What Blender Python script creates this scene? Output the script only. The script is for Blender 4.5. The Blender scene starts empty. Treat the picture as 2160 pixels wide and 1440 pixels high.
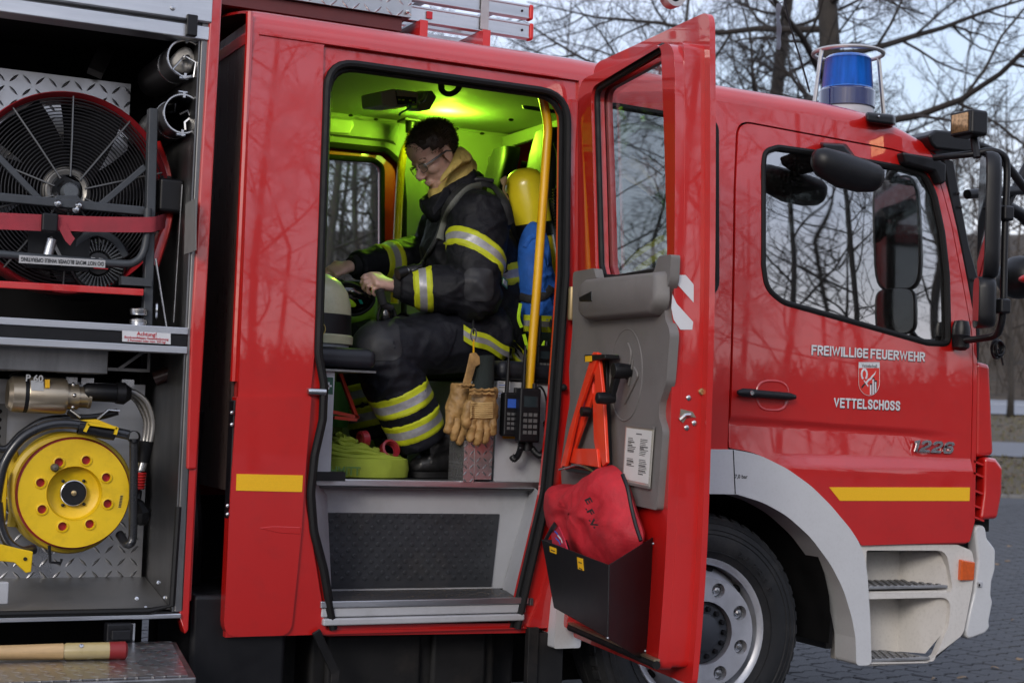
import bpy, bmesh, math, random
from mathutils import Vector, Matrix, noise
from mathutils.geometry import tessellate_polygon
from mathutils.bvhtree import BVHTree
R_ = math.radians
scene = bpy.context.scene
COL = scene.collection
# ------------------------------------------------------------------ camera
FPX, PSI, PIT, ROL = 3300.0, R_(25.9), R_(2.53), 0.038
CAM = Vector((0.0, -4.88, 1.24))
_F = Vector((math.sin(PSI)*math.cos(PIT), math.cos(PSI)*math.cos(PIT), math.sin(PIT)))
_R0 = Vector((math.cos(PSI), -math.sin(PSI), 0)); _U0 = _R0.cross(_F)
_R = _R0*math.cos(ROL) + _U0*math.sin(ROL); _U = _U0*math.cos(ROL) - _R0*math.sin(ROL)
cd = bpy.data.cameras.new('camera'); cam = bpy.data.objects.new('camera', cd); COL.objects.link(cam)
cd.sensor_width = 36; cd.sensor_fit = 'HORIZONTAL'; cd.lens = 36*FPX/2160; cd.clip_end = 2000; cd.clip_start = 0.05
cam.matrix_world = Matrix(((_R.x, _U.x, -_F.x, CAM.x), (_R.y, _U.y, -_F.y, CAM.y), (_R.z, _U.z, -_F.z, CAM.z), (0, 0, 0, 1)))
cd.dof.use_dof = True; cd.dof.focus_distance = 5.3; cd.dof.aperture_fstop = 5.0
scene.camera = cam
# ------------------------------------------------------------------ sky, sun, exposure
SUN_EL, SUN_AZ = R_(22), R_(222)          # azimuth clockwise from +Y
wd = bpy.data.worlds.new('World'); scene.world = wd; wd.use_nodes = True
wn = wd.node_tree.nodes; wl = wd.node_tree.links
bg = wn['Background']
sky = wn.new('ShaderNodeTexSky'); sky.sky_type = 'NISHITA'; sky.sun_disc = False
sky.sun_elevation = SUN_EL; sky.sun_rotation = SUN_AZ; sky.air_density = 1.2; sky.dust_density = 2.0; sky.ozone_density = 2.0
wtc = wn.new('ShaderNodeTexCoord'); wmp = wn.new('ShaderNodeMapping'); wmp.inputs['Scale'].default_value = (1.0, 1.0, 3.2)
wns = wn.new('ShaderNodeTexNoise'); wns.inputs['Scale'].default_value = 2.3; wns.inputs['Detail'].default_value = 7; wns.inputs['Roughness'].default_value = .55
wrp = wn.new('ShaderNodeValToRGB'); wrp.color_ramp.elements[0].position = .36; wrp.color_ramp.elements[1].position = .66
wrp.color_ramp.elements[0].color = (.45, .45, .45, 1); wrp.color_ramp.elements[1].color = (.97, .97, .97, 1)
wmx = wn.new('ShaderNodeMix'); wmx.data_type = 'RGBA'; wmx.inputs[7].default_value = (7.0, 7.5, 9.3, 1)
wl.new(wtc.outputs['Generated'], wmp.inputs['Vector']); wl.new(wmp.outputs['Vector'], wns.inputs['Vector'])
wl.new(wns.outputs['Fac'], wrp.inputs['Fac']); wl.new(wrp.outputs['Color'], wmx.inputs[0])
wsp = wn.new('ShaderNodeSeparateXYZ'); wl.new(wtc.outputs['Generated'], wsp.inputs[0])
wel = wn.new('ShaderNodeMapRange'); wel.inputs['From Min'].default_value = 0.0; wel.inputs['From Max'].default_value = .20; wel.inputs['To Min'].default_value = .62; wel.inputs['To Max'].default_value = 0; wl.new(wsp.outputs['Z'], wel.inputs['Value'])
wm2 = wn.new('ShaderNodeMix'); wm2.data_type = 'RGBA'; wm2.inputs[7].default_value = (9.6, 8.3, 7.6, 1)      # warm dusk haze low in the sky, all round
wl.new(sky.outputs['Color'], wmx.inputs[6]); wl.new(wmx.outputs[2], wm2.inputs[6]); wl.new(wel.outputs['Result'], wm2.inputs[0]); wl.new(wm2.outputs[2], bg.inputs['Color'])
bg.inputs['Strength'].default_value = 0.115
sd = bpy.data.lights.new('sun', 'SUN'); sd.energy = 1.0; sd.angle = R_(16); sd.color = (1, .93, .84)
sun = bpy.data.objects.new('sun', sd); COL.objects.link(sun)
_sv = Vector((math.sin(SUN_AZ)*math.cos(SUN_EL), math.cos(SUN_AZ)*math.cos(SUN_EL), math.sin(SUN_EL)))
sun.rotation_euler = _sv.to_track_quat('Z', 'Y').to_euler(); sun.location = (0, -8, 8)
vs = scene.view_settings; vs.view_transform = 'Standard'; vs.look = 'None'; vs.exposure = 0.40; vs.gamma = 1.0; vs.use_curve_mapping = False
scene.cycles.max_bounces = 8; scene.cycles.transparent_max_bounces = 12
scene.cycles.caustics_reflective = False; scene.cycles.caustics_refractive = False
scene.cycles.sample_clamp_indirect = 6

# ------------------------------------------------------------------ photo ray -> place on a real plane of the truck
def ray(px, py): return (px-1080)*_R + (720-py)*_U + FPX*_F
def PY(px, py, y=0.0):
    d = ray(px, py); t = (y-CAM.y)/d.y; return CAM + d*t
def PX(px, py, x):
    d = ray(px, py); t = (x-CAM.x)/d.x; return CAM + d*t
def PZ(px, py, z):
    d = ray(px, py); t = (z-CAM.z)/d.z; return CAM + d*t
def yside(z):
    y = 0.0
    if z > 1.35: y += .04*((z-1.35)/1.1)**1.6
    if z < 1.0: y += .02*((1.0-z)/.5)**2
    return y
def S(px, py, off=0.0):
    p = PY(px, py, off)
    for _ in range(5): p = PY(px, py, yside(p.z)+off)
    return (p.x, p.z)
def SS(pts, off=0.0): return [S(a, b, off) for a, b in pts]
def TY(pts, y): return [(q.x, q.z) for q in (PY(a, b, y) for a, b in pts)]

# ------------------------------------------------------------------ mesh helpers
def fillet(pts, r, n=4, closed=True):
    out = []; m = len(pts)
    for i in range(m):
        p = Vector(pts[i])
        if not closed and i in (0, m-1): out.append(tuple(p)); continue
        a = Vector(pts[i-1])-p; b = Vector(pts[(i+1) % m])-p
        la, lb = a.length, b.length
        if la < 1e-6 or lb < 1e-6: continue
        a /= la; b /= lb
        ang = a.angle(b, math.pi)
        if ang > math.pi-.05: out.append(tuple(p)); continue
        rr = r[i] if isinstance(r, (list, tuple)) else r
        t = min(rr/math.tan(ang/2), la*.48, lb*.48)
        p0 = p+a*t; p2 = p+b*t
        for k in range(n+1):
            s = k/n; out.append(tuple(p0*(1-s)**2 + p*2*s*(1-s) + p2*s*s))
    return out
def circ(cx, cz, r, n=24, a0=0): return [(cx+r*math.cos(a0+2*math.pi*k/n), cz+r*math.sin(a0+2*math.pi*k/n)) for k in range(n)]
def smoothpath(pts, n=6, closed=False):
    P = [Vector(p) for p in pts]; out = []; m = len(P)
    rng = range(m if closed else m-1)
    for i in rng:
        p0 = P[i-1] if (i > 0 or closed) else P[i]*2-P[i+1]
        p1 = P[i]; p2 = P[(i+1) % m]
        p3 = P[(i+2) % m] if (i+2 < m or closed) else p2*2-p1
        for k in range(n):
            t = k/n
            out.append(.5*((2*p1)+(p2-p0)*t+(2*p0-5*p1+4*p2-p3)*t*t+(3*p1-p0-3*p2+p3)*t**3))
    if not closed: out.append(P[-1])
    return out

class MB:
    def __init__(s): s.v = []; s.f = []; s.m = []
    def add(s, vs_, fs, mi=0):
        o = len(s.v); s.v += [Vector(v) for v in vs_]
        for q in fs: s.f.append([o+i for i in q]); s.m.append(mi)
        return s
    def box(s, x0, x1, y0, y1, z0, z1, mi=0):
        v = [(x, y, z) for z in (z0, z1) for y in (y0, y1) for x in (x0, x1)]
        return s.add(v, [(0, 2, 3, 1), (4, 5, 7, 6), (0, 1, 5, 4), (2, 6, 7, 3), (0, 4, 6, 2), (1, 3, 7, 5)], mi)
    def obox(s, c, ax, ay, az, mi=0):        # centre and three half-axis vectors
        c, ax, ay, az = map(Vector, (c, ax, ay, az))
        v = [c+ax*i+ay*j+az*k for k in (-1, 1) for j in (-1, 1) for i in (-1, 1)]
        return s.add(v, [(0, 2, 3, 1), (4, 5, 7, 6), (0, 1, 5, 4), (2, 6, 7, 3), (0, 4, 6, 2), (1, 3, 7, 5)], mi)
    def bar(s, a, b, w, h, up=(0, 0, 1), mi=0):
        a, b = Vector(a), Vector(b); d = b-a; L = d.length/2; d.normalize()
        up = Vector(up); n = d.cross(up)
        if n.length < 1e-4: n = d.cross(Vector((1, 0, 0)))
        n.normalize(); u = n.cross(d)
        return s.obox((a+b)/2, d*L, n*w/2, u*h/2, mi)
    def prism(s, pts, vec, mi=0):
        pts = [Vector(p) for p in pts]; vec = Vector(vec); n = len(pts)
        fs = [list(range(n))[::-1], list(range(n, 2*n))]+[(i, (i+1) % n, n+(i+1) % n, n+i) for i in range(n)]
        return s.add(pts+[p+vec for p in pts], fs, mi)
    def loft(s, rings, closed=True, caps=True, mi=0):
        n = len(rings[0]); v = [p for r in rings for p in r]; fs = []
        for i in range(len(rings)-1):
            for k in range(n if closed else n-1):
                a, b = i*n+k, i*n+(k+1) % n; fs.append((a, b, b+n, a+n))
        if caps and closed: fs += [list(range(n))[::-1], list(range((len(rings)-1)*n, len(rings)*n))]
        return s.add(v, fs, mi)
    def tube(s, path, r, n=8, closed=False, caps=True, mi=0, flat=1.0, up=None):
        P = [Vector(p) for p in path]; m = len(P); rings = []; nrm = None
        for i in range(m):
            a = P[i-1] if (i > 0 or closed) else P[i]; b = P[(i+1) % m] if (i < m-1 or closed) else P[i]
            t = (b-a)
            if t.length < 1e-9: t = Vector((0, 0, 1))
            t.normalize()
            if up is not None: nrm = Vector(up)
            elif nrm is None: nrm = Vector((0, 0, 1)) if abs(t.z) < .9 else Vector((1, 0, 0))
            nrm = (nrm-t*nrm.dot(t))
            if nrm.length < 1e-6: nrm = t.orthogonal()
            nrm.normalize(); bn = t.cross(nrm)
            rr = r[i] if isinstance(r, (list, tuple)) else r
            rings.append([P[i]+nrm*rr*math.cos(2*math.pi*k/n)+bn*rr*flat*math.sin(2*math.pi*k/n) for k in range(n)])
        if closed: rings.append(rings[0])
        return s.loft(rings, True, caps and not closed, mi)
    def lathe(s, prof, o, axis=(0, 0, 1), n=24, mi=0, a0=0.0, caps=False):
        o = Vector(o); ax = Vector(axis).normalized(); u = ax.orthogonal().normalized(); w = ax.cross(u)
        rings = [[o+ax*h+(u*math.cos(a0+2*math.pi*k/n)+w*math.sin(a0+2*math.pi*k/n))*max(r, 1e-4) for k in range(n)] for r, h in prof]
        return s.loft(rings, True, caps, mi)
    def ball(s, c, rx, ry, rz, n=14, m=8, mi=0, rot=None):
        rings = []
        for j in range(m+1):
            a = -math.pi/2+math.pi*j/m; ring = []
            for k in range(n):
                b = 2*math.pi*k/n
                q = Vector((rx*math.cos(a)*math.cos(b), ry*math.cos(a)*math.sin(b), rz*math.sin(a)))
                if rot is not None: q = rot @ q
                ring.append(Vector(c)+q)
            rings.append(ring)
        return s.loft(rings, True, False, mi)
    def grid(s, fn, nu, nv, mi=0):
        v = [fn(i/nu, j/nv) for j in range(nv+1) for i in range(nu+1)]
        return s.add(v, [(j*(nu+1)+i, j*(nu+1)+i+1, (j+1)*(nu+1)+i+1, (j+1)*(nu+1)+i) for j in range(nv) for i in range(nu)], mi)
    def build(s, name, mat, parent=None, bevel=0, angle=38, seg=2, fix=True, **k):
        me = bpy.data.meshes.new(name); me.from_pydata(s.v, [], s.f)
        for mm in (mat if isinstance(mat, (list, tuple)) else [mat]): me.materials.append(mm)
        me.polygons.foreach_set('material_index', s.m)
        return finish(name, me, parent, bevel, angle, seg, fix, **k)
def finish(name, me, parent=None, bevel=0, angle=38, seg=2, fix=True, label=None, cat=None, group=None, kind=None):
    if fix:
        bm = bmesh.new(); bm.from_mesh(me); bmesh.ops.recalc_face_normals(bm, faces=bm.faces); bm.to_mesh(me); bm.free()
    me.polygons.foreach_set('use_smooth', [True]*len(me.polygons)); me.set_sharp_from_angle(angle=R_(angle)); me.update()
    o = bpy.data.objects.new(name, me); COL.objects.link(o)
    if bevel:
        b = o.modifiers.new('bevel', 'BEVEL'); b.width = bevel; b.segments = seg; b.limit_method = 'ANGLE'; b.angle_limit = R_(40); b.harden_normals = True
    if parent is not None: setpar(o, parent)
    tag(o, label, cat, group, kind); return o
def setpar(o, p):
    o.parent = p
    w = Matrix.Identity(4); q = p; chain = []
    while q is not None: chain.append(q); q = q.parent
    for q in reversed(chain): w = w @ (q.matrix_parent_inverse if q.parent else Matrix.Identity(4)) @ q.matrix_basis
    o.matrix_parent_inverse = w.inverted()
def tag(o, label=None, cat=None, group=None, kind=None):
    for k, v in (('label', label), ('category', cat), ('group', group), ('kind', kind)):
        if v: o[k] = v
def thing(name, loc, label, cat, group=None):
    o = bpy.data.objects.new(name, None); COL.objects.link(o); o.location = loc; o.empty_display_size = .1
    tag(o, label, cat, group); return o
def flat_tris(outer, holes):
    loops = [[Vector((a, b, 0)) for a, b in l] for l in [outer]+list(holes)]
    return [p for l in loops for p in l], [tuple(t) for t in tessellate_polygon(loops)], [len(l) for l in loops]
def plate(name, outer, holes, y0, thick, mat, parent, bevel=0, zcuts=None, xcuts=None, yfun=None, frame=None, seg=2, angle=38, **k):
    """polygon with holes in the x,z plane, front face at y0, extruded by thick along +y; frame=(origin, ux, uz, un) puts it on any other plane"""
    pts, tris, lens = flat_tris(outer, holes); n = len(pts)
    bm = bmesh.new()
    fv = [bm.verts.new((p.x, y0, p.y)) for p in pts]
    for t in tris:
        try: bm.faces.new([fv[i] for i in t])
        except ValueError: pass
    bmesh.ops.dissolve_limit(bm, angle_limit=.01, verts=bm.verts[:], edges=bm.edges[:], use_dissolve_boundaries=False)
    for zc in zcuts or []:
        bmesh.ops.bisect_plane(bm, geom=bm.verts[:]+bm.edges[:]+bm.faces[:], plane_co=(0, 0, zc), plane_no=(0, 0, 1), dist=1e-5)
    for xc in xcuts or []:
        bmesh.ops.bisect_plane(bm, geom=bm.verts[:]+bm.edges[:]+bm.faces[:], plane_co=(xc, 0, 0), plane_no=(1, 0, 0), dist=1e-5)
    if thick:
        r = bmesh.ops.extrude_face_region(bm, geom=bm.faces[:])
        for e in r['geom']:
            if isinstance(e, bmesh.types.BMVert): e.co.y += thick
    if yfun:
        for v in bm.verts: v.co.y += yfun(v.co.x, v.co.z)
    if frame:
        o, ux, uz, un = map(Vector, frame)
        for v in bm.verts: v.co = o+ux*v.co.x+uz*v.co.z+un*v.co.y
    bmesh.ops.recalc_face_normals(bm, faces=bm.faces)
    me = bpy.data.meshes.new(name); bm.to_mesh(me); bm.free(); me.materials.append(mat)
    return finish(name, me, parent, bevel, angle, seg, fix=bool(thick), **k)
def ys(x, z): return yside(z)
def frange(a, b, d): return [a+d*i for i in range(int((b-a)/d)+1)]
def text(name, s, size, o, right, up, mat, parent, ext=.0006, sx=1.0, bold=0.0, align='LEFT', space=1.0, **k):
    cu = bpy.data.curves.new(name, 'FONT'); cu.body = s; cu.size = 1; cu.extrude = ext/size; cu.offset = bold; cu.align_x = align; cu.space_character = space; cu.resolution_u = 3
    t = bpy.data.objects.new(name, cu); COL.objects.link(t)
    dg = bpy.context.evaluated_depsgraph_get(); me = bpy.data.meshes.new_from_object(t.evaluated_get(dg)); me.name = name
    bpy.data.objects.remove(t); bpy.data.curves.remove(cu)
    right, up = Vector(right).normalized(), Vector(up).normalized(); n = right.cross(up); o = Vector(o)
    for v in me.vertices: v.co = o+right*v.co.x*size*sx+up*v.co.y*size+n*v.co.z*size
    me.materials.clear(); me.materials.append(mat)
    return finish(name, me, parent, fix=False, **k)

GLY = {'F': (.46, ['0,0 0,1', '0,1 1,1', '0,.53 .85,.53']), 'R': (.52, ['0,0 0,1', '0,1 .65,1 1,.9 1,.64 .65,.52 0,.52', '.5,.52 1,0']), 'E': (.46, ['0,0 0,1', '0,1 1,1', '0,.53 .9,.53', '0,0 1,0']), 'I': (0, ['0,0 0,1']), 'W': (.86, ['0,1 .25,0 .5,.95 .75,0 1,1']),
 'L': (.44, ['0,1 0,0', '0,0 1,0']), 'G': (.52, ['1,.78 .85,.95 .5,1 .15,.95 0,.75 0,.25 .15,.05 .5,0 .85,.05 1,.2 1,.46', '1,.46 .5,.46']), 'U': (.50, ['0,1 0,.22 .15,.05 .5,0 .85,.05 1,.22 1,1']), 'H': (.50, ['0,0 0,1', '1,0 1,1', '0,.52 1,.52']), 'V': (.56, ['0,1 .5,0 1,1']), 'T': (.52, ['0,1 1,1', '.5,1 .5,0']),
 'S': (.48, ['1,.76 .85,.95 .5,1 .15,.95 0,.78 .12,.62 .88,.4 1,.22 .85,.05 .5,0 .15,.05 0,.24']), 'C': (.48, ['1,.74 .85,.95 .5,1 .15,.95 0,.75 0,.25 .15,.05 .5,0 .85,.05 1,.26']), 'O': (.50, ['.5,1 .15,.95 0,.75 0,.25 .15,.05 .5,0 .85,.05 1,.25 1,.75 .85,.95 .5,1']),
 '1': (.30, ['.1,.86 .9,1 .9,0']), '2': (.56, ['0,.76 .1,.93 .4,1 .8,1 1,.86 1,.68 .9,.56 .1,.2 0,0 1,0']), '6': (.56, ['1,.84 .85,1 .3,1 .06,.86 0,.5 0,.14 .15,0 .8,0 1,.14 1,.42 .85,.56 .1,.56']), ' ': (.12, [])}
def block_text(name, s, o, right, up, W, H, mt, parent, t=.19, gap=.10, ext=.0006, slant=0.0):
    """heavy condensed lettering drawn as strokes, fitted to width W and height H"""
    right, up = Vector(right).normalized(), Vector(up).normalized(); n = right.cross(up); segs = []; x = 0; k = 0; o = Vector(o)
    for ch in s:
        w, st = GLY[ch]
        for q in st:
            P = [tuple(map(float, c.split(','))) for c in q.split()]; segs.append([Vector((x+t/2+a*w, t/2+b*(1-t))) for a, b in P])
        x += w+(t if ch != ' ' else 0)+gap
    tot = x-gap; mb = MB(); sx = W/tot
    for i, P in enumerate(segs):
        L = []; Rr = []; m = len(P); cl = (P[0]-P[-1]).length < 1e-6
        for j, p in enumerate(P):
            a = (P[j]-P[j-1]) if j else ((P[0]-P[-2]) if cl else None); b = (P[j+1]-P[j]) if j < m-1 else ((P[1]-P[0]) if cl else None)
            a = a if a is not None else b; b = b if b is not None else a; n1 = Vector((-a.y, a.x)).normalized(); n2 = Vector((-b.y, b.x)).normalized(); mm = n1+n2; mm.normalize(); d = t/2/max(.45, mm.dot(n1)); e = Vector((0, 0))
            if j == 0 and not cl: e = -b.normalized()*(t/2 if abs(b.normalized().x) > .95 or abs(b.normalized().y) > .95 else t*.3)
            if j == m-1 and not cl: e = a.normalized()*(t/2 if abs(a.normalized().x) > .95 or abs(a.normalized().y) > .95 else t*.3)
            L.append(p+e+mm*d); Rr.append(p+e-mm*d)
        def W_(q, dz): y = min(max(q.y, 0), 1); return o+right*((q.x+slant*y)*sx)+up*(y*H)+n*dz
        h = ext+.00006*(i % 7); mb.loft([[W_(a, h), W_(b, h), W_(b, 0), W_(a, 0)] for a, b in zip(L, Rr)], True, True)
    return mb.build(name, mt, parent)
# ------------------------------------------------------------------ materials
def lin(h):
    if isinstance(h, str):
        h = h.lstrip('#'); c = [int(h[i:i+2], 16)/255 for i in (0, 2, 4)]
        return tuple(x/12.92 if x <= .04045 else ((x+.055)/1.055)**2.4 for x in c)
    return tuple(h)
MATS = {}
def mat(name, col, rough=.5, metal=0.0, coat=0.0, coatior=1.5, var=.12, vscale=9.0, bump=0.0, bscale=60.0, dirt=0.0, spec=.5, stretch=(1, 1, 1), emit=0.0, sheen=0.0, dirtcol=(.05, .045, .04), rvar=.15, dscale=5.0):
    m = bpy.data.materials.new(name); m.use_nodes = True; nt = m.node_tree; N = nt.nodes; L = nt.links
    b = N['Principled BSDF']; c = lin(col)
    b.inputs['Roughness'].default_value = rough; b.inputs['Metallic'].default_value = metal
    b.inputs['Coat Weight'].default_value = coat; b.inputs['Coat Roughness'].default_value = .03; b.inputs['Coat IOR'].default_value = coatior
    b.inputs['Specular IOR Level'].default_value = spec; b.inputs['Sheen Weight'].default_value = sheen
    tc = N.new('ShaderNodeTexCoord'); mp = N.new('ShaderNodeMapping'); mp.inputs['Scale'].default_value = stretch
    L.new(tc.outputs['Object'], mp.inputs['Vector'])
    ns = N.new('ShaderNodeTexNoise'); ns.inputs['Scale'].default_value = vscale; ns.inputs['Detail'].default_value = 6; ns.inputs['Roughness'].default_value = .62
    L.new(mp.outputs['Vector'], ns.inputs['Vector'])
    mr = N.new('ShaderNodeMapRange'); mr.inputs['From Min'].default_value = .3; mr.inputs['From Max'].default_value = .7
    mr.inputs['To Min'].default_value = 1-var; mr.inputs['To Max'].default_value = 1+var; L.new(ns.outputs['Fac'], mr.inputs['Value'])
    mx = N.new('ShaderNodeVectorMath'); mx.operation = 'SCALE'; mx.inputs[0].default_value = c; L.new(mr.outputs['Result'], mx.inputs['Scale'])
    out = mx.outputs['Vector']
    if dirt:
        n2 = N.new('ShaderNodeTexNoise'); n2.inputs['Scale'].default_value = dscale; n2.inputs['Detail'].default_value = 9; n2.inputs['Roughness'].default_value = .72
        L.new(tc.outputs['Object'], n2.inputs['Vector'])
        r2 = N.new('ShaderNodeMapRange'); r2.inputs['From Min'].default_value = .5; r2.inputs['From Max'].default_value = .75; r2.inputs['To Max'].default_value = dirt; L.new(n2.outputs['Fac'], r2.inputs['Value'])
        mm = N.new('ShaderNodeMix'); mm.data_type = 'RGBA'; mm.inputs[7].default_value = (*dirtcol, 1)
        L.new(r2.outputs['Result'], mm.inputs[0]); L.new(out, mm.inputs[6]); out = mm.outputs[2]
    L.new(out, b.inputs['Base Color'])
    if rvar:
        rr = N.new('ShaderNodeMapRange'); rr.inputs['From Min'].default_value = .3; rr.inputs['From Max'].default_value = .7
        rr.inputs['To Min'].default_value = max(.02, rough*(1-rvar)); rr.inputs['To Max'].default_value = min(1, rough*(1+rvar)); L.new(ns.outputs['Fac'], rr.inputs['Value']); L.new(rr.outputs['Result'], b.inputs['Roughness'])
    if bump:
        n3 = N.new('ShaderNodeTexNoise'); n3.inputs['Scale'].default_value = bscale; n3.inputs['Detail'].default_value = 4; L.new(mp.outputs['Vector'], n3.inputs['Vector'])
        bp = N.new('ShaderNodeBump'); bp.inputs['Strength'].default_value = 1.0; bp.inputs['Distance'].default_value = bump; L.new(n3.outputs['Fac'], bp.inputs['Height']); L.new(bp.outputs['Normal'], b.inputs['Normal'])
    if emit:
        b.inputs['Emission Color'].default_value = (*c, 1); b.inputs['Emission Strength'].default_value = emit
    MATS[name] = m; return m
def diamond(name, col, metal=1.0, rough=.32, scale=26.0, h=.0035, axes=(0, 2)):
    """checker plate: short raised lozenges in two alternating directions, as relief"""
    m = mat(name, col, rough, metal, var=.18, vscale=5, dirt=.35, rvar=.3); nt = m.node_tree; N = nt.nodes; L = nt.links; b = N['Principled BSDF']
    def math_(op, a, b_=None):
        q = N.new('ShaderNodeMath'); q.operation = op
        for i, w in enumerate((a, b_)):
            if w is None: continue
            if isinstance(w, (int, float)): q.inputs[i].default_value = w
            else: L.new(w, q.inputs[i])
        return q.outputs[0]
    tc = N.new('ShaderNodeTexCoord'); sp = N.new('ShaderNodeSeparateXYZ'); L.new(tc.outputs['Object'], sp.inputs[0])
    X = math_('MULTIPLY', sp.outputs[axes[0]], scale); Z = math_('MULTIPLY', sp.outputs[axes[1]], scale)
    fx = math_('FLOOR', X); fz = math_('FLOOR', Z); par = math_('MODULO', math_('ABSOLUTE', math_('ADD', fx, fz)), 2)
    sg = math_('SUBTRACT', math_('MULTIPLY', par, 2), 1)
    u = math_('SUBTRACT', math_('FRACT', X), .5); v = math_('MULTIPLY', math_('SUBTRACT', math_('FRACT', Z), .5), sg)
    p = math_('MULTIPLY', math_('ADD', u, v), .7071); q = math_('MULTIPLY', math_('SUBTRACT', u, v), .7071)
    e = math_('ADD', math_('POWER', math_('ABSOLUTE', math_('DIVIDE', p, .46)), 2), math_('ABSOLUTE', math_('DIVIDE', q, .10)))
    hgt = N.new('ShaderNodeMapRange'); hgt.interpolation_type = 'SMOOTHSTEP'; hgt.inputs['From Min'].default_value = 1.15; hgt.inputs['From Max'].default_value = .0; L.new(e, hgt.inputs['Value'])
    bp = N.new('ShaderNodeBump'); bp.inputs['Distance'].default_value = h; bp.inputs['Strength'].default_value = 1; L.new(hgt.outputs['Result'], bp.inputs['Height']); L.new(bp.outputs['Normal'], b.inputs['Normal'])
    return m
def weave(name, col, rough=.85, spec=.5, scale=420, bump=.0012, var=.18, vscale=14, dirt=0.0, fold=0.0, fscale=9.0, sheen=0.0):
    m = mat(name, col, rough, var=var, vscale=vscale, dirt=dirt, sheen=sheen, spec=spec); nt = m.node_tree; N = nt.nodes; L = nt.links; b = N['Principled BSDF']
    tc = N.new('ShaderNodeTexCoord'); w = N.new('ShaderNodeTexNoise'); w.inputs['Scale'].default_value = scale; L.new(tc.outputs['Object'], w.inputs['Vector'])
    n2 = N.new('ShaderNodeTexNoise'); n2.inputs['Scale'].default_value = fscale; n2.inputs['Detail'].default_value = 3; n2.inputs['Distortion'].default_value = 1.2; L.new(tc.outputs['Object'], n2.inputs['Vector'])
    ad = N.new('ShaderNodeMath'); ad.operation = 'MULTIPLY_ADD'; ad.inputs[1].default_value = fold/bump if bump else 0; L.new(n2.outputs['Fac'], ad.inputs[0]); L.new(w.outputs['Fac'], ad.inputs[2])
    bp = N.new('ShaderNodeBump'); bp.inputs['Distance'].default_value = bump; L.new(ad.outputs[0], bp.inputs['Height']); L.new(bp.outputs['Normal'], b.inputs['Normal'])
    return m
def glassmat(name, tint, refl=1.0, rough=0.0, dirt=.0, f0=.04):
    m = bpy.data.materials.new(name); m.use_nodes = True; nt = m.node_tree; N = nt.nodes; L = nt.links; N.remove(N['Principled BSDF'])
    tr = N.new('ShaderNodeBsdfTransparent'); tr.inputs[0].default_value = (*tint, 1)
    gl = N.new('ShaderNodeBsdfGlossy'); gl.inputs['Roughness'].default_value = rough; gl.inputs['Color'].default_value = (refl, refl, refl, 1)
    lw = N.new('ShaderNodeLayerWeight'); lw.inputs['Blend'].default_value = .5; pw = N.new('ShaderNodeMath'); pw.operation = 'POWER'; pw.inputs[1].default_value = 5; L.new(lw.outputs['Facing'], pw.inputs[0])
    fr = N.new('ShaderNodeMath'); fr.operation = 'MULTIPLY_ADD'; fr.inputs[1].default_value = 1-f0; fr.inputs[2].default_value = f0; L.new(pw.outputs[0], fr.inputs[0])
    mx = N.new('ShaderNodeMixShader'); L.new(fr.outputs[0], mx.inputs[0]); L.new(tr.outputs[0], mx.inputs[1]); L.new(gl.outputs[0], mx.inputs[2])
    tc = N.new('ShaderNodeTexCoord'); ns = N.new('ShaderNodeTexNoise'); ns.inputs['Scale'].default_value = 1.7; ns.inputs['Detail'].default_value = 1
    L.new(tc.outputs['Object'], ns.inputs['Vector']); bp = N.new('ShaderNodeBump'); bp.inputs['Distance'].default_value = .0025; L.new(ns.outputs['Fac'], bp.inputs['Height']); L.new(bp.outputs['Normal'], gl.inputs['Normal'])
    fin = mx.outputs[0]
    if dirt:
        df = N.new('ShaderNodeBsdfDiffuse'); df.inputs[0].default_value = (.5, .5, .48, 1)
        n2 = N.new('ShaderNodeTexNoise'); n2.inputs['Scale'].default_value = 90; n2.inputs['Detail'].default_value = 6; L.new(tc.outputs['Object'], n2.inputs['Vector'])
        mr = N.new('ShaderNodeMapRange'); mr.inputs['From Min'].default_value = .45; mr.inputs['From Max'].default_value = .8; mr.inputs['To Max'].default_value = dirt; L.new(n2.outputs['Fac'], mr.inputs['Value'])
        m2 = N.new('ShaderNodeMixShader'); L.new(mr.outputs[0], m2.inputs[0]); L.new(fin, m2.inputs[1]); L.new(df.outputs[0], m2.inputs[2]); fin = m2.outputs[0]
    L.new(fin, N['Material Output'].inputs['Surface']); return m
RED = mat("red_paint", (.50, .007, .005), .42, coat=1.0, coatior=1.68, var=.05, vscale=2.5, bump=.0003, bscale=2.6, dirt=.16, dscale=11, dirtcol=(.13, .02, .018))
_n = RED.node_tree.nodes; _s = _n.new('ShaderNodeTexNoise'); _s.inputs['Scale'].default_value = 5.5; _s.inputs['Detail'].default_value = 8; _s.inputs['Roughness'].default_value = .7
_m = _n.new('ShaderNodeMapRange'); _m.inputs['From Min'].default_value = .48; _m.inputs['From Max'].default_value = .72; _m.inputs['To Min'].default_value = .015; _m.inputs['To Max'].default_value = .08
_t = _n.new('ShaderNodeTexCoord'); RED.node_tree.links.new(_t.outputs['Object'], _s.inputs['Vector']); RED.node_tree.links.new(_s.outputs['Fac'], _m.inputs['Value']); RED.node_tree.links.new(_m.outputs['Result'], _n['Principled BSDF'].inputs['Coat Roughness'])   # smudges in the clear coat
RED2 = mat('red_paint_bare', (.56, .018, .018), .32, coat=.6, var=.08, vscale=6)
REDPLASTIC = mat('red_plastic', (.60, .022, .02), .42, var=.06)
CREAM = mat('cream_plastic', (.60, .575, .54), .42, var=.04, vscale=7, bump=.0004, bscale=400, dirt=.30, dscale=70, dirtcol=(.2, .17, .14))
GREYFENDER = mat('grey_white_plastic', (.55, .56, .575), .36, coat=.3, var=.03, vscale=5, dirt=.15, dscale=90, dirtcol=(.2, .18, .16))
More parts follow.
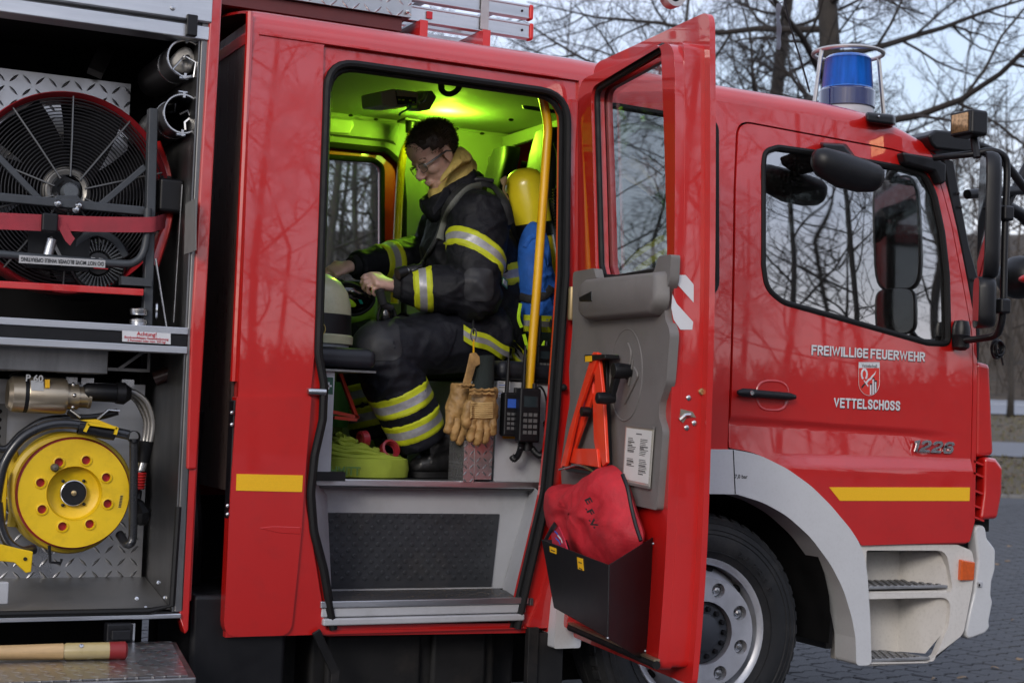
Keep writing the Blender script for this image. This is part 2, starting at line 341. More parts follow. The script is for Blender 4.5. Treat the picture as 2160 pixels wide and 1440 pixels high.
BLACK = mat('black_plastic', (.006, .006, .0075), .42, spec=.35, var=.2, vscale=14, bump=.0003, bscale=500)
BLACKMATTE = mat('black_matte', (.004, .004, .0045), .8, spec=.2, var=.3)
DARK = mat('dark_chassis', (.010, .010, .011), .6, spec=.3, var=.4, vscale=9, dirt=.5, dirtcol=(.05, .042, .035))
RUBBER = mat('black_rubber', (.006, .006, .0065), .62, spec=.3, var=.25, vscale=18, bump=.0005, bscale=200)
RUBBERMAT = mat('rubber_mat', (.034, .037, .043), .45, var=.25, vscale=8, dirt=.35, dirtcol=(.10, .09, .08))
TYRE = mat('tyre_rubber', (.014, .015, .017), .7, spec=.35, var=.25, vscale=11, bump=.0006, bscale=160, dirt=.5, dirtcol=(.07, .065, .06))
TRIM = mat('grey_trim', (.165, .152, .143), .55, dirt=.25, dscale=8, dirtcol=(.07,.065,.06), var=.06, bump=.0004, bscale=700)
GREYPAINT = mat('grey_panel', (.42, .43, .455), .5, var=.06, vscale=6, dirt=.3, dirtcol=(.13, .12, .11))
ALU = mat('aluminium', (.62, .63, .65), .36, 1.0, var=.12, vscale=8, stretch=(.3, 3, 3))
ALUDARK = mat('aluminium_dark', (.24, .235, .23), .42, 1.0, var=.3, vscale=6, stretch=(2, 2, .4), dirt=.3)
STEEL = mat('steel', (.55, .55, .55), .25, 1.0, var=.2, vscale=20)
CHROME = mat('chrome', (.75, .75, .77), .08, 1.0, var=.05)
SILVERRIM = mat('silver_rim_paint', (.56, .57, .60), .36, .45, var=.12, vscale=9, dirt=.4, dirtcol=(.1, .09, .085))
CHECKER = diamond('checker_plate', (.50, .50, .505), scale=24)
CHECKERFINE = diamond('checker_fine', (.50, .50, .51), metal=.8, rough=.26, scale=40, h=.0035)
CHECKERFLOOR = diamond('checker_floor', (.10, .10, .105), metal=.6, rough=.5, scale=36, axes=(0, 1))
CHECKERTOP = diamond('checker_plate_top', (.55, .55, .56), scale=27, axes=(0, 1))
YELLOW = mat('yellow_plastic', (.80, .52, .005), .42, var=.07, vscale=8, bump=.0003, bscale=300, dirt=.30, dscale=13, dirtcol=(.22,.12,.01))
YELLOWTAPE = mat('yellow_tape', (.85, .47, .010), .42, var=.05, vscale=240, bump=.0002, bscale=900)
YELLOWPOLE = mat('yellow_pole_paint', (.78, .42, .004), .32, coat=.4, var=.15, vscale=10, dirt=.35, dirtcol=(.12, .07, .01))
WHITE = mat('white_vinyl', (.62, .63, .65), .4, var=.05)
PAPER = mat('paper', (.66, .65, .62), .6, var=.04)
INK = mat('black_ink', (.015, .015, .016), .6, var=0, rvar=0)
INKRED = mat('red_ink', (.5, .02, .03), .5, var=0, rvar=0)
INKGREY = mat('grey_ink', (.10, .10, .10), .6, var=0, rvar=0)
LIME = mat('lime_print', (.45, .75, .02), .5, var=.05)
GREEN = mat('green_label', (.02, .25, .12), .5, var=.05)
BLUEINK = mat('blue_print', (.03, .10, .45), .5, var=.05)
GLASS = glassmat('window_glass', (.30, .32, .32), dirt=.02, f0=.40)
GLASSDOOR = glassmat('door_glass', (.85, .88, .87), dirt=.03, f0=.012)
GLASSFAR = glassmat('window_glass_far', (.85, .88, .9), dirt=.10, f0=.02)
CEIL = mat('cabin_lining', (.30, .31, .29), .8, var=.05, bump=.0006, bscale=260)
SEATBLACK = mat('seat_vinyl', (.012, .013, .018), .42, spec=.4, var=.15, vscale=20, bump=.0006, bscale=180)
ORANGE = mat('orange_reflector', (.85, .05, .015), .4, coat=.4, var=.05)
AMBER = mat('amber_lens', (.65, .10, .008), .12, var=.15, vscale=60, coat=1)
# ================================================================== SETTING: ground, verge, road, trees
_e = Vector((ray(2010, 905).x, ray(2010, 905).y, 0)).normalized(); _l = Vector((_e.y, -_e.x, 0)); C0 = Vector((CAM.x, CAM.y, 0))
def hgt(d):
    if d < 30: return 0.0
    if d < 71: return .06*(d-30)
    return 2.46+.30*(d-71) if d < 110 else 14.16+.12*(d-110)
def gp(d, l, dz=0.0): q = C0+_e*d+_l*l; return Vector((q.x, q.y, hgt(d)+dz))
def dl(p): q = Vector((p[0], p[1], 0))-C0; return q.dot(_e), q.dot(_l)
PAVE = mat('paving_stone', (.050,.052,.057), .72, var=.35, vscale=22, bump=.0035, bscale=190, dirt=.35, dirtcol=(.10,.095,.09), dscale=3)
def pavemat():
    m = mat('paving_far', (.046,.048,.053), .75, var=.3, vscale=18, bump=0, dirt=.3, dirtcol=(.09,.085,.08), dscale=2); nt = m.node_tree; N = nt.nodes; L = nt.links
    b = N['Principled BSDF']; tc = N.new('ShaderNodeTexCoord'); mp = N.new('ShaderNodeMapping'); mp.inputs['Rotation'].default_value = (0, 0, .3)
    br = N.new('ShaderNodeTexBrick'); br.inputs['Scale'].default_value = 1.0; br.inputs['Brick Width'].default_value = .225; br.inputs['Row Height'].default_value = .1125; br.inputs['Mortar Size'].default_value = .008
    wv = N.new('ShaderNodeTexNoise'); wv.inputs['Scale'].default_value = 6
    L.new(tc.outputs['Object'], mp.inputs['Vector']); L.new(mp.outputs['Vector'], br.inputs['Vector'])
    bp = N.new('ShaderNodeBump'); bp.invert = True; bp.inputs['Distance'].default_value = .008; L.new(br.outputs['Fac'], bp.inputs['Height']); L.new(bp.outputs['Normal'], b.inputs['Normal']); return m
PAVEFAR = pavemat()
JOINT = mat('joint_sand', (.02,.019,.018), .9, var=.4, vscale=40)
mb = MB(); mb.add([gp(-250,-260),gp(30.02,-260),gp(30.02,260),gp(-250,260)], [(0,1,2,3)]); ground = mb.build('paving', PAVEFAR, fix=False, kind='structure')
GRASSG = mat('verge_soil', (.085,.068,.042), .95, var=.5, vscale=3, bump=.03, bscale=9)
mb = MB(); mb.add([gp(30,-260),gp(71,-260),gp(71,260),gp(30,260)], [(0,1,2,3)]); mb.build('verge', GRASSG, fix=False, kind='structure')
FLOOR = mat('forest_floor', (.060,.046,.032), .95, var=.5, vscale=.7, bump=.1, bscale=2.5)
mb = MB(); mb.add([gp(71,-300),gp(110,-300),gp(400,-500),gp(71,300),gp(110,300),gp(400,500)], [(0,3,4,1),(1,4,5,2)]); mb.build('hillside', FLOOR, fix=False, kind='structure')
ASPH = mat('asphalt', (.16,.165,.18), .8, var=.12, vscale=2, bump=.003, bscale=80)
mb = MB(); mb.add([gp(39.5,-260,.03),gp(44.5,-260,.03),gp(44.5,260,.03),gp(39.5,260,.03)], [(0,1,2,3)]); mb.build('path', ASPH, fix=False, kind='structure')
mb = MB(); mb.add([gp(59,-260,.05),gp(71,-260,.05),gp(71,260,.05),gp(59,260,.05)], [(0,1,2,3)]); road = mb.build('road', mat('road_asphalt', (.24,.25,.27), .75, var=.1, vscale=1), fix=False, kind='structure')
mb = MB(); mb.add([gp(66.5,-260,.06),gp(66.9,-260,.06),gp(66.9,260,.06),gp(66.5,260,.06)], [(0,1,2,3)]); mb.build('road_marking', mat('road_paint', (.6,.6,.6), .7), road, fix=False)
# kerb between paving and verge
mb = MB()
for i in range(60):
    l0 = -30+i; a, b, c, d = gp(29.9,l0+.01), gp(30.05,l0+.01), gp(30.05,l0+.99), gp(29.9,l0+.99)
    mb.prism([a, b, c, d], (0,0,.06))
mb.build('kerb', mat('kerb_stone', (.17,.165,.16), .85, var=.25, vscale=6), ground, kind='stuff')
# interlocking pavers: real stones near the camera
rnd = random.Random(5)
def paver_mesh():
    L_, W_ = .112, .056; z = .012; pts = []
    for k in range(5):
        t = -1+2*k/4; pts.append((t*L_, -W_+(.014 if k % 2 else -.006)))
    for k in range(5):
        t = 1-2*k/4; pts.append((t*L_, W_+(.014 if k % 2 else -.006)))
    def ins(d): return [tuple(Vector(p)*(1-d/Vector(p).length)) for p in pts]
    o, i1 = ins(.0035), ins(.012); n = len(pts)
    v = [(x, y, -.02) for x, y in o]+[(x, y, z-.006) for x, y in o]+[(x, y, z) for x, y in i1]
    f = [(k, (k+1) % n, n+(k+1) % n, n+k) for k in range(n)]+[(n+k, n+(k+1) % n, 2*n+(k+1) % n, 2*n+k) for k in range(n)]+[list(range(2*n, 3*n))]
    me = bpy.data.meshes.new('paver'); me.from_pydata(v, [], f); me.materials.append(PAVE); me.update(); return me, v, f
pme, pv, pf = paver_mesh()
rot = Matrix.Rotation(.30, 3, 'Z'); cand = []
for j in range(-20, 190):
    for i in range(-60, 90):
        q = rot @ Vector((i*.224+(.112 if j % 2 else 0), j*.1125, 0)); q += Vector((4.0, 0, 0))
        d = q-CAM; zc_ = d.dot(_F)
        if zc_ < 2: continue
        u = 1080+FPX*d.dot(_R)/zc_; v = 720-FPX*d.dot(_U)/zc_
        if v < 1035 or v > 1475 or u < -40 or u > 2200 or zc_ > 26: continue
        vis = (u > 1650) or (u < 520 and v > 1280) or (v > 1330)
        if not vis: continue
        cand.append((zc_-(4 if u > 1650 else 0), q))
cand.sort(key=lambda t: t[0])
rest = MB()
for n_, (dd, q) in enumerate(cand):
    M = Matrix.Translation(q+Vector((0,0,rnd.uniform(-.003,.003)))) @ Matrix.Rotation(.30+rnd.uniform(-.02,.02), 4, 'Z') @ Matrix.Rotation(rnd.uniform(-.012,.012), 4, 'X') @ Matrix.Rotation(rnd.uniform(-.012,.012), 4, 'Y')
    if n_ < 300:
        o = bpy.data.objects.new('paver', pme); COL.objects.link(o); o.matrix_basis = M; o.parent = ground
    else: rest.add([M @ Vector(v) for v in pv], pf)
rest.build('paver_field', PAVE, ground, fix=False, kind='stuff')
mb = MB(); mb.add([(1,-1,.001),(9,-1,.001),(14,16,.001),(1,9,.001)], [(0,1,2,3)]); mb.build('joint_bed', JOINT, ground, fix=False)
# fallen leaves
LEAF = mat('dry_leaf', (.24,.16,.09), .8, var=.4, vscale=30)
for i, (u, v) in enumerate(((2138,1308),(2122,1183),(2106,1190),(2132,1152),(2036,1430),(2095,1408),(1970,1432),(2150,1390),(330,1336),(375,1345))):
    p = PZ(u, v, .016); a = rnd.random()*6; w = rnd.uniform(.02,.035)
    pts = [Vector((math.cos(t)*w*(1+.5*math.cos(t)), math.sin(t)*w*.6*(1+.3*math.sin(3*t)), .006*math.sin(2*t+i)+.004)) for t in [2*math.pi*k/12 for k in range(12)]]
    Mr = Matrix.Rotation(a, 3, 'Z'); mb = MB(); mb.add([p+Vector((0,0,.008))]+[p+Mr @ q for q in pts], [(0, k+1, (k+1) % 12+1) for k in range(12)])
    mb.build('dry_leaf', LEAF, fix=False, label='small dry brown leaf lying on the dark paving', cat='leaf', group='fallen leaves on the paving')
# grass and leaf litter on the verge
GRASS = mat('dry_grass', (.13,.115,.045), .9, var=.6, vscale=1.5)
LITTER = mat('leaf_litter', (.15,.095,.055), .9, var=.6, vscale=4)
g = MB()
for i in range(15000):
    seg = rnd.random(); d = rnd.uniform(30.1, 39.4) if seg < .6 else rnd.uniform(44.6, 58.8); l = rnd.uniform(-3, 16) if seg < .6 else rnd.uniform(-5, 22)
    q = gp(d, l); h = rnd.uniform(.04,.14); w = rnd.uniform(.008,.02)*(1 if seg < .6 else 1.6); a = rnd.random()*6.3; t = Vector((math.cos(a), math.sin(a), 0))
    if rnd.random() < .35: g.add([q-t*.05+Vector((0,0,.03)), q+t.cross(Vector((0,0,1)))*.04+Vector((0,0,.05)), q+t*.05+Vector((0,0,.06)), q-t.cross(Vector((0,0,1)))*.04+Vector((0,0,.03))], [(0,1,2,3)], 1)
    else: g.add([q-t*w, q+t*w, q+t*h*.5*rnd.uniform(-1,1)+Vector((0,0,h))], [(0,1,2)], 0)
g.build('grass', [GRASS, LITTER], fix=False, kind='stuff', label='dry grass and leaf litter on the road verge', cat='grass')
# ---- bare trees
BARK = mat('bark', (.040,.034,.029), .9, var=.4, vscale=6, bump=.01, bscale=30)
TWIG = mat('twigs', (.030,.024,.021), .9, var=.3, vscale=3)
def bare_tree(seed, H, r0, limbs, first, spread, rise, nsub=(8,7,4), lean=(0,0), droop=.0, thick=1.0):
    rg = random.Random(seed); tk = MB(); cr = MB()
    def path(p, d, L, n, wob, up):
        out = [p.copy()]; d = d.normalized()
        for _ in range(n):
            d = (d+Vector((rg.uniform(-1,1), rg.uniform(-1,1), rg.uniform(-1,1)))*wob+Vector((0,0,up))).normalized(); p = p+d*L/n; out.append(p.copy())
        return out
    tp_ = path(Vector((0,0,0)), Vector((lean[0], lean[1], 1)), H, 12, .05, .06)
    tk.tube(tp_, [max(.02, r0*(1.25 if i == 0 else 1)*(1-.88*(i/12)**1.1)) for i in range(13)], 10)
    def at(pp, t): x = t*(len(pp)-1); i = min(int(x), len(pp)-2); return pp[i].lerp(pp[i+1], x-i), (pp[i+1]-pp[i]).normalized()
    def sub(pp, r, lvl, L):
        n = nsub[lvl]
        for k in range(n):
            t = .18+.82*(k+rg.random())/n; p, d = at(pp, min(t, .99)); a = rg.random()*6.28
            o = d.orthogonal().normalized(); o = (o*math.cos(a)+d.cross(o)*math.sin(a)); dd = d*.75+o*rg.uniform(.55,1.0)+Vector((0,0,.12-droop*.3))
            l2 = L*rg.uniform(.32,.62)*(1-.45*t); r2 = max((.0105,.006,.004)[lvl]*thick, r*(1-.6*t)*.5)
            n2 = (6,4,3)[lvl]; pp2 = path(p, dd, l2, n2, (.20,.22,.25)[lvl], (.04,.02,.0)[lvl]-droop*.06)
            cr.tube(pp2, [max(.0025*thick, r2*(1-.75*i/n2)) for i in range(n2+1)], (5,3,3)[lvl], caps=False)
            if lvl < 2: sub(pp2, r2, lvl+1, l2)
    for k in range(limbs):
        t = first+(1-first)*((k+.5*rg.random())/limbs); p, d = at(tp_, min(t, .985)); a = k*2.4+rg.uniform(-.5,.5)
        o = Vector((math.cos(a), math.sin(a), 0)); L = H*spread*(1-.62*(t-first)/(1-first))*rg.uniform(.75,1.15)
        pp = path(p, o*1.0+Vector((0,0,rise*rg.uniform(.6,1.3))), L, 9, .14, .03-droop*.04); r = max(.022*thick, r0*(1-.8*t)*.36)
        cr.tube(pp, [max(.008, r*(1-.85*i/9)) for i in range(10)], 6, caps=False); sub(pp, r, 0, L)
    return tk, cr
def place_tree(tc_, loc, rz, s, label, group=None, name='bare_tree'):
    o = thing(name, loc, label, 'tree', group); o.rotation_euler.z = rz; o.scale = (s, s, s)
    for nm, me in zip(('trunk','crown'), tc_):
        c = bpy.data.objects.new(nm, me); COL.objects.link(c); c.parent = o
    return o
def tree_meshes(*a, **k):
    tk, cr = bare_tree(*a, **k); out = []
    for nm, m, mt in (('trunk', tk, BARK), ('crown', cr, TWIG)):
        me = bpy.data.meshes.new(nm); me.from_pydata(m.v, [], m.f); me.materials.append(mt); me.polygons.foreach_set('use_smooth', [True]*len(me.polygons)); me.update(); out.append(me)
    return out
def ground_at(px, dist):
    d = ray(px, 905); d.z = 0; d.normalize(); q = C0+d*dist; dd, ll = dl(q); return Vector((q.x, q.y, hgt(dd)))
OAK = tree_meshes(11, 15, .27, 26, .33, .42, .22, (11,9,6), droop=.32)
SLIM = tree_meshes(23, 13, .085, 20, .16, .30, .85, (8,6,4))
SLIM2 = tree_meshes(37, 12, .07, 16, .12, .30, 1.1, (6,5,3), lean=(.08,.05))
MID = tree_meshes(51, 14, .13, 22, .22, .36, .5, (8,6,4))
place_tree(OAK, ground_at(1742, 25), .4, 1.0, 'large bare oak with drooping limbs rising behind the blue beacon')
place_tree(OAK, ground_at(1592, 33), 2.3, .95, 'bare tree with thin straight trunk left of the oak')
place_tree(MID, ground_at(1395, 42), .7, 1.05, 'bare tree showing above the open crew door')
place_tree(SLIM, ground_at(1165, 60), .2, 1.25, 'distant bare tree top showing right of the roof ladder')
place_tree(SLIM, ground_at(1990, 46), 1.2, .95, 'distant bare tree behind the work lamp')
place_tree(MID, ground_at(2130, 58), 3.2, .85, 'distant bare tree at the right edge above the road')
for i, (px_, ds_, tm_, rz_, s_) in enumerate(((668,40,MID,.3,1.1),(705,52,SLIM,1.9,1.2),(742,44,MID,2.7,1.0),(778,50,OAK,.9,.85),(812,40,SLIM2,4.1,1.2))):
    place_tree(tm_, ground_at(px_, ds_), rz_, s_, 'bare tree seen through the far cabin window, %s from the left' % ('first','second','third','fourth','fifth')[i], 'trees beyond the far cabin window')
# trees across the yard, behind the camera: they show as reflections in the glass and paint
refl = [(8.2,13,SLIM,.2,1.0),(12,16,SLIM2,1.1,1.15),(15.5,14.5,SLIM,2.6,1.1),(19,20,MID,.5,1.0),(24,24,SLIM2,4.0,1.2),(29,17,MID,2.2,.85),(33,21,SLIM,5.1,1.15),(36,15,SLIM2,.3,1.15),(39.5,19,MID,3.6,.95),(43,16,SLIM,1.9,1.1),(47,22,MID,.9,1.1),(53,18,SLIM2,2.9,1.2)]
for i, (an, ds, tm, rz, s) in enumerate(refl):
    b = Vector((1.5+2.6*(an-8)/45, 0, 0)); q = b+Vector((math.sin(R_(an)), -math.cos(R_(an)), 0))*ds*1.45
    place_tree(tm, q, rz, s, 'bare tree across the yard, %s from the left among those mirrored in the truck' % ('first','second','third','fourth','fifth','sixth','seventh','eighth','ninth','tenth','eleventh','twelfth')[i], 'trees reflected in the truck')
# bank with a dark wood edge across the yard, behind the camera
bk = MB(); rgb = random.Random(77)
def bank_pt(an, r, z): return Vector((2.5+math.sin(R_(an))*r, -1.0-math.cos(R_(an))*r, z))
bk.grid(lambda u, v: bank_pt(-75+160*u, (31,33,36,46)[int(round(v*3))], (0,1.6,2.5,3.0)[int(round(v*3))]+(.5*noise.noise(Vector((u*40,v*3,1))) if v > .1 else 0)), 120, 3)
bk.build('bank', FLOOR, fix=False, kind='structure')
br_ = MB()
for i in range(9000):
    an = rgb.uniform(-70,80); r = rgb.uniform(33,42); q = bank_pt(an, r, 1.5+.12*(r-33)); h = rgb.uniform(.6,2.0); a = rgb.random()*6.3
    br_.tube([q, q+Vector((math.cos(a)*.25*h, math.sin(a)*.25*h, h))], [.035,.012], 3, caps=False)
for i in range(90):
    an = rgb.uniform(-70,80); r = rgb.uniform(34,46); q = bank_pt(an, r, 2.0); h = rgb.uniform(6,12); br_.tube([q, q+Vector((rgb.uniform(-.5,.5), 0, h*.6)), q+Vector((rgb.uniform(-1,1), 0, h))], [.09,.06,.02], 4, caps=False)
    for k in range(16):
        p = q+Vector((0,0,h*rgb.uniform(.3,.95))); a = rgb.random()*6.3; L_ = rgb.uniform(.8,2.2); br_.tube([p, p+Vector((math.cos(a)*L_, math.sin(a)*L_, L_*.7))], [.03,.008], 3, caps=False)
br_.build('wood_edge', mat('edge_brush', (.035,.028,.022), .95, var=.3, vscale=1), fix=False, kind='stuff', label='dark leafless brush along the bank across the yard', cat='undergrowth')
# wood on the far slope: reads as one mass
w = MB(); rg = random.Random(9)
for i in range(330):
    d = rg.uniform(74, 125); l = rg.uniform(-120, 60); q = gp(d, l); h = rg.uniform(6, 11); r = rg.uniform(.05,.12)
    w.tube([q, q+Vector((rg.uniform(-.3,.3), rg.uniform(-.3,.3), h*.5)), q+Vector((rg.uniform(-.8,.8), rg.uniform(-.8,.8), h))], [r, r*.7, .03], 5, caps=False)
    for k in range(20):
        t = rg.uniform(.25,.95); p = q+Vector((0,0,h*t)); a = rg.random()*6.3; L = (1-t)*h*.35+1.0; e = p+Vector((math.cos(a)*L, math.sin(a)*L, L*rg.uniform(.3,.9)))
        w.tube([p, p.lerp(e,.5)+Vector((0,0,-.1)), e], [.05,.035,.015], 3, caps=False)
        for _ in range(3):
            s_ = p.lerp(e, rg.uniform(.3,1)); w.tube([s_, s_+Vector((rg.uniform(-1,1), rg.uniform(-1,1), rg.uniform(0,1)))*.8], [.02,.008], 3, caps=False)
w.build('far_wood', mat('wood_mass', (.060,.050,.043), .95, var=.3, vscale=1), fix=False, kind='stuff', label='leafless wood on the slope beyond the road', cat='wood')
u = MB()
for i in range(5200):
    d = rg.uniform(71.5, 92); l = rg.uniform(-40, 40); q = gp(d, l); a = rg.random()*6.3; h = rg.uniform(.6,3.4)
    u.tube([q, q+Vector((math.cos(a)*.4*h, math.sin(a)*.4*h, h))], [.03,.01], 3, caps=False)
u.build('undergrowth', mat('brush', (.052,.040,.029), .95, var=.4, vscale=1), fix=False, kind='stuff', label='brown brushwood on the slope beside the road', cat='undergrowth')
# ================================================================== FIRE ENGINE: cab outside
TRUCK = thing('fire_engine', (3.0, 1.1, 0), 'red fire engine with its crew door open and gear locker open', 'fire engine')
T = TRUCK
DOOR_OUT = fillet(SS([(1537,945),(1590,955),(1650,985),(1700,1020),(1740,1060),(1780,1108),(1811,1150),(2041,1143),(2051,765),(2048,700),(2030,600),(2005,470),(1985,395),(1966,352),(1940,333),(1880,316),(1700,283),(1556,256),(1550,400),(1545,700)]),
    [.01,.3,.3,.3,.3,.3,.01,.02,.1,.3,.5,.5,.3,.1,.1,.5,.5,.06,.5,.5], 5)
def grow(poly, d):
    n = len(poly); out = []; area = sum(poly[i][0]*poly[(i+1) % n][1]-poly[(i+1) % n][0]*poly[i][1] for i in range(n)); sg = 1 if area > 0 else -1
    for i in range(n):
        a = Vector(poly[i-1]); b = Vector(poly[i]); c = Vector(poly[(i+1) % n])
        e1 = (b-a); e2 = (c-b)
        if e1.length < 1e-7: e1 = e2
        if e2.length < 1e-7: e2 = e1
        n1 = Vector((e1.y, -e1.x)).normalized(); n2 = Vector((e2.y, -e2.x)).normalized(); m = (n1+n2)
        if m.length < 1e-4: m = n1.copy()
        m.normalize(); k = 1/max(.4, m.dot(n1)); out.append(tuple(b+m*d*k*sg))
    return out
WIN_F = fillet(SS([(1607,352),(1610,318),(1640,309),(1720,320),(1900,352),(1952,366),(1972,410),(1989,490),(1999,580),(2002,728),(1955,726),(1780,676),(1650,640),(1614,610),(1607,560)]),
    [.02,.06,.05,.5,.5,.1,.2,.4,.4,.035,.1,.5,.15,.12,.1], 5)
WIN_M = fillet(SS([(1258,220),(1300,222),(1512,257),(1513,620),(1280,604),(1258,602)]), [.03,.02,.04,.05,.05,.03], 5)
OPEN_OUT = fillet(SS([(683,90),(1222,164),(1218,600),(1196,1000),(1168,1150),(1140,1260),(1116,1323),(688,1329),(668,1200),(644,1060),(648,900),(668,700),(676,400)]),
    [.02,.02,.5,.5,.3,.3,.01,.01,.2,.2,.2,.3,.5], 4)
SEAL = fillet(SS([(691,128),(1197,199),(1193,580),(1172,880),(1156,1040),(1112,1227),(1090,1322),(702,1324),(681,1200),(660,1120),(654,1040),(662,960),(679,885),(682,812),(670,745),(676,560)]),
    [.10,.11,.4,.4,.3,.3,.005,.005,.2,.2,.2,.12,.08,.08,.12,.5], 6)
WCX, WCZ, WR = 3.222, .447, .438
sideout = [(1.405,.485),(2.56,.485),(2.575,.52)]+[(WCX+.66*math.cos(a), .47+.62*math.sin(a)) for a in [math.pi*(1-i/14) for i in range(0, 13)]]+[(3.9,.80),(4.462,.80)]
sideout += SS([(2056,1100),(2061,765),(2058,690),(2040,590),(2018,480),(1998,395),(1978,343),(1955,313),(1870,277),(1750,251),(1530,216)])+[(2.62,2.432),(1.405,2.432)]
plate('cab_side', sideout, [OPEN_OUT, WIN_M, grow(DOOR_OUT, .006)], 0, .05, RED, T, bevel=.009, zcuts=frange(.6, 2.4, .09), xcuts=frange(1.5, 4.4, .25), yfun=ys, seg=3)
plate('door_frame', grow(OPEN_OUT, .02), [grow(SEAL, -.012)], .014, .04, RED, T, bevel=.006, zcuts=frange(.6, 2.4, .12), yfun=ys)
plate('inner_frame', grow(DOOR_OUT, .03), [grow(WIN_F, .02)], .035, .02, BLACKMATTE, T, yfun=ys, zcuts=frange(.8, 2.4, .2))
SEALO = fillet(SS([(702,1326),(681,1200),(660,1120),(654,1040),(662,960),(679,885),(682,812),(670,745),(676,560),(691,128),(1197,199),(1193,580),(1172,880),(1156,1040),(1112,1227),(1090,1324)]),
    [.01,.2,.2,.2,.12,.08,.08,.12,.5,.10,.11,.4,.4,.3,.3,.01], 6, closed=False)
mb = MB(); mb.tube([(x, yside(z)-.004, z) for x, z in SEALO], .0135, 8); mb.build('door_seal', RUBBER, T)
mb = MB(); mb.tube([(x+(.012 if x < 2.1 else -.012), yside(z)+.018, z-(.012 if z > 2.3 else 0)) for x, z in SEALO], .012, 6); mb.build('inner_seal', RUBBER, T)
# rear quarter panels: upper panel is cab_side, lower flap is proud with a crease
qp = fillet(SS([(497,836),(655,836),(641,1003),(634,1113),(611,1338),(469,1342),(481,1090)]), [.006,.006,.2,.2,.04,.05,.3], 5)
def qy(x, z):
    b = yside(z); d = abs(x-1.53)
    return b-.012
quarter = plate('quarter_panel', qp, [], 0, .05, RED, T, bevel=.012, zcuts=frange(.55, 1.25, .08), xcuts=[1.45,1.5,1.55,1.6], yfun=qy, seg=3)
tp = SS([(499,999),(639,1002),(637,1037),(498,1034)], -.014)
plate('reflective_stripe', tp, [], -.0145, .002, YELLOWTAPE, quarter, yfun=ys)
mb = MB()  # small moulded crease on the flap
cz = SS([(545,1113),(575,1109),(634,1111),(633,1126),(590,1124)], -.012)
mb.prism([(x, yside(z)-.0135, z) for x, z in cz], (0, .004, 0)); mb.build('crease', RED, quarter, bevel=.003)
mb = MB(); a = S(497, 838); b = S(655, 838)
mb.box(1.39, 1.402, -.004, .05, .86, 1.24); mb.build('hinge_strip', BLACK, quarter, bevel=.004)
for py in (870, 895, 1066, 1084):
    p = PY(480 if py > 1000 else 489, py, -.01); mb = MB(); mb.ball(p, .007, .006, .007, 10, 6); mb.build('hinge_bolt', STEEL, quarter)
p = PY(668, 826, -.01); mb = MB(); mb.lathe([(.002,-.03),(.010,-.03),(.012,-.02),(.012,.03)], p, (1,0,0), 12); mb.build('striker_pin', STEEL, T)
# roof
def roofz(x):
    tab = [(1.40,2.432),(2.62,2.432),(3.2,S(1530,216)[1]),(3.7,S(1750,251)[1]),(3.98,S(1870,277)[1]),(4.2,S(1955,313)[1]),(4.32,2.30)]
    for (a, b), (c, d) in zip(tab, tab[1:]):
        if x <= c: return b+(d-b)*(x-a)/(c-a)
    return tab[-1][1]
prof = [(0,0),(.001,.02),(.006,.04),(.018,.06),(.04,.08),(.075,.094),(.13,.108),(.25,.132),(.5,.175),(.8,.21),(1.1,.22)]
prof = prof+[(1.7,.215),(2.0,.195),(2.12,.12),(2.18,.05),(2.2,0)]
xs = [1.406,1.412,1.43,1.46,1.6,2.0,2.4,2.6,2.605,2.9,3.2,3.45,3.7,3.85,3.98,4.1,4.2,4.27]
rings = []
for i, x in enumerate(xs):
    k = 1.0 if x < 2.61 else 1-.15*min(1, (x-2.61)/.6)
    if x > 3.9: k *= 1-.75*((x-3.9)/.42)**1.6
    e = {0: .86, 1: .94, 2: .985}.get(i, 1)
    z0 = roofz(x); y0 = yside(z0)
    rings.append([(x, y0+a*(1 if a < 1.1 else (2.2-2*y0)/2.2), z0+b*k*e) for a, b in prof])
mb = MB(); mb.loft(rings, closed=False); mb.build('roof', RED, T, angle=60)
mb = MB()  # gutter groove above the crew door, a fine raised drip rail
mb.tube([(x, yside(2.43)-.002, 2.4335) for x in frange(1.43, 2.6, .1)], .005, 6); mb.build('drip_rail', RED, T)
mb = MB(); mb.box(1.396, 1.404, .05, 2.15, .95, 2.47); mb.build('rear_wall', mat('rear_wall_panel', (.075,.055,.05), .3, .3, var=.35, vscale=14, stretch=(1,6,.6), bump=.0006, bscale=8), T)
mb = MB(); mb.tube([(1.398, .045, 2.5),(1.397, .035, 2.42),(1.397,.03,1.3)], .012, 8); mb.build('rear_corner_trim', RED, T)
mb = MB(); mb.box(1.393,1.3955,.06,2.1,2.40,2.44); mb.build('rear_fold', RED, T, bevel=.004)
# mid window
mw = plate('side_window', grow(WIN_M, -.001), [], .012, .004, GLASS, T, yfun=ys, zcuts=frange(1.7,2.4,.12))
mb = MB(); mb.tube([(x, yside(z)+.004, z) for x, z in WIN_M], .011, 6, closed=True); mb.build('window_gasket', RUBBER, mw)
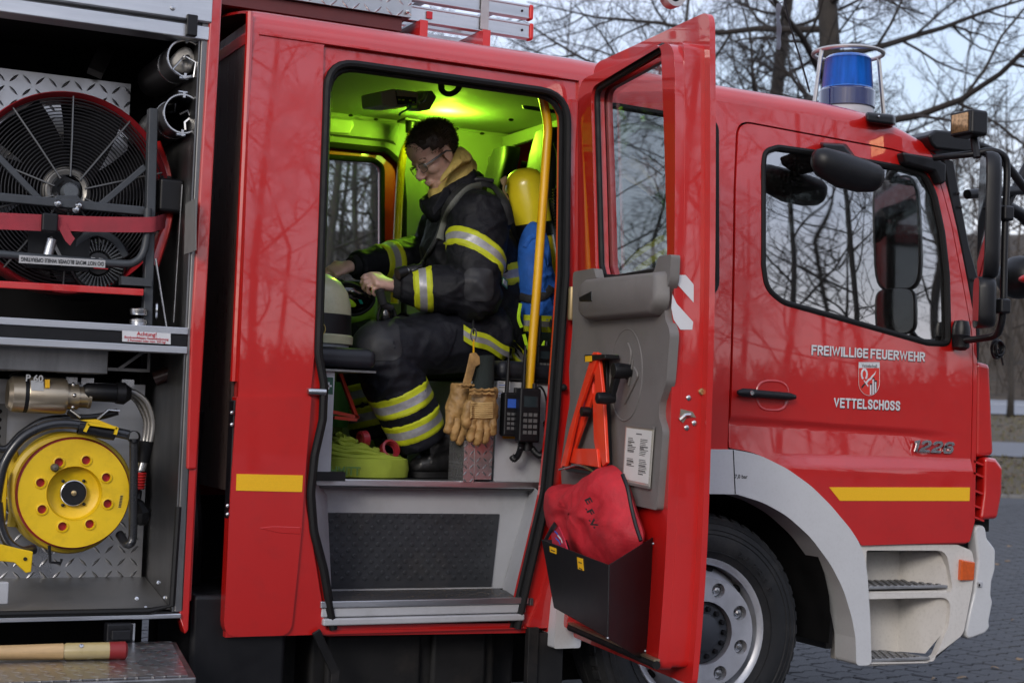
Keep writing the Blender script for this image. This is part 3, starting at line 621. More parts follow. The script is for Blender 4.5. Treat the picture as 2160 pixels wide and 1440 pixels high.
# front door
def crease(z, c, w, h):
    t = (z-c)/w
    return h*max(0.0, 1-abs(t)) if -1 < t < 1 else 0
z1a = S(1560,878)[1]; z1b = S(1990,910)[1]; z2 = S(1850,978)[1]
def fdy(x, z):
    y = yside(z)-.004
    zc = z1a+(z1b-z1a)*(x-3.3)/1.05          # upper shoulder step, fading to the front
    k = max(0, min(1, (4.37-x)/.25))
    d = z-zc
    if d < 0: y += .013*k*min(1, -d/.022)*max(0, 1+(d+.022)/.16 if d < -.022 else 1)
    d = z-z2
    if d > 0 and x > 3.55: y += -.0*d
    kk = max(0, min(1, (x-3.5)/.15))
    d = z2-z
    if d > -.025: y -= .014*kk*min(1, (d+.025)/.04)
    return y
zc = sorted(set(frange(.82, 2.36, .06)+[z1b+i*.008 for i in range(-10, 14)]+[z2+i*.008 for i in range(-6, 6)]))
door = plate('front_door', grow(DOOR_OUT, -.002), [WIN_F], 0, .035, RED, T, bevel=.006, zcuts=zc, xcuts=frange(3.3, 4.45, .05), yfun=fdy, seg=3, angle=50)
mb = MB(); mb.tube([(x, fdy(x, z)+.004, z) for x, z in grow(WIN_F, -.004)], .0125, 8, closed=True); mb.build('window_gasket', RUBBER, door)
plate('window_pane', grow(WIN_F, -.002), [], .010, .004, GLASS, door, yfun=ys, zcuts=frange(1.4,2.4,.1), xcuts=frange(3.4,4.4,.2))
sp = SS([(1749,1027),(2046,1027.5),(2045,1056),(1772,1055.5)], -.02)
plate('reflective_stripe', sp, [], -.0022, .002, YELLOWTAPE, door, yfun=fdy, xcuts=frange(3.7,4.4,.1))
# handle: recess dish + bar
hx, hz = S(1628, 833)
mb = MB()
def dish(u, v):
    a = 2*math.pi*u; r = v
    x = hx+.0+.062*r*math.cos(a)*(1 if abs(math.cos(a)) < .8 else 1); z = hz-.002+.055*r*math.sin(a)
    return (x, fdy(x, z)-.0015+(.0 if r > .9 else .018*(1-(r/.9)**4)) - (.0 if r < .9 else .001), z)
ring = MB()
ring.loft([[ (hx+.07*r*math.copysign(abs(math.cos(a))**.7, math.cos(a)), yside(hz)-.0045-q, hz-.002+.055*r*math.copysign(abs(math.sin(a))**.7, math.sin(a))) for a in [2*math.pi*k/28 for k in range(28)]] for r, q in ((1.12,-.004),(1.06,.003),(.98,.0035),(.9,-.001),(.5,-.0035),(.02,-.004))], True, False)
ring.build('handle_recess', RED, door, angle=60)
A = Vector(PY(1556, 827, -.035)); B = Vector(PY(1678, 837, -.035))
mb = MB(); mb.tube([A, A.lerp(B,.08), A.lerp(B,.3), A.lerp(B,.34), A.lerp(B,.9), B], [.008,.0165,.0175,.0155,.0145,.008], 12, flat=.9)
mb.tube([A.lerp(B,.12), A.lerp(B,.12)+Vector((0,.05,0))], .012, 8); mb.tube([A.lerp(B,.92), A.lerp(B,.92)+Vector((0,.05,0))], .011, 8)
mb.build('door_handle', BLACK, door)
mb = MB(); mb.lathe([(.0005,.0),(.008,.0),(.009,.004)], A.lerp(B,.2)+Vector((0,-.0185,.001)), (0,1,0), 14); mb.build('lock', STEEL, door)
# lettering (white with a dark drop edge) + model number + emblem
def letter(s, p0, p1, h, name, m1, off):
    a = Vector(PY(*p0, off)); b = Vector(PY(*p1, off)); d = (b-a)
    return a, d
def fit_text(name, s, pa, pb, hpx, mt, off, bold, ext=.0008, par=None, dxy=(0,0)):
    a = PY(*pa, off); b = PY(*pb, off); right = (b-a); W = right.length; right.normalize()
    top = PY(pa[0], pa[1]-hpx, off); H = (top-a).length; up = Vector((0, 0, 1)); up = (up-right*up.dot(right)).normalized()
    size = H/.70
    o = text(name, s, size, a+right*dxy[0]+up*dxy[1], right, up, mt, par, ext=ext, bold=bold)
    xs_ = [(v.co-a).dot(right) for v in o.data.vertices]; k = W/(max(xs_)-min(xs_)); x0 = min(xs_)
    for v in o.data.vertices:
        t = (v.co-a).dot(right); v.co += right*((t-x0)*k-t)
    return o
for nm, s, pa, pb, h in (('lettering', 'FREIWILLIGE FEUERWEHR', (1711,748), (1950,763), 21), ('lettering', 'VETTELSCHOSS', (1758,859), (1898,866), 21)):
    zc_ = PY(*pa).z; off = yside(zc_)-.0052
    a_ = PY(*pa, off); b_ = PY(*pb, off); rt_ = b_-a_; hh_ = (PY(pa[0], pa[1]-h, off)-a_).length; W_ = rt_.length; up_ = Vector((0,0,1))
    sh_off = Vector((.0026, 0, -.0030)); nm_ = 'lettering'
    block_text('lettering_shadow', s, a_+sh_off, rt_, up_, W_, hh_, INK, door, ext=.0004)
    block_text('lettering', s, a_+Vector((0,-.0012,0)), rt_, up_, W_, hh_, WHITE, door, ext=.0006)
zm = PY(1920, 950).z
an_ = PY(1920, 951, yside(zm)-.006); bn_ = PY(2014, 957, yside(zm)-.006); block_text('model_number', '1226', an_, bn_-an_, (0,0,1), (bn_-an_).length*.92, (PY(1920,926,yside(zm))-an_).length, mat('number_chrome', (.72,.72,.74), .22, 1.0, var=.1), door, t=.20, gap=.12, ext=.006, slant=.22)
yo = yside(1.4)-.005
def EM(u, v): p = PY(1811+u*44, 764+v*70, yo); return (p.x, p.z)
shield = [EM(0,.13),EM(0,.6)]+[EM(.5-.5*math.cos(a), .6+.4*math.sin(a)) for a in [math.pi*k/14 for k in range(1,14)]]+[EM(1,.6),EM(1,.13)]
em = plate('emblem', shield, [], yo-.0006, .0006, mat('emblem_red', (.62,.03,.02), .4, var=.03), door)
plate('emblem_banner', [EM(0,0),EM(1,0),EM(1,.17),EM(0,.17)], [], yo-.0009, .0004, WHITE, em)
mb = MB(); mb.tube([(x, yo-.0008, z) for x, z in [EM(0,0)]+shield+[EM(1,0)]], .0012, 4, closed=True); mb.build('emblem_outline', mat('emblem_line', (.5,.5,.5), .4), em)
fit_text('emblem_name', 'Vettelschoß', (1818,774), (1850,775.5), 7, INK, yo-.0016, 0, .0003, em)
hs = [EM(.27+.13*math.cos(a)*1.0, .36-.15*math.sin(a)) for a in [math.pi*(-.35+1.7*k/12) for k in range(13)]]
mb = MB(); mb.tube([(x, yo-.001, z) for x, z in hs], .0042, 6, flat=.3); mb.build('horseshoe', WHITE, em)
blade = [EM(.33,.60),EM(.45,.50),(EM(.55,.47)),EM(.62,.40),EM(.74,.34),EM(.84,.25),EM(.78,.36),EM(.66,.45),EM(.60,.52),EM(.48,.56),EM(.40,.63)]
plate('sword', blade, [], yo-.0011, .0006, WHITE, em)
plate('sword_hilt', [EM(.12,.74),EM(.22,.66),EM(.34,.60),EM(.38,.64),EM(.27,.70),EM(.16,.79)], [], yo-.0011, .0006, INK, em)
plate('sword_guard', [EM(.22,.54),EM(.28,.54),EM(.47,.70),EM(.44,.74)], [], yo-.0015, .0006, WHITE, em)
for u0, v0, v1 in ((.54,.66,.97),(.66,.49,.96),(.77,.57,.90)):
    plate('basalt_column', [EM(u0,v0),EM(u0+.1,v0),EM(u0+.1,v1),EM(u0,v1)], [], yo-.0011, .0005, WHITE, em)
    plate('column_top', [EM(u0,v0-.03),EM(u0+.1,v0-.03),EM(u0+.1,v0+.02),EM(u0,v0+.02)], [], yo-.0012, .0004, INK, em)
    plate('column_shade', [EM(u0+.07,v0),EM(u0+.1,v0),EM(u0+.1,v1),EM(u0+.07,v1)], [], yo-.0013, .0004, INK, em)
for u, v in ((1862,1040),):
    p = PY(u, v, -.02); mb = MB(); mb.prism([p+Vector((-.008,0,-.007)), p+Vector((.008,0,-.007)), p+Vector((0,0,.014))], (0,.0004,0)); mb.build('stripe_mark', mat('stripe_print', (.42,.24,.01), .5), door)
# wheel arch fender (grey-white)
fo = SS([(1480,947),(1537,947),(1590,957),(1652,988),(1702,1024),(1742,1064),(1782,1112),(1806,1150),(1816,1200),(1818,1300),(1815,1396),(1783,1397),(1785,1340)])
fi = SS([(1780,1300),(1765,1240),(1740,1188),(1700,1132),(1650,1086),(1600,1058),(1545,1041),(1480,1040)])
zt, zb = fo[0][1], fi[-1][1]
left_o = [(WCX-.66,.42),(WCX-.655,.60),(WCX-.60,.80),(WCX-.50,.95),(WCX-.36,1.06),(WCX-.18,1.115)]
left_i = [(WCX-.16,.95),(WCX-.30,.90),(WCX-.42,.80),(WCX-.51,.66),(WCX-.55,.5),(WCX-.555,.42)]
fen = plate('wheel_arch_trim', fillet(fo+fi+left_i+left_o, [.02]*2+[.4]*8+[.02]*3+[.4]*6+[.01]+[.02]+[.3]*5+[.01]+[.01]+[.3]*5, 4), [], -.03, .13, GREYFENDER, T, bevel=.014, seg=3)
mb = MB(); q = S(1537, 948); r_ = S(1541, 1040); mb.bar((q[0],-.0305,q[1]), (r_[0],-.0305,r_[1]), .003, .003); mb.build('joint_line', BLACKMATTE, fen)
fit_text('pressure_mark', '7,0 bar', (1550,1008), (1577,1008.5), 8, INK, -.031, .01, .0004, fen)
# wheel housing
mb = MB()
arc = [math.pi*(-.05+1.1*k/20) for k in range(21)]
mb.loft([[(WCX+.565*math.cos(a), y, WCZ+.03+.53*math.sin(a)) for a in arc] for y in (.02,.35,.75)], False, False)
mb.prism([(WCX+.58*math.cos(a), .75, WCZ+.03+.55*math.sin(a)) for a in arc], (0,.02,0)); mb.build('wheel_housing', BLACKMATTE, T)
mb = MB(); mb.tube(smoothpath([PY(1772,1330,.25),PY(1765,1335,.3),PY(1720,1345,.4)],4), .03, 8); mb.box(3.83,3.86,.1,.5,.36,.6); mb.build('housing_lip', BLACK, T)
# wheel (steered a little)
ST = R_(-4.0); wx = Vector((math.cos(ST), math.sin(ST), 0)); wn_ = Vector((math.sin(ST), -math.cos(ST), 0)); wo = Vector((WCX, .075, WCZ))   # wn_ points outward
prf = [(.250,.0),(.262,.010),(.272,.012),(.276,.004),(.268,-.012),(.255,-.03),(.25,-.06),(.245,-.13),(.05,-.13)]
mb = MB(); mb.lathe(prf, wo, wn_, 56); wheel = mb.build('wheel', SILVERRIM, T)
mb = MB(); mb.lathe([(.26,-.002),(.29,.014),(.32,.026),(.355,.030),(.362,.027),(.366,.030),(.395,.022),(.402,.018),(.406,.02),(.418,.008),(.427,-.006),(.4275,-.03),(.42,-.031),(.42,-.038),(.432,-.039),(.436,-.10),(.428,-.101),(.428,-.11),(.436,-.111),(.436,-.15),(.428,-.151),(.428,-.16),(.434,-.161),(.428,-.21),(.40,-.24),(.26,-.25)], wo, wn_, 72); tyre = mb.build('tyre', TYRE, wheel, angle=30)
w3 = wn_.cross(wx)
def WP(r, a, h): return wo + (wx*math.cos(a)+Vector((0,0,1))*math.sin(a))*r + wn_*h
mb = MB()
for k in range(52):
    a = 2*math.pi*k/52
    for da in (0,):
        c = WP(.425, a, -.017); t = (WP(.425, a+.01, -.017)-c).normalized(); rr = (c-wo-wn_*-.017).normalized()
        mb.obox(c, t*.018, wn_*.016+rr*-.006, rr*.0095+wn_*.0)
mb.build('tread_block', TYRE, tyre, bevel=.003, kind='stuff')
for k in range(3):
    mb = MB(); mb.lathe([(.300+.0+k*.04,.0205+.0035*k),(.302+k*.04,.0235+.0032*k),(.304+k*.04,.0215+.0035*k)], wo, wn_, 64); mb.build('sidewall_rib', TYRE, tyre)
for s, a0, rr, sz in (('265/70R19.5', 62, .325, .026), ('E', 108, .318, .040), ('R', -38, .325, .044)):
    for i, ch in enumerate(s):
        a = R_(a0)-i*sz*.72/rr
        text('sidewall_letter', ch, sz, WP(rr-sz*.35, a, .031), (wx*math.sin(a)-Vector((0,0,1))*math.cos(a)), (wx*math.cos(a)+Vector((0,0,1))*math.sin(a)), TYRE, tyre, ext=.0012, align='CENTER')
hr = [ (math.cos(a)*.205, math.sin(a)*.205) for a in [2*math.pi*k/48 for k in range(48)]]
nuts = [math.pi/8+math.pi/4*k+.06 for k in range(8)]
holes = [circ(.165*math.cos(a), .165*math.sin(a), .0275, 18) for a in nuts]+[circ(0,0,.117,36)]
fr = (wo, wx, Vector((0,0,1)), -wn_)
plate('hub_ring', hr, holes, -.045, .035, SILVERRIM, wheel, bevel=.006, frame=fr, seg=3)
mb = MB(); mb.lathe([(.205,.012),(.222,-.01),(.235,-.04),(.245,-.06)], wo, wn_, 48); mb.build('wheel_disc', SILVERRIM, wheel)
mb = MB(); mb.lathe([(.205,.0),(.001,.0)], wo, wn_, 40); mb.build('hub_back', DARK, wheel)
for k in range(10):
    a = 2*math.pi*k/10+.1; c = WP(.236, a, -.035); t = (WP(.236, a+.01, -.035)-c).normalized()
    mb = MB(); mb.ball(c+wn_*.006+(c-wo).normalized()*-.003, .02, .012, .012, 12, 6, rot=Matrix((t, wn_, t.cross(wn_))).transposed().to_3x3()); mb.build('vent_hole', BLACKMATTE, wheel)
for a in nuts:
    c = WP(.165, a, .0)
    mb = MB(); mb.lathe([(.001,.012),(.0255,.012),(.0262,.006)], c, wn_, 16, a0=a); mb.lathe([(.016,.012),(.0165,.034),(.013,.037),(.009,.037),(.009,.043),(.001,.044)], c, wn_, 6, a0=a); mb.build('wheel_nut', STEEL, wheel, angle=25)
mb = MB(); mb.lathe([(.116,.01),(.112,.016),(.105,.016),(.103,.026),(.072,.028),(.070,.036),(.066,.038),(.001,.040)], wo, wn_, 40); hub = mb.build('hub_cap', mat('hub_grey', (.045,.05,.06), .5, var=.2, dirt=.3), wheel)
for k in range(14):
    mb = MB(); mb.lathe([(.0105,.026),(.0105,.042),(.008,.045),(.001,.045)], WP(.0885, 2*math.pi*k/14, 0), wn_, 6); mb.build('hub_bolt', BLACK, hub, angle=25)
# step unit in front of the wheel (cream)
so = fillet(SS([(1813,1147),(2018,1148),(2048,1160),(2053,1190),(2046,1240),(2022,1335),(1957,1382),(1942,1394),(1790,1397),(1800,1300)]), [.01,.03,.03,.03,.1,.06,.02,.02,.01,.1], 4)
h1 = fillet(SS([(1826,1160),(1995,1160),(2006,1249),(1822,1249)]), [.01,.06,.03,.01], 4)
h2 = fillet(SS([(1822,1262),(2002,1258),(1992,1318),(1956,1391),(1822,1393)]), [.005,.05,.05,.02,.005], 4)
su = plate('entry_step', so, [h1, h2], .0, .03, CREAM, T, bevel=.012, seg=3)
x0, x1 = S(1826,1300)[0]-.005, S(2003,1238)[0]
mb = MB()
mb.box(x0, x1-.088, .20, .23, .30, .80)
mb.add([(x1-.1,.20,.32),(x1-.1,.20,.79),(x1+.012,.02,.79),(x1+.012,.02,.45),(x1-.11,.02,.34)], [(0,1,2,3,4)])
mb.build('step_well', CREAM, su, bevel=.004)
zt1 = S(1900,1243)[1]; zt2 = S(1880,1393)[1]
for (za, xe, nm) in ((zt1, x1-.01, 0), (zt2, S(1952,1393)[0], 1)):
    mb = MB(); mb.box(x0, xe, .012, .2, za-.035 if nm == 0 else za-.012, za-.004); mb.build('step_shelf', CREAM, su, bevel=.008)
    tr_ = MB()
    bx1 = xe-.075
    tr_.prism([(x0+.002,.002,za+.004),(xe-.008,.002,za+.004),(bx1,.195,za+.004),(x0+.002,.195,za+.004)], (0,0,.012)); tread = tr_.build('step_tread', mat('tread_grey%d' % nm, (.27,.275,.285), .45, .4, var=.25, vscale=12, dirt=.3), su, bevel=.003)
    st_ = MB()
    for j in range(6):
        yy = .018+j*.03
        lim = (xe-.02)+(bx1-xe)*(yy/.195)
        xx = x0+.02+(.016 if j % 2 else 0)
        while xx < lim-.012:
            st_.lathe([(.0115,0),(.0105,.004),(.006,.0052),(.004,.002)], (xx, yy, za+.016), (0,0,1), 8); xx += .034
    st_.build('tread_stud', ALUDARK, tread, kind='stuff')
for py, hh in ((1172, .04),):
    p0 = PY(2020, py, -.004); p1 = PY(2046, 1222, -.004)
am = MB(); c0 = S(2020,1178); c1 = S(2052,1222)
am.prism([(c0[0],-.02,c0[1]),(c0[0]+.085,-.005,c0[1]-.012),(c0[0]+.08,-.005,c1[1]-.002),(c0[0]-.002,-.02,c1[1])], (0,.05,0)); am.build('side_indicator', AMBER, su, bevel=.006)
# bumper corner
bo = [(2052,1106),(2076,1107),(2080,1135),(2098,1158),(2097,1200),(2090,1225),(2088,1255),(2092,1268),(2084,1310),(2086,1322),(2075,1335),(2030,1352),(2040,1300),(2052,1250),(2060,1180),(2056,1140)]
mb = MB(); fr_ = [Vector((x_, .03, z_)) for x_, z_ in fillet([(q.x, q.z) for q in (PY(a, b, .03) for a, b in bo)], .03, 4)]
mb.prism([(p.x, .02, p.z) for p in fr_], (.0,.06,0)); mb.prism([(p.x+.05, .08, p.z) for p in fr_], (.12,1.2,0)); mb.build('bumper', GREYFENDER, T, bevel=.012, seg=3)
c = PY(2068, 1232, .015); mb = MB(); mb.box(c.x-.012,c.x+.012,.012,.022,c.z-.011,c.z+.011); mb.build('tow_eye_cover', GREYPAINT, T, bevel=.004)
mb = MB(); mb.ball(PY(2066,1233,.01), .005,.004,.006, 8, 6); mb.build('sensor', BLACK, T)
mb = MB(); mb.box(4.43, 4.5, .06, .9, .40, .95); mb.build('front_chassis', BLACKMATTE, T)
# cab front corner: red corner panel + slatted air deflector
mb = MB()
cp = [PY(*q, .02) for q in ((2060,762),(2088,768),(2096,960),(2058,965))]
mb.prism([(p.x, .015, p.z) for p in cp], (.02,.12,0)); mb.prism([(p.x+.03, .13, p.z) for p in cp], (.1,.9,0)); mb.build('corner_panel', RED, T, bevel=.02, seg=3)
mb = MB()
dp = [PY(*q, -.01) for q in ((2078,963),(2102,966),(2117,985),(2116,1040),(2106,1094),(2068,1097),(2076,1040))]
mb.prism([(p.x, -.01, p.z) for p in dp], (.035,.16,0)); dfl = mb.build('air_deflector', RED, T, bevel=.018, seg=3)
for py in (975, 1000, 1036, 1068, 1092):
    a = PY(2054, py-3, .0); b = PY(2076, py+6, .0); mb = MB(); mb.prism([(a.x, .0, a.z+.004),(b.x, .0, b.z+.004),(b.x, .0, b.z-.004),(a.x, .0, a.z-.004)], (0,.05,0)); mb.build('deflector_slat', RED, dfl)
mb = MB(); mb.box(4.452,4.60,.05,.8,.82,1.13); mb.build('corner_void', BLACKMATTE, T)
# windscreen pillar trim, windscreen, front
ap = [(1990,333),(2012,340),(2026,420),(2045,520),(2070,610),(2066,760),(2060,760),(2058,690),(2042,590),(2020,480),(2000,395)]
mb = MB(); mb.prism([(lambda p: (p.x, .02, p.z))(PY(a, b, .02)) for a, b in ap], (.03,.06,0)); mb.build('pillar_trim', BLACK, T, bevel=.008)
mb = MB()
w0 = PY(2012,345,.1); w1 = PY(2075,640,.1)
mb.add([(w0.x+.03,.1,w0.z),(w1.x+.03,.1,w1.z),(w1.x+.12,1.15,w1.z),(w0.x+.12,1.15,w0.z),(w0.x+.03,2.1,w0.z),(w1.x+.03,2.1,w1.z)], [(0,1,2,3),(3,2,5,4)]); mb.build('windscreen', GLASSFAR, T)
vis = [(1958,285),(1975,273),(2010,276),(2058,296),(2062,318),(2040,322),(1975,315),(1965,305)]
mb = MB(); mb.prism([(lambda p: (p.x, -.02, p.z))(PY(a, b, -.02)) for a, b in vis], (.06,.3,.01)); mb.prism([(lambda p: (p.x+.07, .29, p.z+.01))(PY(a, b, -.02)) for a, b in vis], (.03,1.6,0)); mb.build('sun_visor', BLACK, T, bevel=.012, seg=3)
for q in ((1978,303),(2021,408),(2026,437),(2055,590)):
    mb = MB(); mb.ball(PY(*q, .01), .008,.006,.008, 10, 6); mb.build('trim_screw', BLACK, T)
# mirrors
def PT(pts): return [PY(a, b, y) for a, b, y in pts]
mb = MB()
mb.prism([PY(a, b, -.02) for a, b in ((1905,320),(1975,332),(1998,345),(1997,385),(1985,390),(1972,362),(1912,345))], (0,.05,0)); mbr = mb.build('mirror_bracket', BLACK, T, bevel=.012, seg=3)
mb = MB(); mb.tube(smoothpath(PT([(1972,333,-.05),(2000,330,-.12),(2050,325,-.2),(2090,318,-.24),(2118,330,-.26),(2124,360,-.26),(2121,450,-.26),(2118,560,-.26),(2116,650,-.26),(2110,690,-.24),(2098,708,-.2),(2060,715,-.12),(2030,718,-.05)]), 5), .0135, 10); mb.build('mirror_arm', BLACK, T)
mb = MB(); mb.lathe([(.001,.06),(.028,.055),(.036,.03),(.036,.0),(.038,-.002),(.036,-.005),(.034,-.05),(.02,-.062),(.001,-.064)], PY(2027,706,-.035), (0,0,1), 20); mb.build('arm_socket', BLACK, T)
def housing(name, px0, px1, py0, py1, y, width, thick):
    a = PY((px0+px1)/2, py0, y); b = PY((px0+px1)/2, py1, y); c = (a+b)/2; hh = abs(a.z-b.z)/2; mb = MB(); rings = []
    wd_ = Vector((.56,.83,0)); td = Vector((.83,-.56,0))      # turned to the driver on the far side: nearly edge-on from here
    def ring(t, k): 
        out = []
        for j in range(28):
            an = 2*math.pi*j/28; cc, s_ = math.cos(an), math.sin(an)
            out.append(c+td*t+wd_*width*.5*k*math.copysign(abs(cc)**.5, cc)+Vector((0,0,hh*(1-(1-k)*.3)*math.copysign(abs(s_)**.42, s_))))
        return out
    mb.loft([ring(thick*t, k) for t, k in ((-.5,.94),(-.44,1.0),(-.1,1.02),(.25,.93),(.42,.78),(.5,.5))]); h = mb.build(name, BLACK, T, angle=45)
    g = MB(); g.add(ring(-thick*.505, .9), [list(range(28))]); g.build('mirror_glass', MATS.get('mirror_silver') or mat('mirror_silver', (.22,.22,.23), .05, 1.0, var=0), h, fix=False); return h
housing('main_mirror', 2070, 2108, 322, 592, -.24, .20, .065)
housing('wide_angle_mirror', 2058, 2098, 585, 692, -.24, .17, .07)
for u_, v_ in ((2117,450),(2110,645)):
    mb = MB(); mb.box(*(lambda p: (p.x-.02,p.x+.03,-.29,-.24,p.z-.03,p.z+.028))(PY(u_, v_, -.26))); mb.build('mirror_clamp', BLACK, T, bevel=.01, seg=3)
# door side mirror (ramp mirror above the door window)
mb = MB(); c = PY(1786, 352, -.12)
q0 = PY(1716,330,-.14); q1 = PY(1860,375,-.14)
def lens(u, v):
    a = 2*math.pi*u
    return None
rings = []
ax = (q1-q0); L = ax.length; ax.normalize(); upv = Vector((0,0,1))-ax*ax.z; upv.normalize(); nv = Vector((0,-1,0))
for t, w, d in ((0,.012,.01),(.03,.042,.03),(.12,.064,.05),(.4,.078,.055),(.7,.074,.05),(.9,.062,.042),(.97,.045,.028),(1,.016,.012)):
    rings.append([q0+ax*L*t+upv*(w*math.sin(a)*(.75 if math.sin(a) > 0 else 1.0)-.01*math.sin(math.pi*t))+nv*d*math.cos(a) for a in [2*math.pi*k/18 for k in range(18)]])
mb.loft(rings); ram = mb.build('ramp_mirror', BLACK, T, angle=50)
mb = MB(); mb.loft([[Vector(PY(a, b, y)) for a, b in pp] for y, pp in ((.02, ((1728,300),(1785,303),(1812,340),(1770,345),(1735,320))), (-.10, ((1735,303),(1780,306),(1806,338),(1772,346),(1740,322))))]); mb.build('mirror_mount', BLACK, ram, bevel=.008)
mb = MB(); mb.loft([[Vector(PY(a, b, y)) for a, b in pp] for y, pp in ((.06, ((1824,236),(1890,242),(1890,268),(1826,258))), (-.02, ((1828,237),(1886,243),(1886,266),(1828,258))))]); mb.build('roof_bracket', BLACK, T, bevel=.014, seg=3)
mb = MB(); mb.ball(PY(1854,246,-.024), .005,.004,.005, 8, 6); mb.build('bracket_screw', STEEL, T)
rp = [PY(*q, -.006) for q in ((1850,330),(1862,318),(1880,310),(1895,318),(1908,338))]
# work lamp on the mirror arm
lc = PY(2047, 263, -.2)
wl_ = MB(); wl_.box(lc.x-.055, lc.x+.03, -.27, -.15, lc.z-.052, lc.z+.048); lamp = wl_.build('work_lamp', BLACK, T, bevel=.014, seg=3)
mb = MB(); mb.box(lc.x-.061, lc.x-.054, -.265, -.155, lc.z-.046, lc.z+.042); mb.build('lamp_bezel', BLACK, lamp, bevel=.003)
mb = MB(); mb.box(lc.x-.064, lc.x-.060, -.255, -.165, lc.z-.038, lc.z+.034); mb.build('lamp_lens', mat('lamp_glass', (.45,.26,.13), .12, .7, var=.5, vscale=70), lamp)
mb = MB(); mb.tube([lc+Vector((.02,0,-.045)), lc+Vector((.02,-.02,-.13))], .016, 8); mb.build('lamp_stem', BLACK, lamp)
# front guard rails at the right edge
mb = MB(); mb.tube(smoothpath(PT([(2040,410,.25),(2100,405,.3),(2170,400,.35)]),3), .021, 10)
mb.tube(smoothpath(PT([(2045,300,.2),(2090,318,.2),(2125,350,.2),(2160,395,.2),(2190,430,.2)]),4), .018, 10)
mb.tube(smoothpath(PT([(2120,440,.35),(2140,400,.35),(2175,330,.35)]),3), .018, 10); mb.tube(smoothpath(PT([(2100,425,.5),(2150,450,.5),(2180,480,.5)]),3), .028, 10); mb.build('front_guard', BLACK, T)
mb = MB(); mb.ball(PY(2150,585,.55), .09,.12,.10, 18, 10); mb.build('far_mirror', BLACK, T)
mb = MB(); mb.ball(PY(2168,588,.4), .03,.05,.02, 12, 8); mb.build('far_mirror_stripe', REDPLASTIC, T)
# coiled cable hanging under the mirror
mb = MB(); c = PY(2105, 735, -.05)
mb.tube([c+Vector((.028*math.cos(t*1.0)*(.8+.2*math.sin(t*.37)), .01*math.sin(t*.61), .04*math.sin(t)*(.85+.15*math.cos(t*.53)))) for t in [i*.35 for i in range(110)]], .004, 5); mb.tube(PT([(2105,735,-.05),(2112,750,-.05),(2116,770,-.05)]), .004, 5); mb.build('cable_coil', BLACK, T)
# beacon
bc = PY(1786, 222, .45); bb = MB(); bz = bc.z
bb.lathe([(.132,-.06),(.132,-.03),(.128,-.02)], bc, (0,0,1), 32); bb.build('beacon_foot', GREYPAINT, T)
BEACONBASE = mat('beacon_base', (.006,.012,.09), .12, coat=1, var=.1)
BEACON = mat('beacon_lens', (.015,.22,.85), .16, coat=1.0, var=.25, vscale=40, stretch=(1,1,.1)); BEACON.node_tree.nodes['Principled BSDF'].inputs['Transmission Weight'].default_value = .35
bb = MB(); bb.lathe([(.128,-.02),(.136,-.015),(.136,.062),(.128,.072),(.124,.075)], bc, (0,0,1), 40); beacon = bb.build('beacon', BEACONBASE, T)
bb = MB(); pr_ = [(.124,.075)]
for i in range(30):
    z = .08+.145*i/30; pr_ += [(.1225-.012*i/30, z), (.1245-.012*i/30, z+.0025)]
pr_ += [(.108,.230),(.098,.238),(.05,.243),(.001,.244)]
bb.lathe(pr_, bc, (0,0,1), 64); bb.build('beacon_lens', BEACON, beacon, angle=20)
bb = MB(); bb.lathe([(.02,.08),(.02,.2),(.06,.2),(.06,.12),(.02,.1)], bc, (0,0,1), 16); bb.build('beacon_reflector', CHROME, beacon)
gb = MB(); hoop = [bc+Vector((.168*math.cos(a), .168*math.sin(a), .252)) for a in [2*math.pi*k/40 for k in range(40)]]
gb.tube(hoop, .0105, 8, closed=True)
for a in (math.pi*1.02, math.pi*1.95, math.pi*.45):
    t = Vector((math.cos(a), math.sin(a), 0)); gb.tube([bc+t*.168+Vector((0,0,.252)), bc+t*.205+Vector((0,0,-.03))], .0105, 8)
gb.build('beacon_guard', mat('guard_steel', (.52,.49,.46), .3, .9, var=.15), beacon)
for o_ in [beacon]+list(beacon.children)+[q for q in TRUCK.children if q.name.startswith('beacon_foot')]:
    for v in o_.data.vertices: v.co = bc+(v.co-bc)*.87
# antenna with a tape flag
mb = MB(); mb.tube(PT([(1708,195,.7),(1690,130,.7),(1668,60,.7),(1650,-20,.7),(1645,-60,.7)]), .0045, 6); ant = mb.build('antenna', BLACK, T)
mb = MB(); fp = smoothpath(PT([(1643,8,.7),(1641,40,.7),(1644,75,.7),(1640,105,.7)]), 4); mb.loft([[p+Vector((-.012,.004*math.sin(i),0)), p+Vector((.012,-.006*math.sin(i*1.3),0))] for i, p in enumerate(fp)], False); mb.tube(PT([(1650,5,.7),(1643,8,.7)]), .003, 4); mb.build('tape_flag', mat('grey_tape', (.10,.11,.14), .6), ant)
# underside of the cab
mb = MB(); mb.box(1.3,1.62,.05,.5,.30,.62); mb.build('mud_flap_box', BLACK, T, bevel=.02)
mb = MB(); mb.box(1.42,2.6,.35,.5,.22,.48); mb.box(1.75,2.45,.2,.4,.23,.46); mb.build('battery_box', DARK, T, bevel=.02)
for x in (2.03,):
    mb = MB(); mb.box(1.80,2.15,.17,.2,.26,.46); mb.build('box_cover', DARK, T, bevel=.02)
    mb = MB(); mb.box(2.19,2.40,.17,.2,.26,.46); mb.build('box_cover', DARK, T, bevel=.02)
mb = MB(); mb.bar((1.70,.0,.50),(1.78,.02,.36),.03,.012,(0,1,0)); mb.bar((1.78,.02,.37),(1.77,.02,.15),.03,.012,(0,1,0)); mb.bar((2.50,.02,.49),(2.50,.02,.15),.04,.03,(0,1,0)); mb.box(1.77,2.5,.0,.03,.275,.295); mb.build('step_hanger', DARK, T, bevel=.003)
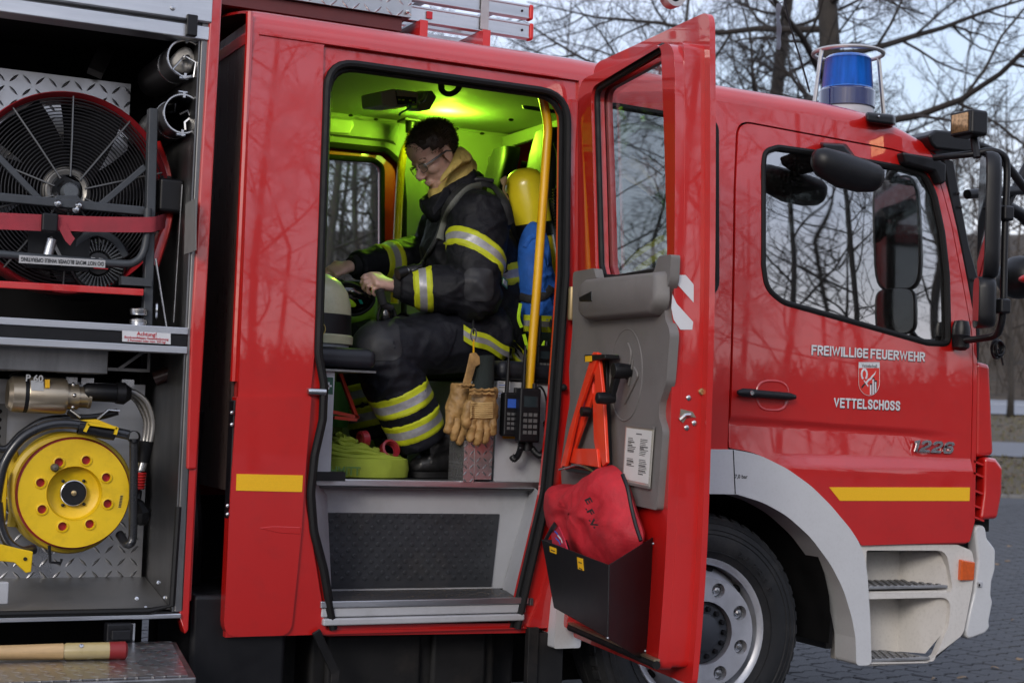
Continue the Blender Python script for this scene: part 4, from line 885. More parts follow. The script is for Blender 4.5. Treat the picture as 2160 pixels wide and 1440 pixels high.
mb = MB(); mb.box(1.76,2.52,-.06,.14,.215,.235); fs = mb.build('fold_step', ALUDARK, T, bevel=.004)
mb = MB()
for i in range(27):
    for j in range(5): mb.lathe([(.008,0),(.007,.006),(.004,.009)], (1.785+i*.0275+(.013 if j % 2 else 0), -.045+j*.038, .235), (0,0,1), 6)
mb.build('grip_stud', ALUDARK, fs, kind='stuff')
mb = MB(); mb.prism([PY(a, b, .02) for a, b in ((1120,1332),(1190,1335),(1187,1440),(1170,1500),(1115,1500))], (0,.03,0)); mb.build('side_plate', DARK, T, bevel=.006)
mb = MB(); mb.prism([PY(a, b, .06) for a, b in ((1180,1290),(1215,1297),(1216,1345),(1200,1356),(1188,1345))], (0,.06,0)); mb.build('fender_end', CREAM, T, bevel=.012)
mb = MB(); mb.box(1.3,3.0,.55,.62,.2,.9); mb.box(-.3,1.3,.72,.78,.2,.56); mb.build('chassis_frame', BLACKMATTE, T)
mb = MB(); mb.tube([(1.64,.1,.29),(1.64,.5,.29)], .022, 4); mb.build('square_tube', ALUDARK, T)
mb = MB(); mb.tube(smoothpath([(1.345,.25,1.2),(1.34,.26,1.0),(1.35,.22,.8),(1.37,.3,.6)],5), .02, 8); mb.tube(smoothpath([(1.32,.3,1.25),(1.33,.3,.95),(1.36,.35,.7)],5), .012, 8); mb.build('gap_hose', BLACK, T)
# ================================================================== OPEN CREW DOOR and what hangs on it
DA = Vector((2.60,-.04,0)); DB = Vector((2.467,-.90,0)); dd_ = (DB-DA).normalized(); dn = Vector((-dd_.y*-1, 0, 0)); dn = Vector((0,0,1)).cross(dd_).normalized()   # dn points to the outer skin
if dn.x < 0: dn = -dn
DFR = (DA, dd_, Vector((0,0,1)), dn)
def DP3(px, py, off=0.0):                       # photo point on the door's inner plane (off metres towards the outside)
    r = ray(px, py); o = DA+dn*off; t = (o-CAM).dot(dn)/r.dot(dn); return CAM+r*t
def DP(px, py, off=0.0): p = DP3(px, py, off); q = p-DA; return (q.dot(dd_), p.z)
def DD(pts, off=0.0): return [DP(a, b, off) for a, b in pts]
def W3(s, z, off=0.0): return DA+dd_*s+Vector((0,0,z))+dn*off
def dy_(x, z): return -yside(z)*.8
DW = .87
win = fillet(DD([(1262,188),(1403,97),(1412,105),(1411,545),(1398,572),(1290,590),(1266,588),(1260,560)]), [.05,.03,.03,.05,.04,.08,.03,.03], 4)
shell = fillet([(0.02,.50),(DW,.49),(DW,2.37),(.0,2.41)], [.02,.03,.09,.09], 6)
cdoor = plate('crew_door', shell, [win], .0, .048, RED, T, bevel=.016, zcuts=frange(.6,2.4,.1), yfun=dy_, frame=DFR, seg=3, angle=50)
skin = fillet([(-.01,.46),(DW+.035,.452),(DW+.035,2.46),(.02,2.47)], [.02,.02,.05,.06], 5)
def dsk(x, z): return -yside(z)*.8-.046*(1-x/DW)
plate('door_skin', skin, [grow(win, -.004)], .097, .018, RED, cdoor, bevel=.004, zcuts=frange(.5,2.45,.08), yfun=dsk, frame=DFR)
ebox = fillet([(DW-.055,.50),(DW+.001,.495),(DW+.001,2.36),(DW-.03,2.372),(DW-.055,2.36)], [.01,.03,.05,.02,.01], 4)
plate('door_edge', ebox, [], .03, .068, RED, cdoor, bevel=.012, zcuts=frange(.6,2.4,.1), yfun=dy_, frame=DFR, seg=3, angle=50)
plate('window_pane', grow(win, .012), [], .050, .003, GLASSDOOR, cdoor, zcuts=frange(1.7,2.4,.15), yfun=dy_, frame=DFR)
mb = MB(); mb.tube([W3(s, z, .02-yside(z)*.8) for s, z in grow(win, -.004)], .010, 8, closed=True, flat=1.4, up=dn); mb.build('window_gasket', RUBBER, cdoor)
trim = fillet(DD([(1217,574),(1262,566),(1266,586),(1290,592),(1388,577),(1399,541),(1426,537),(1422,595),(1409,624),(1411,674),(1421,699),(1412,807),(1398,849),(1396,878),(1405,907),(1392,1076),(1347,1066),(1190,1022),(1188,980),(1200,895),(1208,845),(1206,778),(1214,699)], -.012),
    [.02,.02,.02,.06,.05,.02,.01,.05,.04,.04,.04,.05,.04,.04,.04,.015,.02,.02,.02,.2,.05,.05,.2], 4)
tr = plate('door_trim', trim, [], -.022, .03, TRIM, cdoor, bevel=.010, frame=DFR, yfun=dy_, zcuts=frange(.9,1.8,.1), seg=3)
def dpx(px, py, off): return DP3(px, py, off)
# armrest bulge
arm = DD([(1228,600),(1240,590),(1390,574),(1392,640),(1376,662),(1240,673),(1226,662)], -.05); mb = MB(); arm = fillet(arm, [.02,.02,.02,.06,.04,.04,.03], 4)
mb.loft([[W3(s, z, -.02) for s, z in grow(arm, .006)], [W3(s, z, -.055) for s, z in arm], [W3(s, z, -.066) for s, z in grow(arm, -.012)]]); mb.build('armrest', TRIM, tr, angle=50)
mb = MB(); mb.prism([dpx(a, b, -.07) for a, b in ((1219,627),(1246,613),(1247,636),(1221,636))], dn*.02); mb.build('inner_handle', BLACK, tr, bevel=.005)
oc = DP(1319, 790, -.024); e1 = DP(1354, 790, -.024); e2 = DP(1319, 694, -.024)
mb = MB(); mb.tube([W3(oc[0]+(e1[0]-oc[0])*math.cos(a), oc[1]+(e2[1]-oc[1])*math.sin(a), -.0215-yside(1.3)*.8) for a in [2*math.pi*k/48 for k in range(48)]], .0035, 6, closed=True); mb.build('oval_groove', TRIM, tr)
for q in (((1325,724),(1331,740),(1330,760),(1322,800)), ((1335,758),(1333,775),(1326,812)), ((1338,775),(1345,790),(1340,805),(1318,850))):
    mb = MB(); mb.tube(smoothpath([dpx(a, b, -.025) for a, b in q], 5), .004, 6); mb.build('relief_line', TRIM, tr)
mb = MB(); c0 = dpx(1312, 782, -.05); c1 = dpx(1303, 838, -.05)
mb.lathe([(.001,-.03),(.024,-.03),(.026,-.015),(.022,.03)], c0, dn, 16); mb.loft([[c0+Vector((0,0,.02))+dd_*w-dn*.02 for w in (-.022,.022)]+[c0+Vector((0,0,.02))+dd_*w for w in (.022,-.022)], [c1+dd_*w-dn*.03 for w in (-.014,.014)]+[c1+dd_*w-dn*.012 for w in (.014,-.014)]]); mb.lathe([(.001,-.075),(.018,-.07),(.02,-.04),(.014,-.01)], c1+Vector((0,0,-.004)), dn, 14); mb.build('window_crank', BLACK, tr, bevel=.003)
# edge face: chevrons, latch, bolts
YE = DB.y+.018
def EP(px, py, off=.0):            # door's free edge plane
    nE = dd_; o = W3(DW, 0, 0)+nE*off; r = ray(px, py); t = (o-CAM).dot(nE)/r.dot(nE); return CAM+r*t
for i, q in enumerate((((1426,580),(1446,580),(1463,600),(1463,638),(1427,598)), ((1418,620),(1427,640),(1462,679),(1460,695),(1435,695),(1421,674),(1416,650)))):
    mb = MB(); mb.prism([EP(a, b, .0015) for a, b in q], dd_*.0008); mb.build('white_chevron', WHITE, cdoor)
for a, b in ((1452,839),(1448,902),(1464,892)):
    mb = MB(); mb.lathe([(.0085,.0),(.008,.004),(.004,.006),(.001,.006)], EP(a, b, 0), dd_, 12); mb.build('latch_screw', STEEL, cdoor)
mb = MB(); mb.prism([EP(a, b, 0) for a, b in ((1435,862),(1460,868),(1467,880),(1448,878),(1440,892),(1433,886))], dd_*.004); lt = mb.build('door_latch', mat('latch_steel', (.35,.32,.25), .4, .8, var=.2), cdoor)
mb = MB(); mb.tube([EP(1434,884,.006), EP(1446,874,.012), EP(1456,874,.008)], .006, 6); mb.build('latch_claw', STEEL, lt)
mb = MB(); mb.lathe([(.010,-.004),(.011,.006),(.008,.01),(.001,.01)], EP(1480,826,0), dd_, 14); mb.build('edge_bolt', mat('brass', (.5,.36,.16), .35, .9), cdoor)
# weather strip at the foot
mb = MB(); a = dpx(1203, 1322, -.03); b = dpx(1385, 1402, -.03); mb.tube([a, b], .013, 8); mb.build('door_sweep', RUBBER, cdoor)
mb = MB(); mb.bar(a+Vector((0,0,.014)), b+Vector((0,0,.014)), .02, .006); mb.build('sweep_holder', mat('sweep_brass', (.38,.30,.2), .4, .8), cdoor)
mb = MB(); c = PY(1206, 640, -.02); mb.lathe([(.001,.06),(.012,.058),(.014,.05),(.014,-.05),(.012,-.058),(.001,-.06)], c, (0,0,1), 12); mb.build('door_hinge', mat('hinge_brass', (.36,.27,.14), .45, .7), cdoor)
mb = MB(); c = PY(1188, 817, -.004); mb.lathe([(.014,.01),(.012,-.008),(.006,-.016),(.001,-.017)], c, (0,1,0), 12); mb.build('rubber_stop', RUBBER, T)
# sheet-metal pocket
k1 = dpx(1284, 1191, -.20); s1 = (k1-DA).dot(dd_); kb = dpx(1281, 1345, -.20)
kl = dpx(1142, 1137, -.20); klb = dpx(1168, 1281, -.20)
def at_s(s, z, off): return W3(s, z, off)
sR = DP(1377, 1132, -.005); sRb = DP(1366, 1399, -.005)
pan = MB(); th = .004
pan.prism([kl, k1, kb, klb], dn*th); 
pan.prism([k1, W3(sR[0], sR[1], -.004), W3(sRb[0], sRb[1], -.004), kb], -dd_*th)
sl = (kl-DA).dot(dd_); slb = (klb-DA).dot(dd_)
pan.prism([kl, W3(sl, kl.z, -.004), W3(slb, klb.z-.0, -.004), klb], dd_*th)
pan.prism([klb, kb, W3(sRb[0], sRb[1]+.0, -.004), W3(slb, klb.z, -.004)], Vector((0,0,th)))
PKT = mat('pocket_black', (.004,.004,.005), .4, var=.2, vscale=5)
pocket = pan.build('door_pocket', PKT, cdoor, bevel=.0015)
for q in (((1159,1151),(1173,1156),(1173,1168),(1160,1163)), ((1217,1174),(1229,1178),(1231,1203),(1219,1199))):
    mb = MB(); mb.prism([dpx(a, b, -.2015) for a, b in q], dn*.001); lb = mb.build('yellow_label', YELLOWTAPE, pocket)
for a, b in ((1378,1146),(1361,1372),(1282,1345)):
    mb = MB(); mb.ball(EP(a, b, -.03) if a > 1300 else dpx(a, b, -.203), .004,.004,.004, 8, 6); mb.build('rivet', STEEL, pocket)
for (u0, v0, w_) in ((1161.5,1158,9), (1220,1183,7), (1221,1196,7)):
    mb = MB(); mb.prism([dpx(u0, v0, -.2025), dpx(u0+w_, v0+3.4, -.2025), dpx(u0+w_, v0+5.4, -.2025), dpx(u0, v0+2, -.2025)], dn*.0004); mb.build('label_print', INK, pocket)

def puff(name, poly3, out, depth, mat_, parent=None, back=.35, nr=14, wrinkle=.012, freq=9.0, seed=0, p=2.4, **k):
    """soft bag or cushion: closed outline in 3-D, bulging by depth along out (and a little behind)"""
    P = smoothpath(poly3, 6, closed=True); n = len(P); c = sum(P, Vector())/n; out = Vector(out).normalized(); mb = MB(); rings = []
    for side in (1, -1):
        rs = []
        for j in range(nr+1):
            r = (j/nr) if side == -1 else 1-(j/nr)
            rr = max(r, .02); h = depth*(1-rr**p)**.62*(1 if side == 1 else -back); ring = []
            for q in P:
                v = c+(q-c)*rr; w = (.5-abs(noise.noise(v*freq+Vector((seed, 0, 0))))*2)*wrinkle*(1-.4*rr)+(.4-abs(noise.noise(v*freq*2.3))*1.5)*wrinkle*.5
                ring.append(v+out*(h+w*(1 if side == 1 else -.5)*(1-rr**6)))
            rs.append(ring)
        rings.append(rs)
    mb.loft(rings[0], True, False); mb.loft(rings[1][::-1][:0] or rings[1], True, False)
    return mb.build(name, mat_, parent, angle=70, **k)
BAGRED = weave('bag_red', (.52,.016,.028), .62, scale=600, fold=.006, fscale=11, dirt=.25)
outl = [dpx(a, b, -.045) for a, b in ((1289,980),(1316,1004),(1340,1075),(1357,1137),(1330,1185),(1284,1215),(1200,1180),(1180,1130),(1164,1075),(1174,1024),(1225,1020),(1262,996))]
bag = puff('red_bag', outl, -dn, .085, BAGRED, wrinkle=.020, freq=9, back=.5, p=3.5, label='crumpled red fabric bag with zip in the black door pocket', cat='bag')
zp = smoothpath([dpx(a, b, -.095+.03*i/5) for i, (a, b) in enumerate(((1313,1000),(1324,1030),(1332,1070),(1342,1110),(1352,1140)))], 4)
mb = MB(); mb.tube(zp, .006, 6); mb.build('zip', BLACK, bag)
for i, (ch, a, b) in enumerate((('E', 1236, 1058), ('.', 1236, 1074), ('F', 1240, 1082), ('.', 1243, 1098), ('V', 1246, 1106), ('.', 1253, 1112))):
    text('bag_letter', ch, .068, dpx(a, b, -.165), dpx(a+6, b+10, -.2)-dpx(a, b, -.2), dpx(a+12, b-6, -.2)-dpx(a, b, -.2), INK, bag, bold=.03, align='CENTER')
mb = MB(); mb.prism([dpx(a, b, -.19) for a, b in ((1163,1128),(1178,1110),(1190,1138),(1196,1158),(1165,1147))], dn*.004); leaf = mb.build('red_leaflet', mat('leaflet_red', (.5,.03,.06), .35, coat=.5), label='red printed leaflet tucked beside the red bag in the door pocket', cat='leaflet')
for (a, b, a2, b2, m_) in ((1170,1120,1178,1131,BLUEINK),(1176,1128,1186,1144,WHITE),(1172,1134,1182,1148,BLUEINK)):
    mb = MB(); mb.tube([dpx(a, b, -.1915), dpx((a+a2)/2+2, (b+b2)/2, -.1915), dpx(a2, b2, -.1915)], .003, 5, flat=.3); mb.build('leaflet_print', m_, leaf)
mb = MB(); mb.tube(smoothpath([dpx(1150,1140,-.15), dpx(1162,1118,-.15), dpx(1172,1104,-.14)], 4), .012, 6, flat=.3); mb.build('bag_strap', BLACK, bag)
# information sheet in a holder
doc = [dpx(a, b, -.03) for a, b in ((1320,897),(1379,904),(1370,1028),(1312,1016))]
sh = thing('information_sheet', dpx(1345,1022,-.03), 'white printed sheet in a clear holder on the grey door trim', 'sheet')
mb = MB(); mb.prism(doc, dn*.003); mb.build('holder', mat('sheet_holder', (.42,.40,.36), .25, coat=1), sh, bevel=.001)
def doc_pt(u, v): return (doc[0].lerp(doc[1], u)).lerp(doc[3].lerp(doc[2], u), v)-dn*.0012
mb = MB(); mb.prism([doc_pt(.05,.04),doc_pt(.95,.04),doc_pt(.95,.94),doc_pt(.05,.94)], dn*.0008); mb.build('paper', PAPER, sh)
rg = random.Random(3); pr_ = MB()
def line(u0, u1, v, h): pr_.prism([doc_pt(u0,v)-dn*.0006,doc_pt(u1,v)-dn*.0006,doc_pt(u1,v+h)-dn*.0006,doc_pt(u0,v+h)-dn*.0006], dn*.0003)
for u0, segs in ((.14, ((.20,.45),(.56,.70))), (.58, ((.20,.50),(.55,.80)))):
    for v0, v1 in segs:
        v = v0
        while v < v1:
            line(u0, u0+rg.uniform(.12,.3), v, .012 if rg.random() > .25 else .022); v += .03
line(.42, .62, .11, .02); pr_.build('print', INKGREY, sh, kind='stuff')
mb = MB(); mb.bar(doc[0].lerp(doc[3],-.01), doc[1].lerp(doc[2],-.01), .006, .008); mb.bar(doc[3], doc[2], .006, .008); mb.build('clamp_rail', TRIM, sh)
# warning triangle, folded, in its bracket
tg = thing('warning_triangle', dpx(1230,990,-.06), 'folded orange-red warning triangle clipped upright to the door trim', 'warning triangle')
def tb(pts, off, name='bar', th=.012): 
    mb = MB(); mb.prism([dpx(a, b, off) for a, b in pts], dn*th); return mb.build(name, ORANGE, tg, bevel=.003)
tb(((1248,745),(1258,742),(1262,752),(1245,795),(1215,880),(1192,984),(1181,986),(1200,905)), -.075)
tb(((1250,742),(1262,744),(1272,840),(1279,976),(1270,984),(1262,930),(1256,830)), -.068)
tb(((1240,800),(1250,790),(1250,830),(1235,880),(1212,945),(1196,985),(1188,985),(1215,890)), -.055, 'inner_bar')
tb(((1209,945),(1258,946),(1262,986),(1196,975)), -.058, 'cross_bar')
tb(((1248,790),(1258,800),(1268,960),(1262,985),(1252,930)), -.05, 'inner_bar')
mb = MB(); mb.prism([dpx(a, b, -.035) for a, b in ((1262,748),(1277,750),(1284,990),(1270,988))], dn*.02); mb.build('bracket', BLACK, tg, bevel=.003)
mb = MB(); mb.prism([dpx(a, b, -.08) for a, b in ((1232,748),(1276,747),(1276,756),(1250,760),(1232,763))], dn*.05); cl = mb.build('top_clip', BLACK, tg, bevel=.003)
mb = MB(); mb.prism([dpx(a, b, -.0815) for a, b in ((1234,751),(1248,750),(1248,762),(1234,763))], dn*.001); mb.build('clip_label', YELLOWTAPE, cl)
mb = MB(); mb.prism([dpx(a, b, -.085) for a, b in ((1183,982),(1268,996),(1268,1006),(1195,994))], dn*.06); mb.build('bottom_bracket', BLACK, tg, bevel=.003)
mb = MB(); mb.lathe([(.001,-.02),(.016,-.018),(.017,.01)], dpx(1237,868,-.06), dn, 14); mb.build('knob', BLACK, tg)
mb = MB(); mb.tube(smoothpath([dpx(1180,990,-.08), dpx(1200,985,-.09), dpx(1220,980,-.095), dpx(1245,990,-.09), dpx(1262,1000,-.08)], 4), .004, 6); mb.build('wire_stand', STEEL, tg)
# ================================================================== CREW CABIN inside
YF, XP = 1.95, 3.25         # far inner wall, front partition
zf = PY(838, 257, YF).z
mb = MB()                   # ceiling lining: from the door head, arching to the far wall
cs = [(.07,2.365),(.12,2.40),(.25,2.445),(.5,2.50),(.9,2.545),(1.4,2.56),(YF-.01,zf+.004),(YF+.02,zf-.03)]
mb.loft([[(x, y, z) for y, z in cs] for x in (1.45,1.9,2.4,2.9,XP)], False, False); mb.build('ceiling', CEIL, T, fix=False)
mb = MB(); mb.box(1.43,1.45,.08,YF,.98,2.5); mb.build('rear_lining', CEIL, T)
FL = PY(700,1010,.22).z
mb = MB(); mb.box(1.45,XP,.20,YF,FL-.03,FL); mb.build('cabin_floor', CHECKERFLOOR, T)
mb = MB(); mb.box(1.62,2.62,.185,.215,FL-.022,FL+.003); mb.build('floor_edge', ALU, T, bevel=.004)
# far wall with its door window
fo_ = TY([(560,200),(1150,200),(1150,1050),(560,1050)], YF)
fw = fillet(TY([(560,318),(790,334),(812,348),(812,600),(560,600)], YF), [.01,.05,.05,.05,.01], 4)
fdo = fillet(TY([(540,290),(815,318),(845,345),(852,420),(850,1000),(540,1000)], YF), [.01,.06,.08,.2,.01,.01], 4)
plate('far_wall', [(1.45,.9),(XP,.9),(XP,zf+.02),(1.45,zf+.02)], [fdo], YF, .04, CEIL, T)
FD = plate('far_door', grow(fdo,-.002), [fw], YF+.03, .06, RED, T, bevel=.02)
mb = MB(); mb.tube([(x, YF, z) for x, z in fdo], .016, 8, closed=True); mb.build('door_seal', RUBBER, FD)
mb = MB(); mb.tube([(x, YF+.02, z) for x, z in grow(fw,-.006)], .014, 8, closed=True); mb.build('window_gasket', RUBBER, FD)
plate('window_pane', grow(fw,.002), [], YF+.05, .004, GLASSFAR, FD)
fd2 = TY([(560,620),(846,612),(848,1000),(560,1000)], YF-.02); plate('door_trim', fillet(fd2,.02), [], YF-.02, .03, TRIM, FD, bevel=.01)
# header box + strip lamp over the far door
a = PY(692,246,YF-.03); b = PY(740,262,YF-.03); mb = MB(); mb.prism([PY(q[0],q[1],YF-.05) for q in ((640,244),(745,254),(748,264),(738,282),(640,276))], (0,.05,0)); mb.build('strip_lamp', mat('lamp_plastic', (.55,.56,.5), .25, coat=.6, var=.1), T, bevel=.006)
mb = MB(); mb.loft([[PY(x, y, YF-.005) for x, y in ((600,236),(836,258),(842,262),(836,306),(820,300),(600,276))], [PY(x, y, YF-.03) for x, y in ((600,240),(832,262),(836,266),(830,298),(815,294),(600,272))]]); mb.build('header_lining', CEIL, T, angle=50)
def pole(name, pts, r, m_):
    mb = MB(); mb.tube(smoothpath([PY(*p) for p in pts], 6), r, 12); return mb.build(name, m_, T)
pole('grab_pole', [(1138,168,.13),(1143,200,.13),(1155,262,.13),(1152,330,.13),(1133,600,.13),(1116,822,.13),(1114,905,.13)], .0165, YELLOWPOLE)
pole('far_grab_pole', [(868,258,1.75),(866,290,1.75),(850,330,1.75),(843,400,1.75),(838,500,1.75),(832,640,1.75)], .019, YELLOWPOLE)
mb = MB(); c = PY(867,257,1.75); mb.box(c.x-.05,c.x+.05,1.70,1.80,c.z-.004,c.z+.008); mb.lathe([(.026,0),(.024,-.05)], c, (0,0,1), 12); mb.build('pole_foot', BLACK, T, bevel=.003)
# ceiling fittings
c0 = PY(860,205,.75)
mb = MB(); mb.prism([PY(a, b, .62) for a, b in ((803,193),(835,187),(840,226),(806,222))], (0,.22,.02)); un = mb.build('ceiling_unit', mat('unit_grey', (.34,.34,.32), .5), T, bevel=.006)
mb = MB(); mb.prism([PY(a, b, .62) for a, b in ((836,188),(880,194),(884,205),(880,222),(842,226))], (0,.22,.02)); mb.build('unit_screen', mat('unit_front', (.34,.33,.28), .4), un, bevel=.005)
mb = MB(); mb.prism([PY(a, b, .615) for a, b in ((836,203),(878,206),(878,218),(840,221))], (0,.004,0)); mb.build('display', mat('display_dark', (.004,.01,.02), .15), un)
for i, (u, v) in enumerate(((840,209),(848,209.5),(863,211),(870,215))):
    mb = MB(); mb.prism([PY(u, v, .612), PY(u+5, v, .612), PY(u+5, v+3, .612), PY(u, v+3, .612)], (0,.001,0)); mb.build('display_print', LIME, un)
mb = MB(); mb.prism([PY(a, b, .70) for a, b in ((888,196),(912,191),(922,205),(908,232),(884,236),(880,228))], (0,.12,.02)); mb.build('unit_bracket', mat('bracket_grey', (.22,.22,.2), .4, .5), un, bevel=.006)
mb = MB(); mb.tube(smoothpath([PY(884,216,.66), PY(894,210,.66), PY(898,196,.66)], 4), .008, 6); mb.build('unit_arm', STEEL, un)
mb = MB(); mb.tube(smoothpath([PY(860,220,.62), PY(866,226,.6), PY(858,232,.6), PY(846,238,.6), PY(842,244,.6)], 4), .004, 5); mb.build('lanyard', mat('teal_cord', (.02,.30,.25), .6), un)
mb = MB(); mb.tube(smoothpath([PY(930,172,.6), PY(933,192,.55), PY(948,199,.53), PY(965,190,.53), PY(972,172,.56)], 5), .009, 8, flat=1.4); mb.build('ceiling_grip', BLACK, T)
mb = MB(); mb.tube(smoothpath([PY(708,142,.3), PY(725,149,.3), PY(745,146,.3), PY(756,138,.3)], 5), .008, 8); mb.build('door_grip', BLACK, T)
sp = PY(1140,231,.55); mb = MB(); mb.lathe([(.075,0),(.07,-.012),(.05,-.006),(.02,-.002),(.001,-.002)], (sp.x, sp.y, sp.z+.006), (0,-.25,1), 28); mb.build('ceiling_speaker', BLACK, T)
for u, v, y in ((1078,253,1.0),(963,272,1.7),(1017,282,1.8),(740,244,1.8),(793,252,1.85)):
    mb = MB(); mb.ball(PY(u, v, y), .012,.012,.006, 10, 6); mb.build('lining_clip', BLACK, T)
# front partition: trim rail, frames, two seat backs with breathing-gear holders
mb = MB(); zt = PX(1100,280,XP).z; mb.box(XP-.03,XP,.2,YF,zt-.06,zt); mb.build('partition_rail', CEIL, T, bevel=.006)
mb = MB(); mb.box(XP-.012,XP,.1,YF,.98,1.75); mb.build('partition_panel', TRIM, T)
for y in (.25,1.05,1.85):
    mb = MB(); mb.box(XP-.05,XP-.014,y-.03,y+.03,.98,zt-.062); mb.build('partition_post', GREYPAINT, T, bevel=.005)
def pad(name, x, y, z0, z1, w, t, par=T, lean=.06, m_=SEATBLACK):
    mb = MB(); rings = []
    for k in range(9):
        f = k/8; z = z0+(z1-z0)*f; s = 1-.25*max(0,(f-.7)/.3)**2 if f > .7 else 1-.12*max(0, .2-f)/.2
        rings.append([(x+lean*f+t*.5*math.copysign(abs(math.cos(a))**.5, math.cos(a)), y+w*.5*s*math.copysign(abs(math.sin(a))**.5, math.sin(a)), z) for a in [2*math.pi*j/20 for j in range(20)]])
    mb.loft(rings); return mb.build(name, m_, par, angle=60)
p1 = PX(1042,365,2.95); p2 = PX(1135,340,2.85)
h1_ = pad('headrest', 2.95, p1.y, PX(1040,425,2.95).z, PX(1040,312,2.95).z, .20, .09)
h2_ = pad('headrest', 2.85, p2.y, PX(1130,470,2.85).z, PX(1130,275,2.85).z, .24, .09)
h3_ = pad('headrest', 2.80, .33, 1.95, 2.28, .12, .08)
for hh in (h1_, h2_):
    c = hh.data.vertices[90].co; yy = sum(v.co.y for v in hh.data.vertices)/len(hh.data.vertices); xx = max(v.co.x for v in hh.data.vertices); z_ = sum(v.co.z for v in hh.data.vertices)/len(hh.data.vertices)
    mb = MB(); mb.tube(smoothpath([(xx,yy-.06,z_+.05),(xx+.05,yy-.09,z_+.03),(xx+.06,yy-.1,z_-.08),(xx+.02,yy-.08,z_-.16)],4), .014, 8); mb.build('holder_clip', BLACK, hh)
    mb = MB(); mb.tube([(xx-.07,yy+.12,z_-.3),(xx-.07,yy+.12,z_+.1)], .012, 8); mb.build('holder_rod', STEEL, hh)
    mb = MB(); mb.box(xx-.04,xx+.03,yy-.16,yy+.16,1.45,z_-.1); mb.build('back_rest', SEATBLACK, hh, bevel=.03)
mb = MB()   # ribbed hose and straps hanging behind the pole
for i in range(46): 
    mb.lathe([(.016,0),(.021,.004),(.016,.008)], Vector((2.70,.30,1.55))+Vector((.0+.02*math.sin(i*.1), 0, i*.0115)), (0,0,1), 10)
mb.build('ribbed_hose', BLACK, T)
mb = MB(); mb.tube(smoothpath([PY(1172,300,.45), PY(1180,330,.45), PY(1178,400,.45), PY(1168,430,.45), PY(1176,470,.45)],5), .012, 8); mb.tube(smoothpath([PY(1160,420,.5), PY(1172,450,.5), PY(1182,480,.5)],4), .009, 6); mb.build('belt_loop', BLACK, T)
# items seen through the fixed side window: hi-vis jackets and belts on the partition
HIVIS = weave('hivis_cloth', (.32,.55,.03), .8, scale=500, fold=.004, fscale=18); BELT = weave('tan_belt', (.30,.14,.06), .8, scale=500)
v1 = puff('hivis_vest', [Vector((3.12, .22+(q[0]), q[1])) for q in ((.0,2.0),(.16,2.05),(.30,1.95),(.34,1.80),(.22,1.68),(.08,1.72),(-.02,1.85))], (-1,-.6,.1), .06, HIVIS, wrinkle=.03, freq=13, label='lime hi-vis vest hanging behind the fixed side window', cat='vest')
v2 = puff('hivis_jacket', [Vector((3.0, .22+(q[0]), q[1])) for q in ((.0,1.72),(.30,1.78),(.48,1.66),(.45,1.50),(.22,1.44),(.02,1.5))], (-1,-.6,.1), .07, HIVIS, wrinkle=.03, freq=13, label='lime and dark jacket folded below the vest behind the side window', cat='jacket')
for i, q in enumerate((((3.0,.12,2.27),(2.98,.16,2.1),(2.96,.2,1.98)), ((2.96,.2,1.95),(3.0,.18,1.8),(3.05,.2,1.68),(3.02,.22,1.55)), ((3.1,.2,1.72),(3.02,.2,1.6),(2.92,.2,1.48)))):
    mb = MB(); mb.tube(smoothpath(q, 5), .018, 8, flat=.2); mb.build('seat_belt', BELT, T)
for i, (a, b) in enumerate((((2.86,.1,2.28),(2.95,.3,2.05)), ((3.12,.12,2.28),(3.12,.14,2.16)), ((3.07,.12,2.28),(3.07,.14,2.16)))):
    mb = MB(); mb.bar(a, b, .03, .004); mb.build('hivis_strap', LIME, T)
hm = MB(); hm.lathe([(.135,-.06),(.137,0),(.125,.06),(.09,.11),(.04,.135),(.001,.14)], (2.93,.35,2.0), (0,0,1), 24); hm.build('spare_helmet', mat('helmet_dark', (.03,.035,.03), .3, coat=.5), label='dark helmet lettered on its side behind the fixed side window', cat='helmet')
hl = [o for o in COL.objects if o.name == 'spare_helmet'][0]
text('helmet_lettering', 'FEUERWEHR', .045, (2.86,.20,1.97), (1,.0,.12), (-.12,0,1), WHITE, hl)
# driver's seat, wheel, dash (seen through the front window)
pad('driver_headrest', 3.55, .55, 2.0, 2.22, .28, .1, m_=BLACKMATTE); pad('driver_backrest', 3.5, .55, 1.3, 1.98, .48, .14, m_=BLACKMATTE)
mb = MB(); mb.box(3.5,4.0,.3,.8,1.15,1.3); mb.build('driver_seat', SEATBLACK, T, bevel=.04)
mb = MB(); mb.box(4.1,4.55,.06,2.1,1.1,1.46); mb.build('dashboard', BLACK, T, bevel=.05)
for u, v in ((1917,694),(1975,704)):
    c = PY(u, v, .06); mb = MB(); mb.lathe([(.001,-.01),(.02,-.02),(.04,-.016),(.048,0),(.04,.03)], c, (-.3,-1,.5), 22); mb.build('air_vent', BLACK, T)
sv = MB(); sv.prism([PY(a, b, .2) for a, b in ((1640,345),(1720,338),(1830,350),(1825,380),(1740,398),(1650,400))], (0,.3,.0)); sv.build('cab_visor', BLACKMATTE, T, bevel=.02)
call = text('call_sign', 'LINZ 01/45-1', .062, PY(1852,420,.5), (-1,0,-.02), (0,0,1), mat('etched_white', (.42,.43,.43), .5), T, bold=.02)
mb = MB(); mb.box(3.3,4.3,.08,2.1,2.36,2.37); mb.build('cab_lining', CEIL, T)
mb = MB(); mb.box(3.9,4.05,.35,.6,1.5,1.62); mb.build('console', BLACK, T, bevel=.03)
mb = MB(); c = Vector((4.08,1.55,1.5)); mb.tube([c+Vector((.08*math.sin(a), .22*math.cos(a), .2*math.sin(a))) for a in [2*math.pi*k/32 for k in range(32)]], .014, 8, closed=True); mb.build('steering_wheel', BLACK, T)
